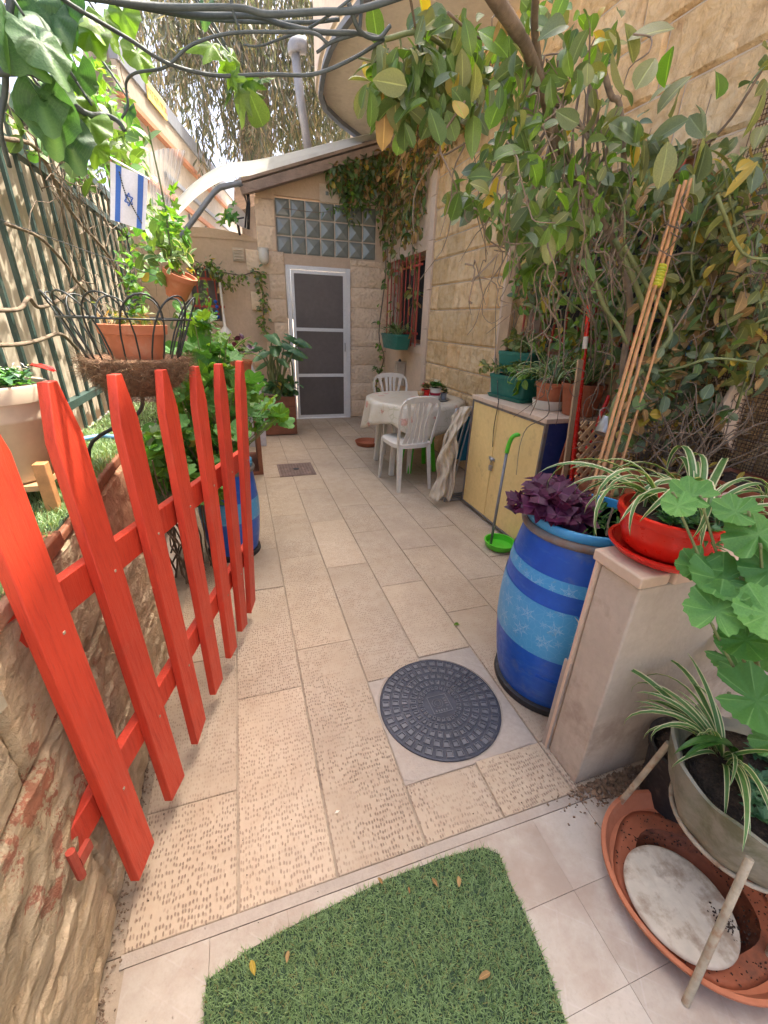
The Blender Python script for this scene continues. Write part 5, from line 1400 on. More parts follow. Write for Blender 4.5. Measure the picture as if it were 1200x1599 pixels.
# lattice offcut leaning in front of the cabinet side
lt_ = thing('wood_lattice', 'small panel of pale diagonal wood lattice near the drum', 'trellis', wy(925, 745, 1.72))
la = wy(905, 770, 1.70); lb_ = wy(972, 765, 1.70); lc = wy(975, 655, 1.78); ld = wy(925, 662, 1.78)
ex = (lb_ - la); ez = (ld + lc - la - lb_) / 2; exn = ex.normalized(); ezn = ez.normalized(); W_, H2 = .27, .44
la = la - exn * .03 - ezn * .06
nrm_ = exn.cross(ezn)
for s_ in (1, -1):
    for k in range(-8, 12):
        # clip the diagonal strip to the rectangle
        c0 = k * .058; pts = []
        for i in range(41):
            x = i / 40 * W_; z = c0 + s_ * x * 1.0 + (0 if s_ > 0 else W_)
            if 0 <= z <= H2: pts.append((x, z))
        if len(pts) > 3:
            p0, p1 = pts[0], pts[-1]; a = la + exn * p0[0] + ezn * p0[1] + nrm_ * (.005 * s_); b = la + exn * p1[0] + ezn * p1[1] + nrm_ * (.005 * s_)
            obj('lattice_slat', MB().bar(a, b, .018, .008, up=nrm_), M['wood_lattice'], lt_)

# ---------------------------------------------------------------- poles and tools
def pole(name, label, cat, a, b, r, mat, extra=None, group=None):
    a = Vector(a); b = Vector(b); t = thing(name, label, cat, a, group)
    obj('shaft', MB().tube([a, b], r, 12), mat, t, smooth=True, auto=50); return t
rp = pole('broom_pole', 'bright red broom pole with black tip leaning upright by the cabinet', 'broom', wy(893, 745, 1.98), wy(921, 476, 2.04), .0125, M['redgloss'])
a = wy(921, 476, 2.04); b = wy(922, 466, 2.04); obj('tip', MB().tube([a, b], .013, 10), M['black'], rp)
a = wy(913.5, 545, 2.018); b = wy(915.5, 526, 2.025); obj('label_band', MB().tube([a, b], .0133, 12), M['white_plastic'], rp)
a = wy(893, 745, 1.98); obj('lower_tube', MB().tube([a, Vector((a.x - .03, a.y - .02, .05))], .0125, 10), M['redgloss'], rp); obj('broom_head', MB().box(a.x - .16, a.y - .06, 0, a.x + .10, a.y + .03, .06), M['redplastic'], rp, bevel=.01)
rp2 = pole('red_rake', 'second red pole slanting low behind the metal can', 'garden tool', wy(900, 742, 1.94), wy(952, 618, 1.99), .012, M['redgloss'])
pl_ = thing('wooden_stake', 'weathered flat wooden stake leaning left of the red pole', 'stake', wy(883, 735, 1.93)); obj('shaft', MB().bar(wy(883, 735, 1.93), wy(907, 562, 2.0), .014, .034, up=(1, 0, 0)), M['wood_pale'], pl_, bevel=.002)
p = wy(883, 735, 1.93); obj('foot', MB().bar(p, (p.x - .03, p.y, .0), .014, .034, up=(1, 0, 0)), M['wood_pale'], pl_)
tag(obj('terracotta_board', MB().prism([wy(868, 742, 2.08 - .02), wy(925, 742, 2.08 - .02), wy(925, 662, 2.08 - .02), wy(893, 668, 2.08 - .02)], (0, .012, 0)), M['terradark'], bevel=.002), 'brown board leaning against the navy cabinet side', 'board')
og_ = pole('orange_rake', 'orange handle with yellow collar behind the bamboo', 'tool handle', wy(954, 560, 2.0), wy(985, 455, 2.03), .017, M['bamboo']); obj('collar', MB().tube([wy(951, 570, 2.0), wy(954, 556, 2.0)], .018, 10), M['sticker'], og_)
rg = pole('garden_shears', 'red grip of a small garden tool behind the leaves', 'garden tool', wy(984, 545, 1.9), wy(992, 520, 1.92), .013, M['redgloss']); obj('tip', MB().tube([wy(992, 520, 1.92), wy(995, 508, 1.92)], .015, 10), M['black'], rg)
# bamboo canes rising out of the drum
cz = [((921, 775, 1.13), (1062, 290, 1.45), .0058, 'leftmost orange bamboo cane rising from the drum'), ((932, 768, 1.16), (1071, 283, 1.46), .0068, 'thickest orange bamboo cane in the tied bunch'), ((944, 768, 1.18), (1080, 280, 1.47), .0055, 'rightmost orange bamboo cane in the tied bunch'), ((962, 755, 1.22), (1048, 470, 1.42), .0050, 'short orange bamboo cane on the right of the bunch')]
for (a, b, r, lab) in cz:
    t = pole('bamboo_cane', lab, 'bamboo cane', wy(*a), wy(*b), r, M['bamboo'], group='bamboo canes tied above the drum')
    a = wy(*a); b = wy(*b); low = Vector((max(.99, a.x - .01), a.y, DH - .05)); obj('lower_cane', MB().tube([a, a.lerp(low, 1)], r, 8), M['bamboo'], t)
    n_ = 8
    for i in range(n_): q = a.lerp(b, (i + random.random() * .6) / n_); dd = (b - a).normalized() * .003; obj('node', MB().tube([q - dd, q + dd], r * 1.18, 10), M['bamboo'], t)
mb = MB()
for i in range(7):
    c = (wy(932, 768, 1.16).lerp(wy(1071, 283, 1.46), .735 - i * .0095) * .4 + wy(944, 768, 1.18).lerp(wy(1080, 280, 1.47), .735 - i * .0095) * .3 + wy(921, 775, 1.13).lerp(wy(1062, 290, 1.45), .735 - i * .0095) * .3); a_ = (wy(1071, 283, 1.46) - wy(932, 768, 1.16)).normalized(); mb.tube([c - a_ * .003, c + a_ * .003], .0200 if i % 2 else .0190, 12)
M['tape'] = pm('yellow_green_tape', (.50, .50, .03), .5, (6, .1), streak=((.10, .38, .04), (1, 1, 210), .9)); tag(obj('tape_wrap', mb, M['tape'], smooth=True), 'yellow and green tape wound round the bamboo bunch', 'tape')
# metal can hanging near the canes
cn = thing('metal_can', 'small tilted metal mug hanging beside the bamboo canes', 'mug', wy(940, 655, 1.5))
cc = wy(944, 668, 1.45); q = Vector((-.55, -.25, .7)).normalized()
tilt_lathe(cc - q * .0 - Vector((.0, 0, .03)), [(0, 0), (.036, 0), (.037, .002), (.037, .075), (.033, .075), (.033, .004), (0, .004)], 24, (.45, .1, .85), M['steel'], 'cup', cn)
obj('handle', MB().tube(catmull([cc + Vector((-.03, 0, .03)), cc + Vector((-.045, 0, .075)), cc + Vector((-.01, 0, .085)), cc + Vector((.02, 0, .05))], 4), .0025, 6), M['steel'], cn)
# blue peg / toy among the leaves
bc = wy(1068, 540, 1.62); bt = thing('blue_reel', 'small bright blue plastic reel half hidden in the shrub', 'reel', bc)
tilt_lathe(bc, [(.036, 0), (.052, .0), (.052, .014), (.036, .014), (.036, 0)], 20, (-.3, -.8, .4), M['hose'], 'ring', bt); obj('clip', MB().obox(bc + Vector((.05, -.02, -.05)), .03, .014, .04), M['hose'], bt, bevel=.003)

# ================================================================= PLANT STAND, FLUTED PLANTER, SAUCER AND LID (lower right)
sx, sy = 1.115, .345
sc2 = thing('terracotta_saucer', 'very wide orange saucer on the ground under the plant stand', 'saucer', (1.05, .33, 0))
obj('dish', MB().lathe((1.05, .33, .001), [(0, .0), (.195, 0), (.213, .012), (.232, .052), (.238, .053), (.238, .060), (.227, .060), (.206, .014), (0, .009)], 72, rot=.3), M['terracotta'], sc2, smooth=True, auto=50)
obj('dirt', MB().lathe((1.05, .33, .001), [(.203, .0135), (.18, .015), (.1, .0115), (0, .0135)], 40, wob=lambda a, z: 1 + .04 * math.sin(5 * a)), M['terradark'], sc2, smooth=True)
ld = thing('oval_lid', 'dirty white oval lid lying inside the wide orange saucer', 'lid', (.972, .312, .028))  # a stained white lid lying loose in the saucer
obj('disc', MB().lathe((.972, .312, .028), [(0, 0), (.119, .0), (.126, .006), (.124, .012), (.116, .014), (.06, .011), (0, .012)], 56, sx=1.0, sy=1.06, rot=.2), M['lid'], ld, smooth=True, auto=60)
mb = MB()
for i in range(120):
    p = Vector((1.045 + random.gauss(0, .010), .245 + random.gauss(0, .014), .042)); s_ = random.uniform(.001, .004); mb.obox(p, s_ * 1.5, s_, s_ * .6, ax=rv(1), az=rv(1))
o = obj('mud_crumbs', mb, M['soil'], ld); o['kind'] = 'stuff'
mb = MB()
for i in range(420):
    a = random.random() * 6.28; rr = random.uniform(.10, .195); s_ = random.uniform(.001, .0035); mb.obox((1.05 + rr * math.cos(a), .33 + rr * math.sin(a), .017), s_ * 1.5, s_, s_ * .6, ax=rv(1), az=rv(1))
o = obj('soil_crumbs', mb, M['soil'], sc2); o['kind'] = 'stuff'
ps = thing('plant_stand', 'pale flaking metal tripod stand carrying the fluted planter', 'plant stand', (sx, sy, 0))
RZ = .30
legs = [(fl(960, 1265), 2.33), (fl(1071, 1568), 4.1), (fl(1198, 1500), 5.2)]
for f_, a in legs:
    top_ = Vector((sx + .185 * (f_.x - sx) / (Vector((f_.x - sx, f_.y - sy)).length), sy + .185 * (f_.y - sy) / (Vector((f_.x - sx, f_.y - sy)).length), .37))
    if f_.x > 1.05: top_ = Vector((1.20, .24, .37))
    lg = obj('leg', MB().tube([f_, top_], .0085, 10), M['rusty'], ps, smooth=True, auto=60)
obj('ring', MB().tube([(sx + .02 + .150 * math.cos(a), sy + .150 * math.sin(a), .232) for a in np.linspace(0, 2 * PI, 41)], .006, 8, cap=False), M['rusty'], ps, smooth=True)
fp_ = thing('fluted_planter', 'grey green fluted plastic planter with a wavy rim full of sedum', 'plant pot', (sx + .02, sy, .27))
def flute(a, z): return 1 + .035 * math.cos(9 * a) * max(0, min(1, (z) / .12))
cx_, cy_ = sx + .02, sy
def frim(prof, seg=108):
    mb = MB(); V = []; F = []
    for (r, z, wv) in prof:
        for k in range(seg):
            a = 2 * PI * k / seg; rr = r * (1 + .035 * math.cos(9 * a) * wv); V.append((cx_ + rr * math.cos(a), cy_ + rr * math.sin(a), .27 + z + .010 * math.cos(9 * a) * wv * (z > .13)))
    for j in range(len(prof) - 1):
        for k in range(seg): k2 = (k + 1) % seg; F.append((j * seg + k, j * seg + k2, (j + 1) * seg + k2, (j + 1) * seg + k))
    F.append(tuple(range(seg - 1, -1, -1))); return mb.add(V, F)
obj('bowl', frim([(.11, -.045, 0), (.145, -.035, .5), (.168, .02, 1), (.184, .08, 1.2), (.194, .14, 1.4), (.199, .155, 1.4), (.192, .158, 1.4), (.180, .138, 1.1), (.165, .115, .8), (.01, .11, 0)]), M['fluted'], fp_, smooth=True, auto=60)
obj('soil', MB().lathe((cx_, cy_, .27), [(.165, .118), (.08, .132), (0, .128)], 32), M['soil'], fp_, smooth=True)
bpot = pot('black_nursery_pot', 'black plastic nursery pot in the shade behind the plant stand', (1.22, .535, .0), .115, .09, .24, M['black'], .03)

# ================================================================= TABLE, CHAIRS, THINGS BY THE WALL
tx, ty, tz = 1.66, 4.05, .715
tb_ = thing('patio_table', 'round white resin table under the flowered cloth', 'table', (tx, ty, 0))
obj('tabletop', MB().lathe((tx, ty, tz - .03), [(0, 0), (.46, 0), (.475, .012), (.47, .026), (0, .028)], 56), M['white_plastic'], tb_, smooth=True, auto=50)
for (a, b_) in ((-.30, -.24), (.30, -.24), (-.30, .26), (.30, .26)):
    obj('leg', MB().bar((tx + a * 1.06, ty + b_ * 1.06, 0), (tx + a * .9, ty + b_ * .9, tz - .03), .045, .05, up=(0, 1, 0)), M['white_plastic'], tb_, bevel=.006)
def clothmat():
    t = NT('flowered_oilcloth'); p = t.pos()
    base = t.mix(t.noise(p, 5, 4), (.60, .52, .40), (.68, .63, .52))
    s = t.mapv(p, (7, 7, 7))
    v = t.n('TexVoronoi', dict(feature='F1'), Vector=s, Scale=1.0, Randomness=.8)
    rr = v.outputs['Distance']
    pet = t.math('ADD', rr, t.math('MULTIPLY', t.noise(p, 60, 3), .35))
    c = t.mix(t.mr(pet, .36, .44, .8, 0), base, (.52, .20, .15)); c = t.mix(t.mr(pet, .27, .33, .8, 0), c, (.70, .42, .33)); c = t.mix(t.mr(pet, .17, .21, .8, 0), c, (.50, .13, .10))
    v2 = t.n('TexVoronoi', dict(feature='DISTANCE_TO_EDGE'), Vector=t.mapv(p, (16, 16, 16)), Scale=1.0)
    c = t.mix(t.math('MULTIPLY', t.mr(v2.outputs[0], .02, .06, 1, 0), t.mr(t.noise(p, 7, 3), .45, .6, 0, .5)), c, (.36, .34, .16))
    c = t.mix(t.mr(t.noise(p, 9, 5), .55, .7, 0, .4), c, (.60, .47, .27))
    return t.done(t.pbsdf(c, .3, t.bump(t.noise(p, 40, 3), .1, .002)))
M['cloth'] = clothmat()
def cloth(a, r):      # radial grid
    pass
V = []; F = []; nr, na = 16, 96
for j in range(nr + 1):
    for i in range(na):
        a = 2 * PI * i / na; s_ = j / nr
        if s_ <= .62: r_ = .485 * s_ / .62; z = tz + .003
        else:
            q = (s_ - .62) / .38; dr_p = .23 + .06 * math.cos(4 * a + .6) + .015 * math.sin(9 * a)
            r_ = .485 + .012 + q * (.035 + .030 * math.sin(11 * a + 1) + .018 * math.sin(17 * a)); z = tz - q * dr_p
        V.append((tx + r_ * math.cos(a), ty + r_ * math.sin(a), z))
for j in range(nr):
    for i in range(na): i2 = (i + 1) % na; F.append((j * na + i, j * na + i2, (j + 1) * na + i2, (j + 1) * na + i))
o = obj('tablecloth', MB().add(V, F), M['cloth'], smooth=True); md = o.modifiers.new('solid', 'SOLIDIFY'); md.thickness = .002
tag(o, 'cream flowered oilcloth draped over the round table', 'tablecloth')

def monobloc(loc, rot, label, group, seat_z=.44, back_z=.86, w=.40):
    loc = Vector(loc); cr, sr = math.cos(rot), math.sin(rot)
    t = thing('resin_chair', label, 'chair', loc, group)
    def W(x, y, z): return (loc.x + x * cr - y * sr, loc.y + x * sr + y * cr, loc.z + z)     # y+ is the front of the chair
    def tr(mb): mb.v = [W(*p) for p in mb.v]; return mb
    # seat: slightly dished rounded slab with skirt
    ns = 16; ring = []
    def sq(k, e=4.0): a = 2 * PI * k / 32; c_, s_ = math.cos(a), math.sin(a); rr = (abs(c_) ** e + abs(s_) ** e) ** (-1 / e); return c_ * rr, s_ * rr
    V = []; F = []
    for (k_, z) in ((0.0, seat_z - .012), (.7, seat_z - .008), (.95, seat_z), (1.0, seat_z - .006), (1.0, seat_z - .04), (.98, seat_z - .04), (.96, seat_z - .012), (0.0, seat_z - .02)):
        for i in range(32): x, y = sq(i); V.append((x * w / 2 * k_, y * .21 * k_, z))
    for j in range(7):
        for i in range(32): i2 = (i + 1) % 32; F.append((j * 32 + i, j * 32 + i2, (j + 1) * 32 + i2, (j + 1) * 32 + i))
    obj('seat', tr(MB().add(V, F)), M['white_plastic'], t, smooth=True, auto=45)
    def leg(x0, y0, x1, y1):
        mb = MB(); n_ = 6; V = []; F = []
        for j in range(n_ + 1):
            q = j / n_; hw = .028 + .014 * q; x = x0 + (x1 - x0) * q; y = y0 + (y1 - y0) * q; z = (seat_z - .02) * q; sx_ = 1 if x0 > 0 else -1
            # L-shaped leg section
            for (a, b_) in ((0, 0), (-hw * sx_, 0), (-hw * sx_, .007), (-.007 * sx_, .007), (-.007 * sx_, hw), (0, hw)): V.append((x + a, y + (b_ if y0 < 0 else -b_), z))
        for j in range(n_):
            for i in range(6): i2 = (i + 1) % 6; F.append((j * 6 + i, j * 6 + i2, (j + 1) * 6 + i2, (j + 1) * 6 + i))
        F.append((0, 1, 2, 3, 4, 5)); return tr(mb.add(V, F))
    hw_ = w / 2
    for (x0, y0, x1, y1) in ((-hw_ * .92, .225, -hw_ * .88, .19), (hw_ * .92, .225, hw_ * .88, .19), (-hw_ * .92, -.235, -hw_ * .86, -.19), (hw_ * .92, -.235, hw_ * .86, -.19)): obj('leg', leg(x0, y0, x1, y1), M['white_plastic'], t)
    # back frame: inverted U, leaning back
    def B(x, z): return Vector((x, -.185 - (z - seat_z) * .22, z))
    pts = [B(-hw_ * .92, seat_z - .02), B(-hw_ * .99, seat_z + .14), B(-hw_ * 1.06, seat_z + .28), B(-hw_ * .95, back_z - .055), B(-hw_ * .6, back_z - .012), B(0, back_z), B(hw_ * .6, back_z - .012), B(hw_ * .95, back_z - .055), B(hw_ * 1.06, seat_z + .28), B(hw_ * .99, seat_z + .14), B(hw_ * .92, seat_z - .02)]
    pts = catmull(pts, 4); V = []; F = []; n_ = len(pts)
    cen = B(0, seat_z + .2)
    for i, p in enumerate(pts):
        t_ = (pts[min(i + 1, n_ - 1)] - pts[max(i - 1, 0)]).normalized(); nr_ = Vector((0, 1, .22)).normalized(); s_ = t_.cross(nr_)
        ww = .020 + (.030 if p.z > back_z - .03 else 0)
        if s_.dot(cen - p) < 0: s_ = -s_
        for (a, b_) in ((0, 0), (ww, 0), (ww, .012), (0, .018)): V.append(p + s_ * a + nr_ * (b_ - .006))
    for i in range(n_ - 1):
        for k in range(4): k2 = (k + 1) % 4; F.append((i * 4 + k, i * 4 + k2, (i + 1) * 4 + k2, (i + 1) * 4 + k))
    obj('back_frame', tr(MB().add(V, F)), M['white_plastic'], t, smooth=True, auto=45)
    for k in range(5):
        u = (k - 2) / 2; xa = u * hw_ * .62; xb = u * hw_ * .50 * (1.25 if abs(u) == 1 else 1); mb = MB(); pp = [B(xa * .92, seat_z - .01), B(xa * .72, seat_z + .16), B(xb * .95, back_z - .10), B(xb * 1.12, back_z - .02)]
        pp = catmull(pp, 4); V = []; F = []
        for i, p in enumerate(pp):
            q = i / (len(pp) - 1); hw2 = .011 + .010 * abs(q - .45) * 2
            for (a, b_) in ((-hw2, -.004), (hw2, -.004), (hw2, .005), (-hw2, .005)): V.append(p + Vector((a, b_, 0)))
        for i in range(len(pp) - 1):
            for k_ in range(4): k2 = (k_ + 1) % 4; F.append((i * 4 + k_, i * 4 + k2, (i + 1) * 4 + k2, (i + 1) * 4 + k_))
        obj('back_slat', tr(mb.add(V, F)), M['white_plastic'], t, smooth=True, auto=45)
    return t
monobloc((1.395, 3.58, 0), .10, 'white resin chair with its back to us, in front of the table', 'white resin chairs at the table', .435, .855, .37)
monobloc((1.68, 4.70, 0), PI - .06, 'white resin chair on the far side of the table against the wall', 'white resin chairs at the table', .435, .855, .40)
# green chair seen under the table
gs = thing('green_stool', 'small green plastic stool tucked under the table', 'stool', (1.68, 3.95, 0))
obj('seat', MB().lathe((1.68, 3.95, .36), [(0, .02), (.15, .02), (.17, .01), (.168, -.03), (.15, -.03), (.145, 0), (0, 0)], 28), M['lime'], gs, smooth=True, auto=50)
for (a, b_) in ((-.12, -.12), (.12, -.12), (-.12, .12), (.12, .12)): obj('leg', MB().bar((1.68 + a * 1.15, 3.95 + b_ * 1.15, 0), (1.68 + a * .85, 3.95 + b_ * .85, .34), .04, .03, up=(0, 1, 0)), M['lime'], gs, bevel=.004)
# table top things
ttz = tz + .005
tray = tag(obj('serving_tray', MB().lathe((1.80, 3.93, ttz), [(0, 0), (.15, 0), (.165, .010), (.160, .012), (.148, .005), (0, .004)], 40), M['steel'], smooth=True, auto=50), 'thin round metal tray on the table under the flower pots', 'tray')
wpp = pot('white_flower_pot', 'white and pink printed pot of small white flowers on the table', (1.82, 3.93, ttz + .006), .058, .048, .105, M['white_plastic'], .012)
obj('print_band', MB().lathe((1.82, 3.93, ttz + .006), [(.0522, .035), (.0545, .06), (.0545, .0605)], 32), M['petal_red'], wpp)
rpp = pot('red_flower_pot', 'small dark red pot beside the white flower pot on the table', (1.735, 3.97, ttz + .006), .042, .034, .085, M['redplastic'], .012)
gpp = thing('glass_candle_holder', 'small clear amber glass on the table left of the red pot', 'glass', (1.67, 3.94, ttz + .006))
M['amber'] = pm('amber_glass', (.45, .30, .14), .1, (10, .1)); obj('bowl', MB().lathe((1.67, 3.94, ttz + .006), [(0, 0), (.028, 0), (.026, .01), (.012, .02), (.03, .04), (.034, .075), (.030, .075), (.02, .035), (0, .03)], 24), M['amber'], gpp, smooth=True)
foliage(wpp, sedum_items((1.82, 3.93, ttz + .115), .05, 40, .035, ['leaf_vine', 'leaf_ger'], .04) + [((1.82 + random.gauss(0, .03), 3.93 + random.gauss(0, .03), ttz + .165 + random.random() * .03), rv(1), (0, 0, 1), .02, 'mini', 'petal_white') for _ in range(30)], 60)
foliage(rpp, sedum_items((1.735, 3.97, ttz + .095), .035, 20, .03, ['leaf_vine', 'leaf_dry'], .05) + [((1.72 + random.gauss(0, .02), 3.96 + random.gauss(0, .02), ttz + .14 + random.random() * .03), rv(1), (0, 0, 1), .02, 'mini', 'petal_red') for _ in range(14)], 40)
jr = pot('small_dark_pot', 'tiny dark pot of sprigs on the right end of the tray', (1.90, 3.90, ttz + .006), .03, .026, .06, M['galv'], .01)
foliage(jr, sedum_items((1.90, 3.90, ttz + .07), .03, 16, .03, ['leaf_khaki', 'leaf_vine'], .06), 30)
tag(obj('red_floor_saucer', MB().lathe((1.42, 4.95, 0), [(0, 0), (.13, 0), (.155, .05), (.15, .052), (.125, .01), (0, .008)], 32), M['terradark'], smooth=True, auto=50), 'red brown saucer on the floor beyond the table', 'saucer')
# folded chairs leaning at the far end of the cabinet, half hidden by a cloth
M['teal'] = pm('teal_canvas', (.015, .13, .17), .8, (8, .1))
FLAB = ['nearest folded metal garden chair leaning between cabinet and table', 'second folded metal garden chair in the leaning stack', 'third folded metal garden chair in the leaning stack', 'farthest folded metal garden chair in the leaning stack']
for k in range(4):
    y0 = 3.04 + .045 * k
    fcx = thing('folding_chair', FLAB[k], 'folding chair', (1.7, y0, 0), 'folded chairs leaning by the cabinet')
    x0 = 1.56 - .012 * k
    for q in range(2):
        xa = x0 + .045 * q
        obj('frame_tube', MB().tube(catmull([(xa + .19, y0 + .02, .74), (xa + .15, y0 + .02, .72), (xa + .02, y0, .06), (xa + .03, y0, .015), (xa + .10, y0, .012), (xa + .30, y0, .012), (xa + .36, y0, .05), (xa + .48, y0 + .02, .72)], 4), .0075, 8), M['steel'], fcx, smooth=True)
    obj('seat_cloth', MB().prism([(x0 + .12, y0 + .012, .36), (x0 + .40, y0 + .012, .36), (x0 + .46, y0 + .02, .70), (x0 + .195, y0 + .02, .70)], (0, .005, 0)), M['teal'], fcx)
M['cover'] = pm('stained_cream_cover', (.56, .48, .36), .75, (5, .12), (25, .6, .008), dirt=((.38, .26, .12), 6, .50, .65))
cv = [[(702, 650, 3.12), (715, 636, 3.02), (738, 634, 3.00)], [(694, 690, 3.08), (706, 680, 2.98), (722, 668, 2.97)], [(682, 735, 3.02), (700, 730, 2.95), (714, 712, 2.95)], [(668, 781, 2.99), (688, 778, 2.92), (700, 780, 2.96)]]
cvp = [[wy(*q) for q in r] for r in cv]
def cov(i, j):
    a = [catmull([cvp[r][c] for r in range(4)], 12) for c in range(3)]
    jj = j * 36; q = int(min(jj, 35)); f_ = jj - q
    c3_ = [a[c][q].lerp(a[c][q + 1], f_) for c in range(3)]
    p = c3_[0].lerp(c3_[1], i * 2) if i < .5 else c3_[1].lerp(c3_[2], i * 2 - 1)
    return p + Vector((-.4, -.8, .1)) * (.030 * math.sin(i * 10 + j * 5) * (.4 + j) + .014 * math.sin(j * 23 + i * 9) + .012 * math.sin(i * 27 - j * 7) + .012 * math.sin(j * 11 + i * 4) * (1 - i)) + Vector((.022 * math.sin(j * 8 + 1) + .010 * math.sin(j * 19 + i * 3), 0, .012 * math.sin(i * 9 + 2) * (j > .8)))
o = obj('chair_cover', MB().grid(cov, 36, 40), M['cover'], smooth=True, fix=False); md = o.modifiers.new('solid', 'SOLIDIFY'); md.thickness = .003
tag(o, 'crumpled cream cloth cover hanging off the folded chairs', 'cloth cover')
# window box with spider plant on the grille
wb = trough('window_box', 'dark green window box hanging under the far red grille', (1.975, 5.62, 1.085), .22, .62, .18, M['green_plastic'], saucer=False, taper=.8)
# lantern hanging below
ln = thing('garden_lantern', 'cream framed glass lantern on the wall behind the far chair', 'lantern', (2.08, 5.75, .62))
lx, ly = 2.085, 5.72
for (a, b_) in ((-.05, -.05), (.05, -.05), (-.05, .05), (.05, .05)): obj('post', MB().box(lx + a - .008, ly + b_ - .008, .62, lx + a + .008, ly + b_ + .008, .90), M['cream_pot'], ln)
obj('roof', MB().box(lx - .065, ly - .065, .90, lx + .065, ly + .065, .915), M['cream_pot'], ln, bevel=.003); obj('base', MB().box(lx - .065, ly - .065, .605, lx + .065, ly + .065, .62), M['cream_pot'], ln); obj('knob', MB().lathe((lx, ly, .915), [(.0, 0), (.022, .0), (.018, .02), (.006, .035), (0, .036)], 12), M['black'], ln)
obj('glass', MB().box(lx - .045, ly - .045, .622, lx + .045, ly + .045, .898), M['cream_pot'], ln)
obj('bracket', MB().box(lx + .04, ly - .01, .60, XR + .01, ly + .01, .606), M['black'], ln)
# wall lamp and hanging ornaments on the left wing
wlp = wy(412, 398, YB - .06); wl_ = thing('wall_lamp', 'pale bulkhead lamp on the pecked stone left of the door', 'lamp', wlp)
obj('mount', MB().obox(wlp + Vector((0, .035, .06)), .14, .04, .05), M['cream_pot'], wl_, bevel=.01)
M['lampglass'] = pm('frosted_glass', (.60, .56, .47), .25, (8, .05)); tilt_lathe(wlp + Vector((0, 0, .055)), [(.058, 0), (.066, .02), (.066, .10), (.05, .15), (.02, .17), (0, .172)], 24, (0, -.25, -1), M['lampglass'], 'glass', wl_)
bl = thing('hanging_bell', 'small brass bell hanging by the little red grille', 'bell', wy(345, 455, 6.5)); b_ = wy(344, 452, 6.52)
tilt_lathe(b_ + Vector((0, 0, -.05)), [(.05, 0), (.036, .03), (.03, .07), (.0, .085)], 18, (0, 0, 1), M['amber'], 'bell', bl); obj('string', MB().tube([b_ + Vector((0, 0, .03)), b_ + Vector((0, 0, .22))], .004, 5), M['black'], bl)
hl = thing('hanging_lantern', 'small white hanging lamp below the little grilled window', 'lantern', wy(352, 520, 6.4)); h_ = wy(352, 515, 6.4)
tilt_lathe(h_ + Vector((0, 0, -.05)), [(.08, 0), (.075, .03), (.02, .09), (.012, .24), (0, .25)], 20, (0, 0, 1), M['white_plastic'], 'shade', hl)
obj('chimes', MB().tube([h_ + Vector((-.05, 0, -.05)), h_ + Vector((-.05, 0, -.25))], .006, 6).tube([h_ + Vector((.04, 0, -.05)), h_ + Vector((.04, 0, -.28))], .006, 6).tube([h_ + Vector((.0, -.04, -.05)), h_ + Vector((0, -.04, -.22))], .006, 6), M['galv'], hl)
obj('cord', MB().tube([h_ + Vector((0, 0, .19)), h_ + Vector((0, 0, .55))], .014, 6), M['white_plastic'], hl)
# blue drop ornaments on the grille
ob_ = thing('blue_ornament', 'dark blue glass drop ornament on the small red grille', 'ornament', wy(338, 480, 6.5)); c = wy(338, 482, 6.52)
for k in range(4): obj('bead', MB().lathe(c + Vector((.01 * (k % 2), 0, .08 - .06 * k)), [(0, -.025), (.022, -.01), (.024, .01), (0, .026)], 12), M['blue'], ob_, smooth=True)
# marble slab standing by the planter box
M['marble'] = pm('grey_veined_marble', (.58, .58, .62), .35, (3, .1), (30, .1, .002), dirt=((.34, .34, .40), 5, .53, .5))
mp = [wy(u, v, 5.12) for u, v in ((405, 702), (417, 700), (414, 655), (408, 610), (401, 585), (394, 571), (385, 567))] ; mp = [Vector((-.14, 5.12, mp[-1].z)), Vector((-.14, 5.12, 0))] + mp
mp[2].z = 0; mp[3].z = 0
tag(obj('marble_slab', MB().prism([p + Vector((0, .0, .0)) for p in mp], (0, .03, 0)), M['marble'], bevel=.003), 'upright grey marble slab with curved edge behind the gate', 'slab')
# wooden crate planter with arum
px0, px1, py0, py1 = .205, .640, 5.60, 6.05
cr_ = thing('wooden_planter', 'square stained wooden planter box left of the screen door', 'planter', ((px0 + px1) / 2, (py0 + py1) / 2, 0))
for i in range(4):
    z0 = .012 + i * .122; z1 = z0 + .118
    for (a, b_, c, d) in ((px0, py0, px1, py0 + .022), (px0, py1 - .022, px1, py1), (px0, py0 + .023, px0 + .022, py1 - .023), (px1 - .022, py0 + .023, px1, py1 - .023)):
        obj('board', MB().box(a, b_, z0, c, d, z1), M['planter_wood'] if 'planter_wood' in M else M['wood_brown'], cr_, bevel=.003)
obj('soil', MB().box(px0 + .024, py0 + .024, .40, px1 - .024, py1 - .024, .47), M['soil'], cr_)
obj('bark_slab', MB().obox(Vector((px0 + .13, py0 + .06, .515)), .30, .10, .03, ax=(1, .1, -.12)), M['bark'], cr_, bevel=.008)
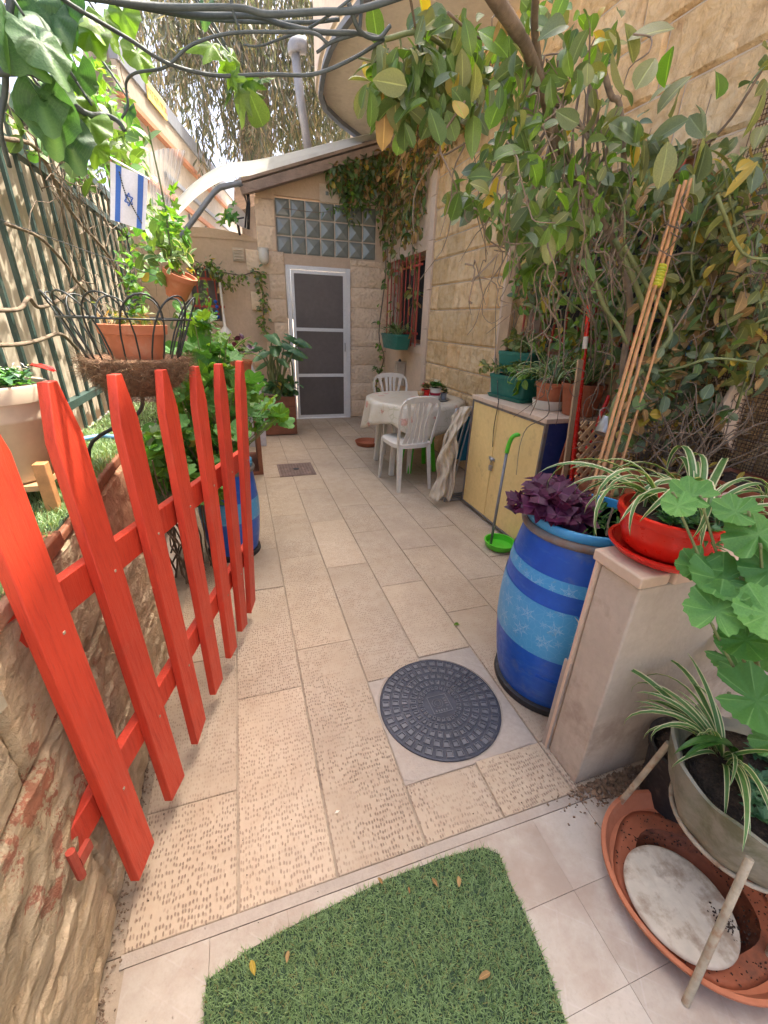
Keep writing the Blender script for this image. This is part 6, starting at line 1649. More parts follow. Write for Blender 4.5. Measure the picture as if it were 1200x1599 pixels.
# ribbed clear sheet fan, drain pipe, dish, vent pipe, net
M['clear'] = pm('clear_ribbed_sheet', (.70, .70, .68), .35, (5, .05))
def clearmat():
    t = NT('clear_ribbed_plastic'); d = t.pbsdf((.78, .77, .76), .3); tr = t.n('BsdfTransparent'); ms = t.n('MixShader', _0=.55); t.t.links.new(d, ms.inputs[1]); t.t.links.new(tr.outputs[0], ms.inputs[2]); return t.done(ms.outputs[0])
M['clear'] = clearmat()
c0 = wy(238, 335, 5.5); c1 = wy(266, 333, 5.5); c2 = wy(291, 236, 5.5); c3 = wy(241, 222, 5.5); c3 = wy(229, 240, 5.5)
def fan(i, j): p = c0.lerp(c1, i).lerp(c3.lerp(c2, i), j); return p + Vector((0, .03 * math.sin(i * 2 * PI * 8) * (.3 + j), .03 * math.sin(i * PI) * j + .012 * math.sin(i * 50) * (j > .99)))
tag(obj('clear_sheet', MB().grid(fan, 96, 10), M['clear'], smooth=True, fix=False), 'upright fan of clear ribbed plastic sheet above the fence', 'plastic sheet')
pp = [wy(u, v, 6.3) for u, v in ((378, 286), (352, 291), (335, 300), (296, 352), (280, 372))]
tag(obj('drain_pipe', MB().tube(catmull(pp, 3), .030, 12), M['galv'], smooth=True), 'grey bent drain pipe below the curling white sheet', 'pipe')
vp = [wy(u, v, 7.3) for u, v in ((484, 250), (470, 160), (461, 80))]
vpt = thing('vent_pipe', 'tall grey vent pipe with a bent cap behind the back roof', 'pipe', vp[0]); obj('shaft', MB().tube(vp, .055, 14), M['galv'], vpt, smooth=True); obj('bend', MB().tube(catmull([wy(461, 84, 7.3), wy(460, 74, 7.3), wy(466, 70, 7.3), wy(478, 72, 7.3)], 3), .085, 14), M['galv'], vpt, smooth=True)
dsh = thing('satellite_dish', 'small white satellite dish on the ledge below the awning', 'satellite dish', wy(372, 345, 6.5)); dc = wy(370, 342, 6.62)
tilt_lathe(dc, [(0, 0), (.08, .012), (.15, .05), (.154, .05), (.152, .044), (.08, .004), (0, -.006)], 28, (.55, -.6, .5), M['white_paint'], 'reflector', dsh); obj('arm', MB().tube([dc, dc + Vector((.08, -.12, .0))], .008, 6), M['black'], dsh); obj('mast', MB().tube([dc, (dc.x + .02, dc.y + .02, 2.35)], .016, 8), M['black'], dsh)
db = thing('downpipe', 'black downpipe and cables beside the beam end', 'pipe', wy(386, 340, 6.5)); obj('tube', MB().tube([wy(386, 292, 6.48), wy(389, 318, 6.48), wy(388, 358, 6.48)], .018, 8), M['black'], db, smooth=True); obj('tube', MB().tube([wy(379, 296, 6.48), wy(386, 318, 6.46), wy(383, 356, 6.48)], .010, 8), M['black'], db, smooth=True)
nt = MB()
N0 = Vector((2.11, .70, 1.15)); nw, nh_ = .95, 1.15
for i in range(70): y = N0.y + nw * i / 69; nt.tube([(N0.x + .006 * math.sin(i), y, N0.z - .3), (N0.x - .02 + .012 * math.sin(i * .7), y + .01 * math.sin(i * .9), N0.z + nh_ * .5), (N0.x - .01, y + .02, N0.z + nh_)], .0022, 3, cap=False)
for j in range(90): z = N0.z - .3 + (nh_ + .3) * j / 89; nt.tube([(N0.x - .02, N0.y, z), (N0.x - .028 + .01 * math.sin(j), N0.y + nw / 2, z - .01), (N0.x - .015, N0.y + nw, z)], .0022, 3, cap=False)
tag(obj('shade_net', nt, M['net']), 'brown mesh netting hung on the wall behind the yellowing leaves', 'net')
# tall wooden planks beside the pilaster
for k, (ya, r_) in enumerate(((3.28, .05), (3.19, -.02))):
    tag(obj('upright_plank', MB().box(XR - .07 - .02 * k, ya, .0, XR - .045 - .02 * k, ya + .075, 2.25 + r_), M['wood_pale'], bevel=.003), ['weathered upright plank next to the stone pilaster', 'second upright plank, slightly nearer, half hidden by ivy'][k], 'plank')

# ================================================================= VEGETATION
def rp(u, v, Ya, Yb, xmax=2.06):
    Y = random.uniform(Ya, Yb); p = wy(u, v, Y)
    if p.x > xmax - .02:
        p = wx(u, v, xmax - random.random() * .28)
    return p
def blobs(bl, size, tmpl, mats, Ya, Yb, hang=.5, face=(-.2, -.6, .7), nj=.55):
    """leaf positions scattered round measured spots; (u, v, spread u, spread v, count)"""
    out = []
    for (u, v, ru, rv_, n) in bl:
        for i in range(n):
            a = random.random() * 6.283; r = math.sqrt(random.random()) * (1 + .15 * random.gauss(0, 1))
            p = rp(u + ru * r * math.cos(a), v + rv_ * r * math.sin(a), Ya, Yb)
            d = (rv(.8) + Vector((0, 0, -hang))).normalized()
            out.append((p, d, Vector(face) + rv(nj), size * random.uniform(.55, 1.25), random.choice(tmpl), random.choice(mats)))
    return out
OV = ['ov1', 'ov2', 'ov3', 'ov4', 'obo']

# ---- main climbing vine, upper right and over the path
vine = thing('climbing_vine', 'big dark green climbing vine arching from the right corner over the path', 'vine', wy(960, 690, 1.6))
mb = MB()
stem(mb, P3((960, 700, 1.55), (975, 560, 1.6), (985, 480, 1.6), (960, 380, 1.65), (900, 290, 1.7), (873, 230, 1.6), (853, 160, 1.45), (825, 80, 1.3), (775, 0, 1.1), (740, -60, 1.0)), [.014, .016], 5, 9)
obj('trunk', mb, M['bark'], vine, smooth=True)
for pts, r, m in (
    (((873, 277, 1.55), (860, 210, 1.5), (845, 120, 1.4), (835, 40, 1.3), (840, -30, 1.2)), [.011, .009], 'bark'),
    (((973, 380, 1.5), (1007, 440, 1.48), (1040, 493, 1.45), (1048, 523, 1.42), (1030, 550, 1.42), (1000, 583, 1.4), (967, 617, 1.38), (955, 660, 1.36), (958, 740, 1.36), (962, 775, 1.3)), [.008, .014], 'greenstem'),
    (((960, 373, 1.55), (987, 430, 1.5), (1007, 490, 1.5), (1012, 560, 1.5), (995, 660, 1.5), (990, 720, 1.48)), [.010, .013], 'greenstem'),
    (((910, 370, 1.6), (923, 417, 1.58), (943, 477, 1.55), (967, 510, 1.52), (980, 537, 1.5)), [.009, .007], 'greenstem'),
    (((1048, 523, 1.42), (1070, 490, 1.4), (1095, 447, 1.38)), [.005, .003], 'twig'),
    (((1013, 583, 1.4), (1060, 575, 1.3), (1120, 560, 1.2), (1215, 572, 1.1)), [.005, .004], 'greenstem'),
    (((873, 170, 1.5), (885, 230, 1.55), (890, 250, 1.6), (910, 300, 1.6), (925, 350, 1.6)), [.008, .008], 'greenstem'),
    (((940, 100, 1.6), (955, 150, 1.6), (968, 165, 1.6), (975, 260, 1.6), (970, 370, 1.6)), [.010, .010], 'bark'),
    (((1000, 390, 1.6), (1040, 400, 1.5), (1080, 395, 1.5), (1110, 415, 1.5)), [.005, .004], 'twig'),
    (((865, 160, 1.5), (900, 190, 1.55), (930, 210, 1.6), (990, 240, 1.6), (1060, 250, 1.5), (1130, 200, 1.4), (1200, 95, 1.3)), [.006, .004], 'twig'),
    (((995, 575, 1.4), (1040, 640, 1.45), (1075, 680, 1.5), (1110, 700, 1.5)), [.006, .007], 'bark'),
    (((1105, 560, 1.4), (1120, 600, 1.4), (1118, 650, 1.4), (1110, 700, 1.4)), [.004, .005], 'twig'),
    (((1105, 550, 1.4), (1150, 520, 1.35), (1215, 470, 1.3)), [.004, .003], 'twig')):
    mb = MB(); stem(mb, P3(*pts), r, 5, 8); obj('stem', mb, M[m], vine, smooth=True)
mb = MB()
for i in range(60):
    u, v = random.uniform(720, 1000), random.uniform(20, 420); p = rp(u, v, 1.2, 1.8); q = [p]
    for k in range(5): q.append(q[-1] + Vector((random.gauss(.0, .04), random.gauss(0, .03), random.gauss(-.045, .04))))
    stem(mb, q, [.0028, .0012], 3, 5)
o = obj('fine_twigs', mb, M['twig'], vine); o['kind'] = 'stuff'
for i in range(16):
    u0 = random.uniform(800, 960); v0 = random.uniform(60, 260); u1 = u0 + random.uniform(-20, 110); v1 = random.uniform(420, 640); Y_ = random.uniform(1.5, 1.9)
    q = [wy(u0 + (u1 - u0) * k / 5 + random.gauss(0, 16), v0 + (v1 - v0) * k / 5, Y_ + random.gauss(0, .04)) for k in range(6)]
    for z_ in q: z_.x = min(z_.x, 2.06)
    mb = MB(); stem(mb, q, [random.uniform(.004, .008), .0035], 4, 7); obj('woody_stem', mb, M[random.choice(['bark', 'twig', 'greenstem'])], vine, smooth=True)
dk = ['leaf_vine', 'leaf_vine', 'leaf_vine', 'leaf_bright', 'leaf_khaki', 'leaf_grey', 'leaf_vine']
it = blobs([(790, 110, 50, 55, 50), (840, 200, 50, 70, 84), (795, 230, 40, 55, 44), (880, 110, 55, 45, 40), (740, 130, 40, 60, 40), (905, 300, 60, 60, 80), (835, 330, 60, 50, 60), (930, 40, 50, 36, 22), (960, 220, 50, 60, 40), (850, 20, 50, 30, 26), (770, 290, 40, 35, 22)], .068, OV, dk, 1.15, 1.8, hang=.7)
it += blobs([(1000, 300, 60, 50, 60), (960, 260, 50, 40, 20)], .074, OV, dk, 1.55, 1.9, hang=.7)
it += blobs([(740, 320, 18, 22, 12), (715, 300, 16, 20, 8), (790, 345, 30, 20, 16), (860, 390, 45, 35, 40), (880, 355, 25, 22, 14)], .09, OV, dk, 1.4, 1.8, hang=.9)
it += blobs([(885, 350, 30, 22, 10), (1050, 110, 60, 30, 6), (960, 60, 30, 30, 8)], .11, ['obo', 'ov1', 'ov3'], ['leaf_bright', 'leaf_khaki'], 1.2, 1.5, hang=.8)
foliage(vine, it, 290)

# ---- overhanging sprays in front of the balcony
sp_ = thing('hanging_vine_spray', 'leafy vine sprays dangling in front of the round balcony', 'vine', wy(650, 60, 1.25))
for pts, r, m in ((((600, 62, 1.3), (660, 52, 1.3), (720, 95, 1.35), (745, 118, 1.4), (800, 150, 1.45)), [.0055, .0055], 'greenstem'), (((640, -10, 1.2), (650, 50, 1.25), (655, 90, 1.3)), [.003, .002], 'twig'), (((700, 20, 1.2), (750, 60, 1.3), (790, 50, 1.3), (830, 90, 1.4)), [.003, .002], 'twig')):
    mb = MB(); stem(mb, P3(*pts), r, 5, 8); obj('stem', mb, M[m], sp_, smooth=True)
for pts in (((600, 62, 1.3), (606, 100, 1.3), (590, 140, 1.3)), ((625, 60, 1.3), (632, 110, 1.3), (635, 170, 1.3)), ((715, 92, 1.35), (712, 140, 1.35), (700, 170, 1.35)), ((655, 50, 1.28), (662, 90, 1.28), (660, 120, 1.28)), ((560, 90, 1.3), (600, 100, 1.3))):
    mb = MB(); stem(mb, P3(*pts), [.0025, .0015], 4, 6); obj('stem', mb, M['greenstem'], sp_, smooth=True)
it = blobs([(585, 125, 22, 28, 26), (610, 80, 28, 20, 22), (632, 140, 24, 32, 34), (655, 95, 24, 34, 30), (690, 140, 28, 28, 26), (715, 80, 25, 35, 26), (690, 170, 22, 20, 14), (735, 40, 30, 30, 24), (665, 30, 22, 20, 14), (630, 180, 12, 16, 8)], .064, OV, dk + ['leaf_khaki'], 1.2, 1.4, hang=1.0)
foliage(sp_, it, 190)
tag(leaf_merge('yellow_leaves', sp_, [(wy(600, 160, 1.28), (0.1, 0, -1), (0, -1, .2), .085, 'ov4', 'leaf_dry'), (wy(598, 105, 1.3), (.1, 0, -1), (0, -1, 0), .07, 'ov1', 'leaf_dry'), (wy(785, 22, 1.2), (0, 0, -1), (0, -1, 0), .07, 'ov1', 'leaf_dry')]))

# ---- khaki creeper at far right
kc = thing('olive_creeper', 'yellowing olive leaved creeper covering the window and net at far right', 'vine', (2.0, 1.5, .7))
mb = MB()
for pts in (((1100, 640, 1.5), (1110, 520, 1.5), (1080, 420, 1.5), (1100, 330, 1.5), (1150, 260, 1.4)), ((1000, 640, 1.7), (990, 540, 1.75), (960, 450, 1.8), (930, 380, 1.8)), ((1150, 640, 1.4), (1190, 500, 1.4), (1160, 400, 1.4), (1130, 260, 1.4)), ((1120, 305, 1.2), (1160, 395, 1.2), (1215, 405, 1.15))):
    stem(mb, [rp(u, v, Y, Y + .001) for u, v, Y in pts], [.006, .004], 4, 7)
obj('stem', mb, M['greenstem'], kc, smooth=True)
mb = MB()
for i in range(110):
    p = rp(random.uniform(830, 1200), random.uniform(240, 640), 1.3, 2.1); q = [p]
    for k in range(5): q.append(q[-1] + Vector((random.gauss(.0, .02), random.gauss(0, .04), random.gauss(-.05, .04))))
    stem(mb, q, [.0028, .0014], 3, 5)
o = obj('fine_twigs', mb, M['twig'], kc); o['kind'] = 'stuff'
kk = ['leaf_khaki', 'leaf_khaki', 'leaf_khaki', 'leaf_dry', 'leaf_grey', 'leaf_vine']
it = blobs([(1100, 300, 90, 45, 130), (1150, 380, 60, 60, 100), (1080, 400, 60, 60, 120), (1020, 380, 60, 60, 100), (1150, 300, 60, 60, 80), (1180, 480, 45, 60, 70), (1120, 480, 60, 50, 90), (1050, 470, 50, 50, 80), (1150, 560, 60, 40, 70), (1080, 540, 50, 35, 60), (1020, 300, 50, 50, 70), (1175, 250, 40, 40, 14)], .074, OV + ['long'], kk, 1.52, 2.1, hang=.6)
it += blobs([(1195, 120, 12, 60, 8), (1190, 240, 20, 30, 10), (1030, 230, 60, 20, 24), (1110, 220, 40, 14, 10)], .10, ['long', 'ov3', 'ov1'], ['leaf_khaki', 'leaf_grey'], 1.2, 1.4, hang=.5)
foliage(kc, it, 295)
# ---- ivy on the near window, between the pilaster and the canes
iv = thing('window_ivy', 'dense small leaved ivy climbing over the red window grille above the cabinet', 'vine', (2.08, 2.6, .95))
mb = MB()
for i in range(14):
    y = 2.0 + i * .1; q = [Vector((2.08, y, .95))]
    for k in range(9): q.append(q[-1] + Vector((random.gauss(0, .008), random.gauss(0, .035), .155)))
    for z_ in q: z_.x = min(2.10, max(1.98, z_.x))
    stem(mb, q, [.004, .002], 3, 6)
obj('stem', mb, M['twig'], iv)
it = []
for (u, v, ru, rv_, n) in [(835, 455, 36, 40, 120), (880, 430, 50, 60, 170), (935, 430, 50, 70, 170), (875, 535, 45, 26, 70), (920, 520, 50, 40, 110), (820, 390, 22, 40, 50), (900, 340, 60, 50, 100), (960, 340, 50, 50, 80), (985, 430, 40, 60, 90), (850, 330, 30, 30, 30), (980, 500, 40, 60, 70), (1010, 560, 40, 40, 50)]:
    for i in range(n):
        a = random.random() * 6.28; r = math.sqrt(random.random()); p = wx(u + ru * r * math.cos(a), v + rv_ * r * math.sin(a), random.uniform(1.84, 2.09))
        it.append((p, (rv(.8) + Vector((0, 0, -.6))).normalized(), Vector((-.7, -.3, .6)) + rv(.5), .072 * random.uniform(.5, 1.3), random.choice(OV + ['minil']), random.choice(['leaf_vine', 'leaf_vine', 'leaf_khaki', 'leaf_bright', 'leaf_grey'])))
foliage(iv, it, 290)
# ---- grey-leaved shrub in the wide terracotta bowl
gsb = thing('tangled_shrub', 'tangled grey green shrub of bare twigs in the wide terracotta bowl', 'shrub', (1.83, 1.36, .82))
mb = MB()
for i in range(60):
    q = [Vector((1.83 + random.uniform(-.12, .12), 1.36 + random.uniform(-.12, .12), .82))]; dd = Vector((random.gauss(-.1, .3), random.gauss(-.1, .3), 1)).normalized()
    for k in range(6): dd = (dd + rv(.35)).normalized(); q.append(q[-1] + dd * .07)
    stem(mb, q, [.005, .0015], 3, 6)
obj('twigs', mb, M['twig'], gsb)
it = blobs([(1030, 640, 60, 50, 120), (990, 660, 30, 50, 50), (1075, 620, 50, 50, 70), (1060, 570, 50, 30, 60), (1110, 640, 40, 40, 40), (1010, 600, 40, 40, 60)], .062, ['obo', 'ov1', 'ov4'], ['leaf_grey', 'leaf_grey', 'leaf_vine', 'leaf_dry'], 1.32, 1.6, hang=.3)
foliage(gsb, it, 200)
mb = MB()
for i in range(260):
    p = Vector((1.83 + random.gauss(0, .10), 1.36 + random.gauss(0, .10), .83 + random.random() * .05)); d_ = rv(1).normalized() * random.uniform(.02, .07); d_.z *= .3; mb.tube([p, p + d_ * .5 + rv(.004), p + d_], .0016, 4)
o = obj('dead_twigs', mb, M['twig'], gsb); o['kind'] = 'stuff'
it = [(Vector((1.83 + random.gauss(0, .09), 1.36 + random.gauss(0, .09), .85 + random.random() * .03)), rv(1), (0, 0, 1), .05, 'dry', 'leaf_dry') for _ in range(140)]; leaf_merge('dead_leaves', gsb, it)
for (a, b) in (((1058, 690, 1.5), (1110, 545, 1.6)), ((1104, 560, 1.7), (1122, 465, 1.75))):
    tag(obj('wooden_stake', MB().bar(wy(*a), rp(b[0], b[1], b[2], b[2] + .001), .012, .02), M['wood_pale']), 'thin pale stake standing in the wide terracotta bowl' if a[0] == 1058 else 'short pale stake end showing above the grey shrub', 'stake')

# ---- strap-leaved plants
def spider(name, label, c, n, L, zup=.0, mats=('leaf_spider',), tm_=('sp0', 'sp1', 'sp2', 'sp3', 'sp4'), a0=0, a1=6.283, r0=.02, parent=None, tilt=.2, cat='spider plant'):
    t = parent or thing(name, label, cat, c); c = Vector(c)
    it = []
    for i in range(n):
        a = random.uniform(a0, a1); d = Vector((math.cos(a), math.sin(a), 0))
        it.append((c + d * random.uniform(0, r0) + Vector((0, 0, zup)), d, Vector((0, 0, 1)) + rv(tilt), L * random.uniform(.55, 1.15), random.choice(tm_), random.choice(mats)))
    foliage(t, it, 200); return t
spider('spider_plant', 'variegated spider plant spilling from the white saucer pot on the cabinet', (1.935, 2.38, CZ + .16), 80, .34, r0=.05)
spider('spider_plant', 'variegated spider plant sprawling out of the terracotta pot behind the red pole', (2.0, 2.17, CZ + .19), 45, .34, r0=.05)
spider('spider_plant', 'spider plant in the green window box under the far grille', (1.96, 5.55, 1.25), 40, .26, r0=.08)
foliage(wb, sedum_items((1.975, 5.78, 1.25), .11, 30, .05, ['leaf_vine', 'leaf_khaki'], .10), 40)
foliage(gp1, sedum_items((1.915, 2.80, CZ + .16), .10, 34, .05, ['leaf_khaki', 'leaf_vine'], .10) + [(Vector((1.9 + random.gauss(0, .03), 2.8 + random.gauss(0, .1), CZ + .17)), (math.cos(a), math.sin(a), 0), (0, 0, 1), .16, 'sp%d' % (k % 5), 'leaf_strap') for k, a in enumerate(np.random.RandomState(3).uniform(0, 6.28, 30))] + cluster((1.88, 2.62, CZ + .17), (.07, .07, .06), 40, .075, OV, ['leaf_vine', 'leaf_bright'], hang=.3), 90)
foliage(gp2, cluster((1.99, 2.88, CZ + .38), (.08, .16, .07), 120, .06, OV, ['leaf_khaki', 'leaf_vine', 'leaf_khaki'], hang=.0), 90)
# strands of the troughs leaning left
it = twiggy([(1.88, 2.92, CZ + .17), (1.84, 3.02, CZ + .22), (1.80, 3.08, CZ + .19)], 22, .06, OV, ['leaf_khaki'], .02); foliage(gp1, it, 22)

# purple oxalis and companions in the blue drum
ox = thing('purple_oxalis', 'dark purple oxalis clump in the left half of the blue drum', 'plant', (1.07, 1.12, DH - .04))
it = []; mb = MB()
for i in range(64):
    a = random.random() * 6.28; r = math.sqrt(random.random()) * .115; b0 = Vector((1.055 + .3 * r * math.cos(a), 1.13 + .3 * r * math.sin(a), DH - .045))
    top_ = Vector((1.035 + r * 1.15 * math.cos(a), 1.15 + r * math.sin(a), DH + .065 + random.uniform(-.03, .05) - r * .25)); mb.tube([b0, b0.lerp(top_, .6) + Vector((0, 0, .02)), top_], .0011, 5)
    it.append((top_, rv(1) * .5 + Vector((math.cos(a), math.sin(a), -.1)), Vector((math.cos(a) * .5 - .2, math.sin(a) * .5 - .2, 1)) + rv(.25), random.uniform(.066, .105), 'oxalis', 'leaf_purple'))
o = obj('stalks', mb, M['darkstem'], ox); foliage(ox, it, 90)
dg = thing('drum_greenery', 'low green grassy plants in the right half of the blue drum', 'plant', (1.22, 1.08, DH - .04))
it = [(Vector((1.20 + random.gauss(0, .05), 1.08 + random.gauss(0, .06), DH - .045)), (math.cos(a), math.sin(a), 0), Vector((0, 0, 1)) + rv(.2), random.uniform(.08, .2), 'sp%d' % (k % 5), 'leaf_strap') for k, a in enumerate(np.random.RandomState(5).uniform(0, 6.28, 60))]
it += sedum_items((1.12, 1.20, DH + .01), .05, 20, .024, ['leaf_bright', 'leaf_sedum'], .05)
foliage(dg, it, 90)
mb = MB()
for (a, b) in (((1.13, .97, DH - .05), (1.19, 1.03, DH + .05)), ((1.10, 1.0, DH - .05), (1.05, 1.06, DH + .03)), ((1.24, 1.0, DH - .05), (1.22, .94, DH + .06))): mb.tube([a, (Vector(a) + Vector(b)) / 2 + rv(.01), b], .004, 6)
obj('cut_stem', mb, M['twig'], dg)

# red bowl: spider leaves, small leaved herb, pink succulent
spider('spider_plant', 'long arching spider plant growing from the red bowl towards the drum', (rbx + .03, rby + .05, rz + .11), 15, .38, r0=.04, tm_=('sp1', 'sp3', 'sp2'), a0=1.9, a1=4.0)
spider('spider_plant', 'large spider plant at the right end behind the red bowl', (rbx + .21, rby + .08, rz + .06), 34, .40, r0=.05, tm_=('sp1', 'sp2', 'sp3', 'sp2'))
tag(obj('brown_pot', MB().lathe((rbx + .20, rby + .10, rz - .0), [(0, 0), (.05, 0), (.066, .085), (.070, .086), (.072, .10), (.06, .10), (0, .09)], 28), M['terradark'], smooth=True, auto=50), 'small brown pot hidden behind the red bowl planter', 'plant pot')
hb_ = thing('bowl_herb', 'low bushy green herb along the front rim of the red bowl', 'plant', (rbx - .02, rby - .04, rz + .11))
foliage(hb_, sedum_items((rbx - .02, rby - .045, rz + .128), .08, 80, .026, ['leaf_sedum', 'leaf_strap'], .03, ('minil', 'mini', 'ov3')) + twiggy([(rbx - .03, rby - .1, rz + .12), (rbx - .04, rby - .14, rz + .11), (rbx - .04, rby - .15, rz + .07)], 12, .03, ['minil'], ['leaf_strap'], .01), 160)
ps_ = thing('pink_succulent', 'dusty pink succulent rosettes at the right side of the red bowl', 'plant', (rbx + .06, rby - .05, rz + .12))
foliage(ps_, sedum_items((rbx + .07, rby - .04, rz + .155), .05, 26, .019, ['leaf_pink'], .035, ('ov2', 'mini')), 110)

# fluted planter: sedum, spider leaves, amaryllis straps
sd_ = thing('sedum', 'dark green sedum rosettes filling the front of the fluted planter', 'plant', (cx_ + .02, cy_ - .04, .39))
foliage(sd_, sedum_items((cx_ + .01, cy_ - .05, .405), .13, 80, .026, ['leaf_sedum'], .02, ('mini', 'ov2')), 290)
spider('spider_plant', 'pale edged spider plant drooping over the left rim of the fluted planter', (cx_ - .03, cy_ + .08, .41), 34, .30, r0=.04, a0=1.3, a1=4.2)
am = thing('strap_leaf_lily', 'dark green lily with broad strap leaves rising from the fluted planter', 'plant', (cx_, cy_ + .06, .40))
for (u, v, L) in ((1015, 1020, .26), (1028, 1060, .22), (1115, 1012, .26), (1150, 1010, .2)):
    tgt = wy(u, v, cy_ + .10); b0 = Vector((cx_ + random.uniform(-.02, .02), cy_ + .06, .40)); d = tgt - b0; d.z = 0
    leaf_obj('leaf', am, b0, d, (0, 0, 1), L, random.choice(('strapw', 'strapw2')), 'leaf_strap')

# big-leaved geranium at lower right
gr_ = thing('big_geranium', 'large geranium with big scalloped leaves at the right edge', 'geranium', (1.28, .40, .45))
GL = [(1130, 905, .50, .135), (1185, 835, .50, .125), (1120, 955, .46, .12), (1182, 1095, .36, .150), (1185, 935, .44, .135), (1165, 1000, .42, .11), (1205, 890, .46, .12), (1195, 1010, .46, .12), (1090, 885, .55, .09), (1150, 800, .55, .09), (1210, 1160, .38, .10), (1080, 775, .60, .09), (1060, 790, .58, .07), (1160, 1050, .55, .12), (1140, 1030, .60, .12), (1200, 960, .40, .12)]
hub = Vector((1.26, .40, .5)); mb = MB(); k = 0
for (u, v, Y, s_) in GL:
    p = wy(u, v, Y); tocam = (Vector(CAM.tolist()) - p).normalized()
    nr = (Vector((0, 0, 1)) * .8 + tocam * .9 + rv(.12)); d = (rv(1)); d = (d - nr.normalized() * d.dot(nr.normalized())).normalized()
    base = p - d * s_ * .28
    leaf_obj('leaf', gr_, base, d, nr, s_, ['ger1', 'ger2', 'ger3'][k % 3], 'leaf_ger'); k += 1
    stem(mb, [hub + rv(.02), hub.lerp(base, .6) + Vector((0, 0, -.03)), base - nr.normalized() * .01, base], [.004, .0022], 4, 7)
mb2 = MB(); stem(mb2, [(1.25, .40, .38), (1.26, .40, .5), (1.27, .42, .7), (1.26, .45, .85)], [.009, .006], 4, 8); obj('stem', mb2, M['greenstem'], gr_, smooth=True)
obj('petioles', mb, M['greenstem'], gr_, smooth=True)

# geraniums behind the gate, sunlit
gl_ = thing('leafy_geranium', 'bushy bright green geranium growing over the small drum behind the gate', 'geranium', (-.22, 2.7, .6))
it = []; mb = MB()
for (u, v, ru, rv_, n, Ya, Yb) in [(290, 600, 45, 50, 60, 2.3, 2.9), (340, 620, 50, 50, 70, 2.4, 3.0), (310, 530, 50, 40, 34, 2.5, 3.0), (270, 700, 40, 40, 50, 2.2, 2.6), (330, 700, 50, 40, 60, 2.3, 2.8), (395, 640, 30, 40, 24, 2.5, 3.0), (300, 750, 45, 30, 40, 2.2, 2.6), (350, 560, 30, 30, 20, 2.6, 3.0), (420, 645, 18, 25, 10, 2.6, 2.9)]:
    for i in range(n):
        a = random.random() * 6.28; r = math.sqrt(random.random()); p = wy(u + ru * r * math.cos(a), v + rv_ * r * math.sin(a), random.uniform(Ya, Yb))
        s_ = random.uniform(.07, .15); nr = Vector((.1, -.35, 1)) + rv(.4)
        it.append((p, rv(1), nr, s_, random.choice(['gers', 'gers', 'ger2']), random.choice(['leaf_ger', 'leaf_ger', 'leaf_bright'])))
        if i % 3 == 0: b0 = Vector((-.2 + random.gauss(0, .06), 2.65 + random.gauss(0, .06), .6)); stem(mb, [b0, b0.lerp(p, .6) + Vector((0, 0, -.04)), p], [.005, .0022], 3, 6)
obj('stems', mb, M['greenstem'], gl_); foliage(gl_, it, 250)
lg_ = thing('low_foliage', 'dark leafy plants in the shade between small drum and planter wall', 'plant', (-.55, 2.9, .62))
it = []
for (u, v, ru, rv_, n, Ya, Yb) in [(270, 760, 25, 50, 60, 2.25, 2.6), (250, 690, 20, 50, 60, 2.3, 3.0), (330, 670, 60, 50, 80, 3.0, 3.8), (380, 620, 30, 40, 40, 3.2, 4.0), (230, 580, 40, 30, 40, 3.0, 4.0), (300, 500, 30, 30, 30, 3.4, 4.2)]:
    for i in range(n):
        a = random.random() * 6.28; r = math.sqrt(random.random()); p = wy(u + ru * r * math.cos(a), v + rv_ * r * math.sin(a), random.uniform(Ya, Yb))
        it.append((p, rv(1) + Vector((0, 0, -.3)), Vector((0, -.3, 1)) + rv(.5), random.uniform(.07, .13), random.choice(['gers', 'ov1', 'ov4']), random.choice(['leaf_vine', 'leaf_ger', 'leaf_grey'])))
foliage(lg_, it, 140)
mb = MB()
for i in range(30):
    x = -.42 + random.gauss(0, .1); y = 2.45 + random.gauss(0, .12); q = [Vector((x, y, 0))]
    for k in range(6): q.append(q[-1] + Vector((random.gauss(0, .025), random.gauss(0, .025), .13)))
    stem(mb, q, [.006, .003], 3, 6)
obj('bare_stems', mb, M['twig'], lg_)
spider('spider_plant', 'pale spider plant in the terracotta pot behind the geraniums', (-.15, 4.2, 1.0), 50, .4, r0=.05)
bpt = pot('terracotta_pot', 'terracotta pot with purple leaves behind the geraniums near the back wall', (.0, 4.6, .82), .12, .09, .20, M['terracotta'], .03)
tag(obj('pot_shelf', MB().box(-.2, 4.1, 0, .12, 4.8, .03).box(-.2, 4.1, .03, -.16, 4.8, .815).box(.08, 4.1, .03, .12, 4.8, .815).box(-.2, 4.1, .785, .12, 4.8, .815), M['wood_brown']), 'brown shelf carrying pots behind the geraniums', 'shelf')
foliage(bpt, cluster((.02, 4.6, 1.12), (.1, .1, .12), 30, .09, ['ov1', 'ov4'], ['leaf_purple', 'leaf_vine'], hang=0), 30)

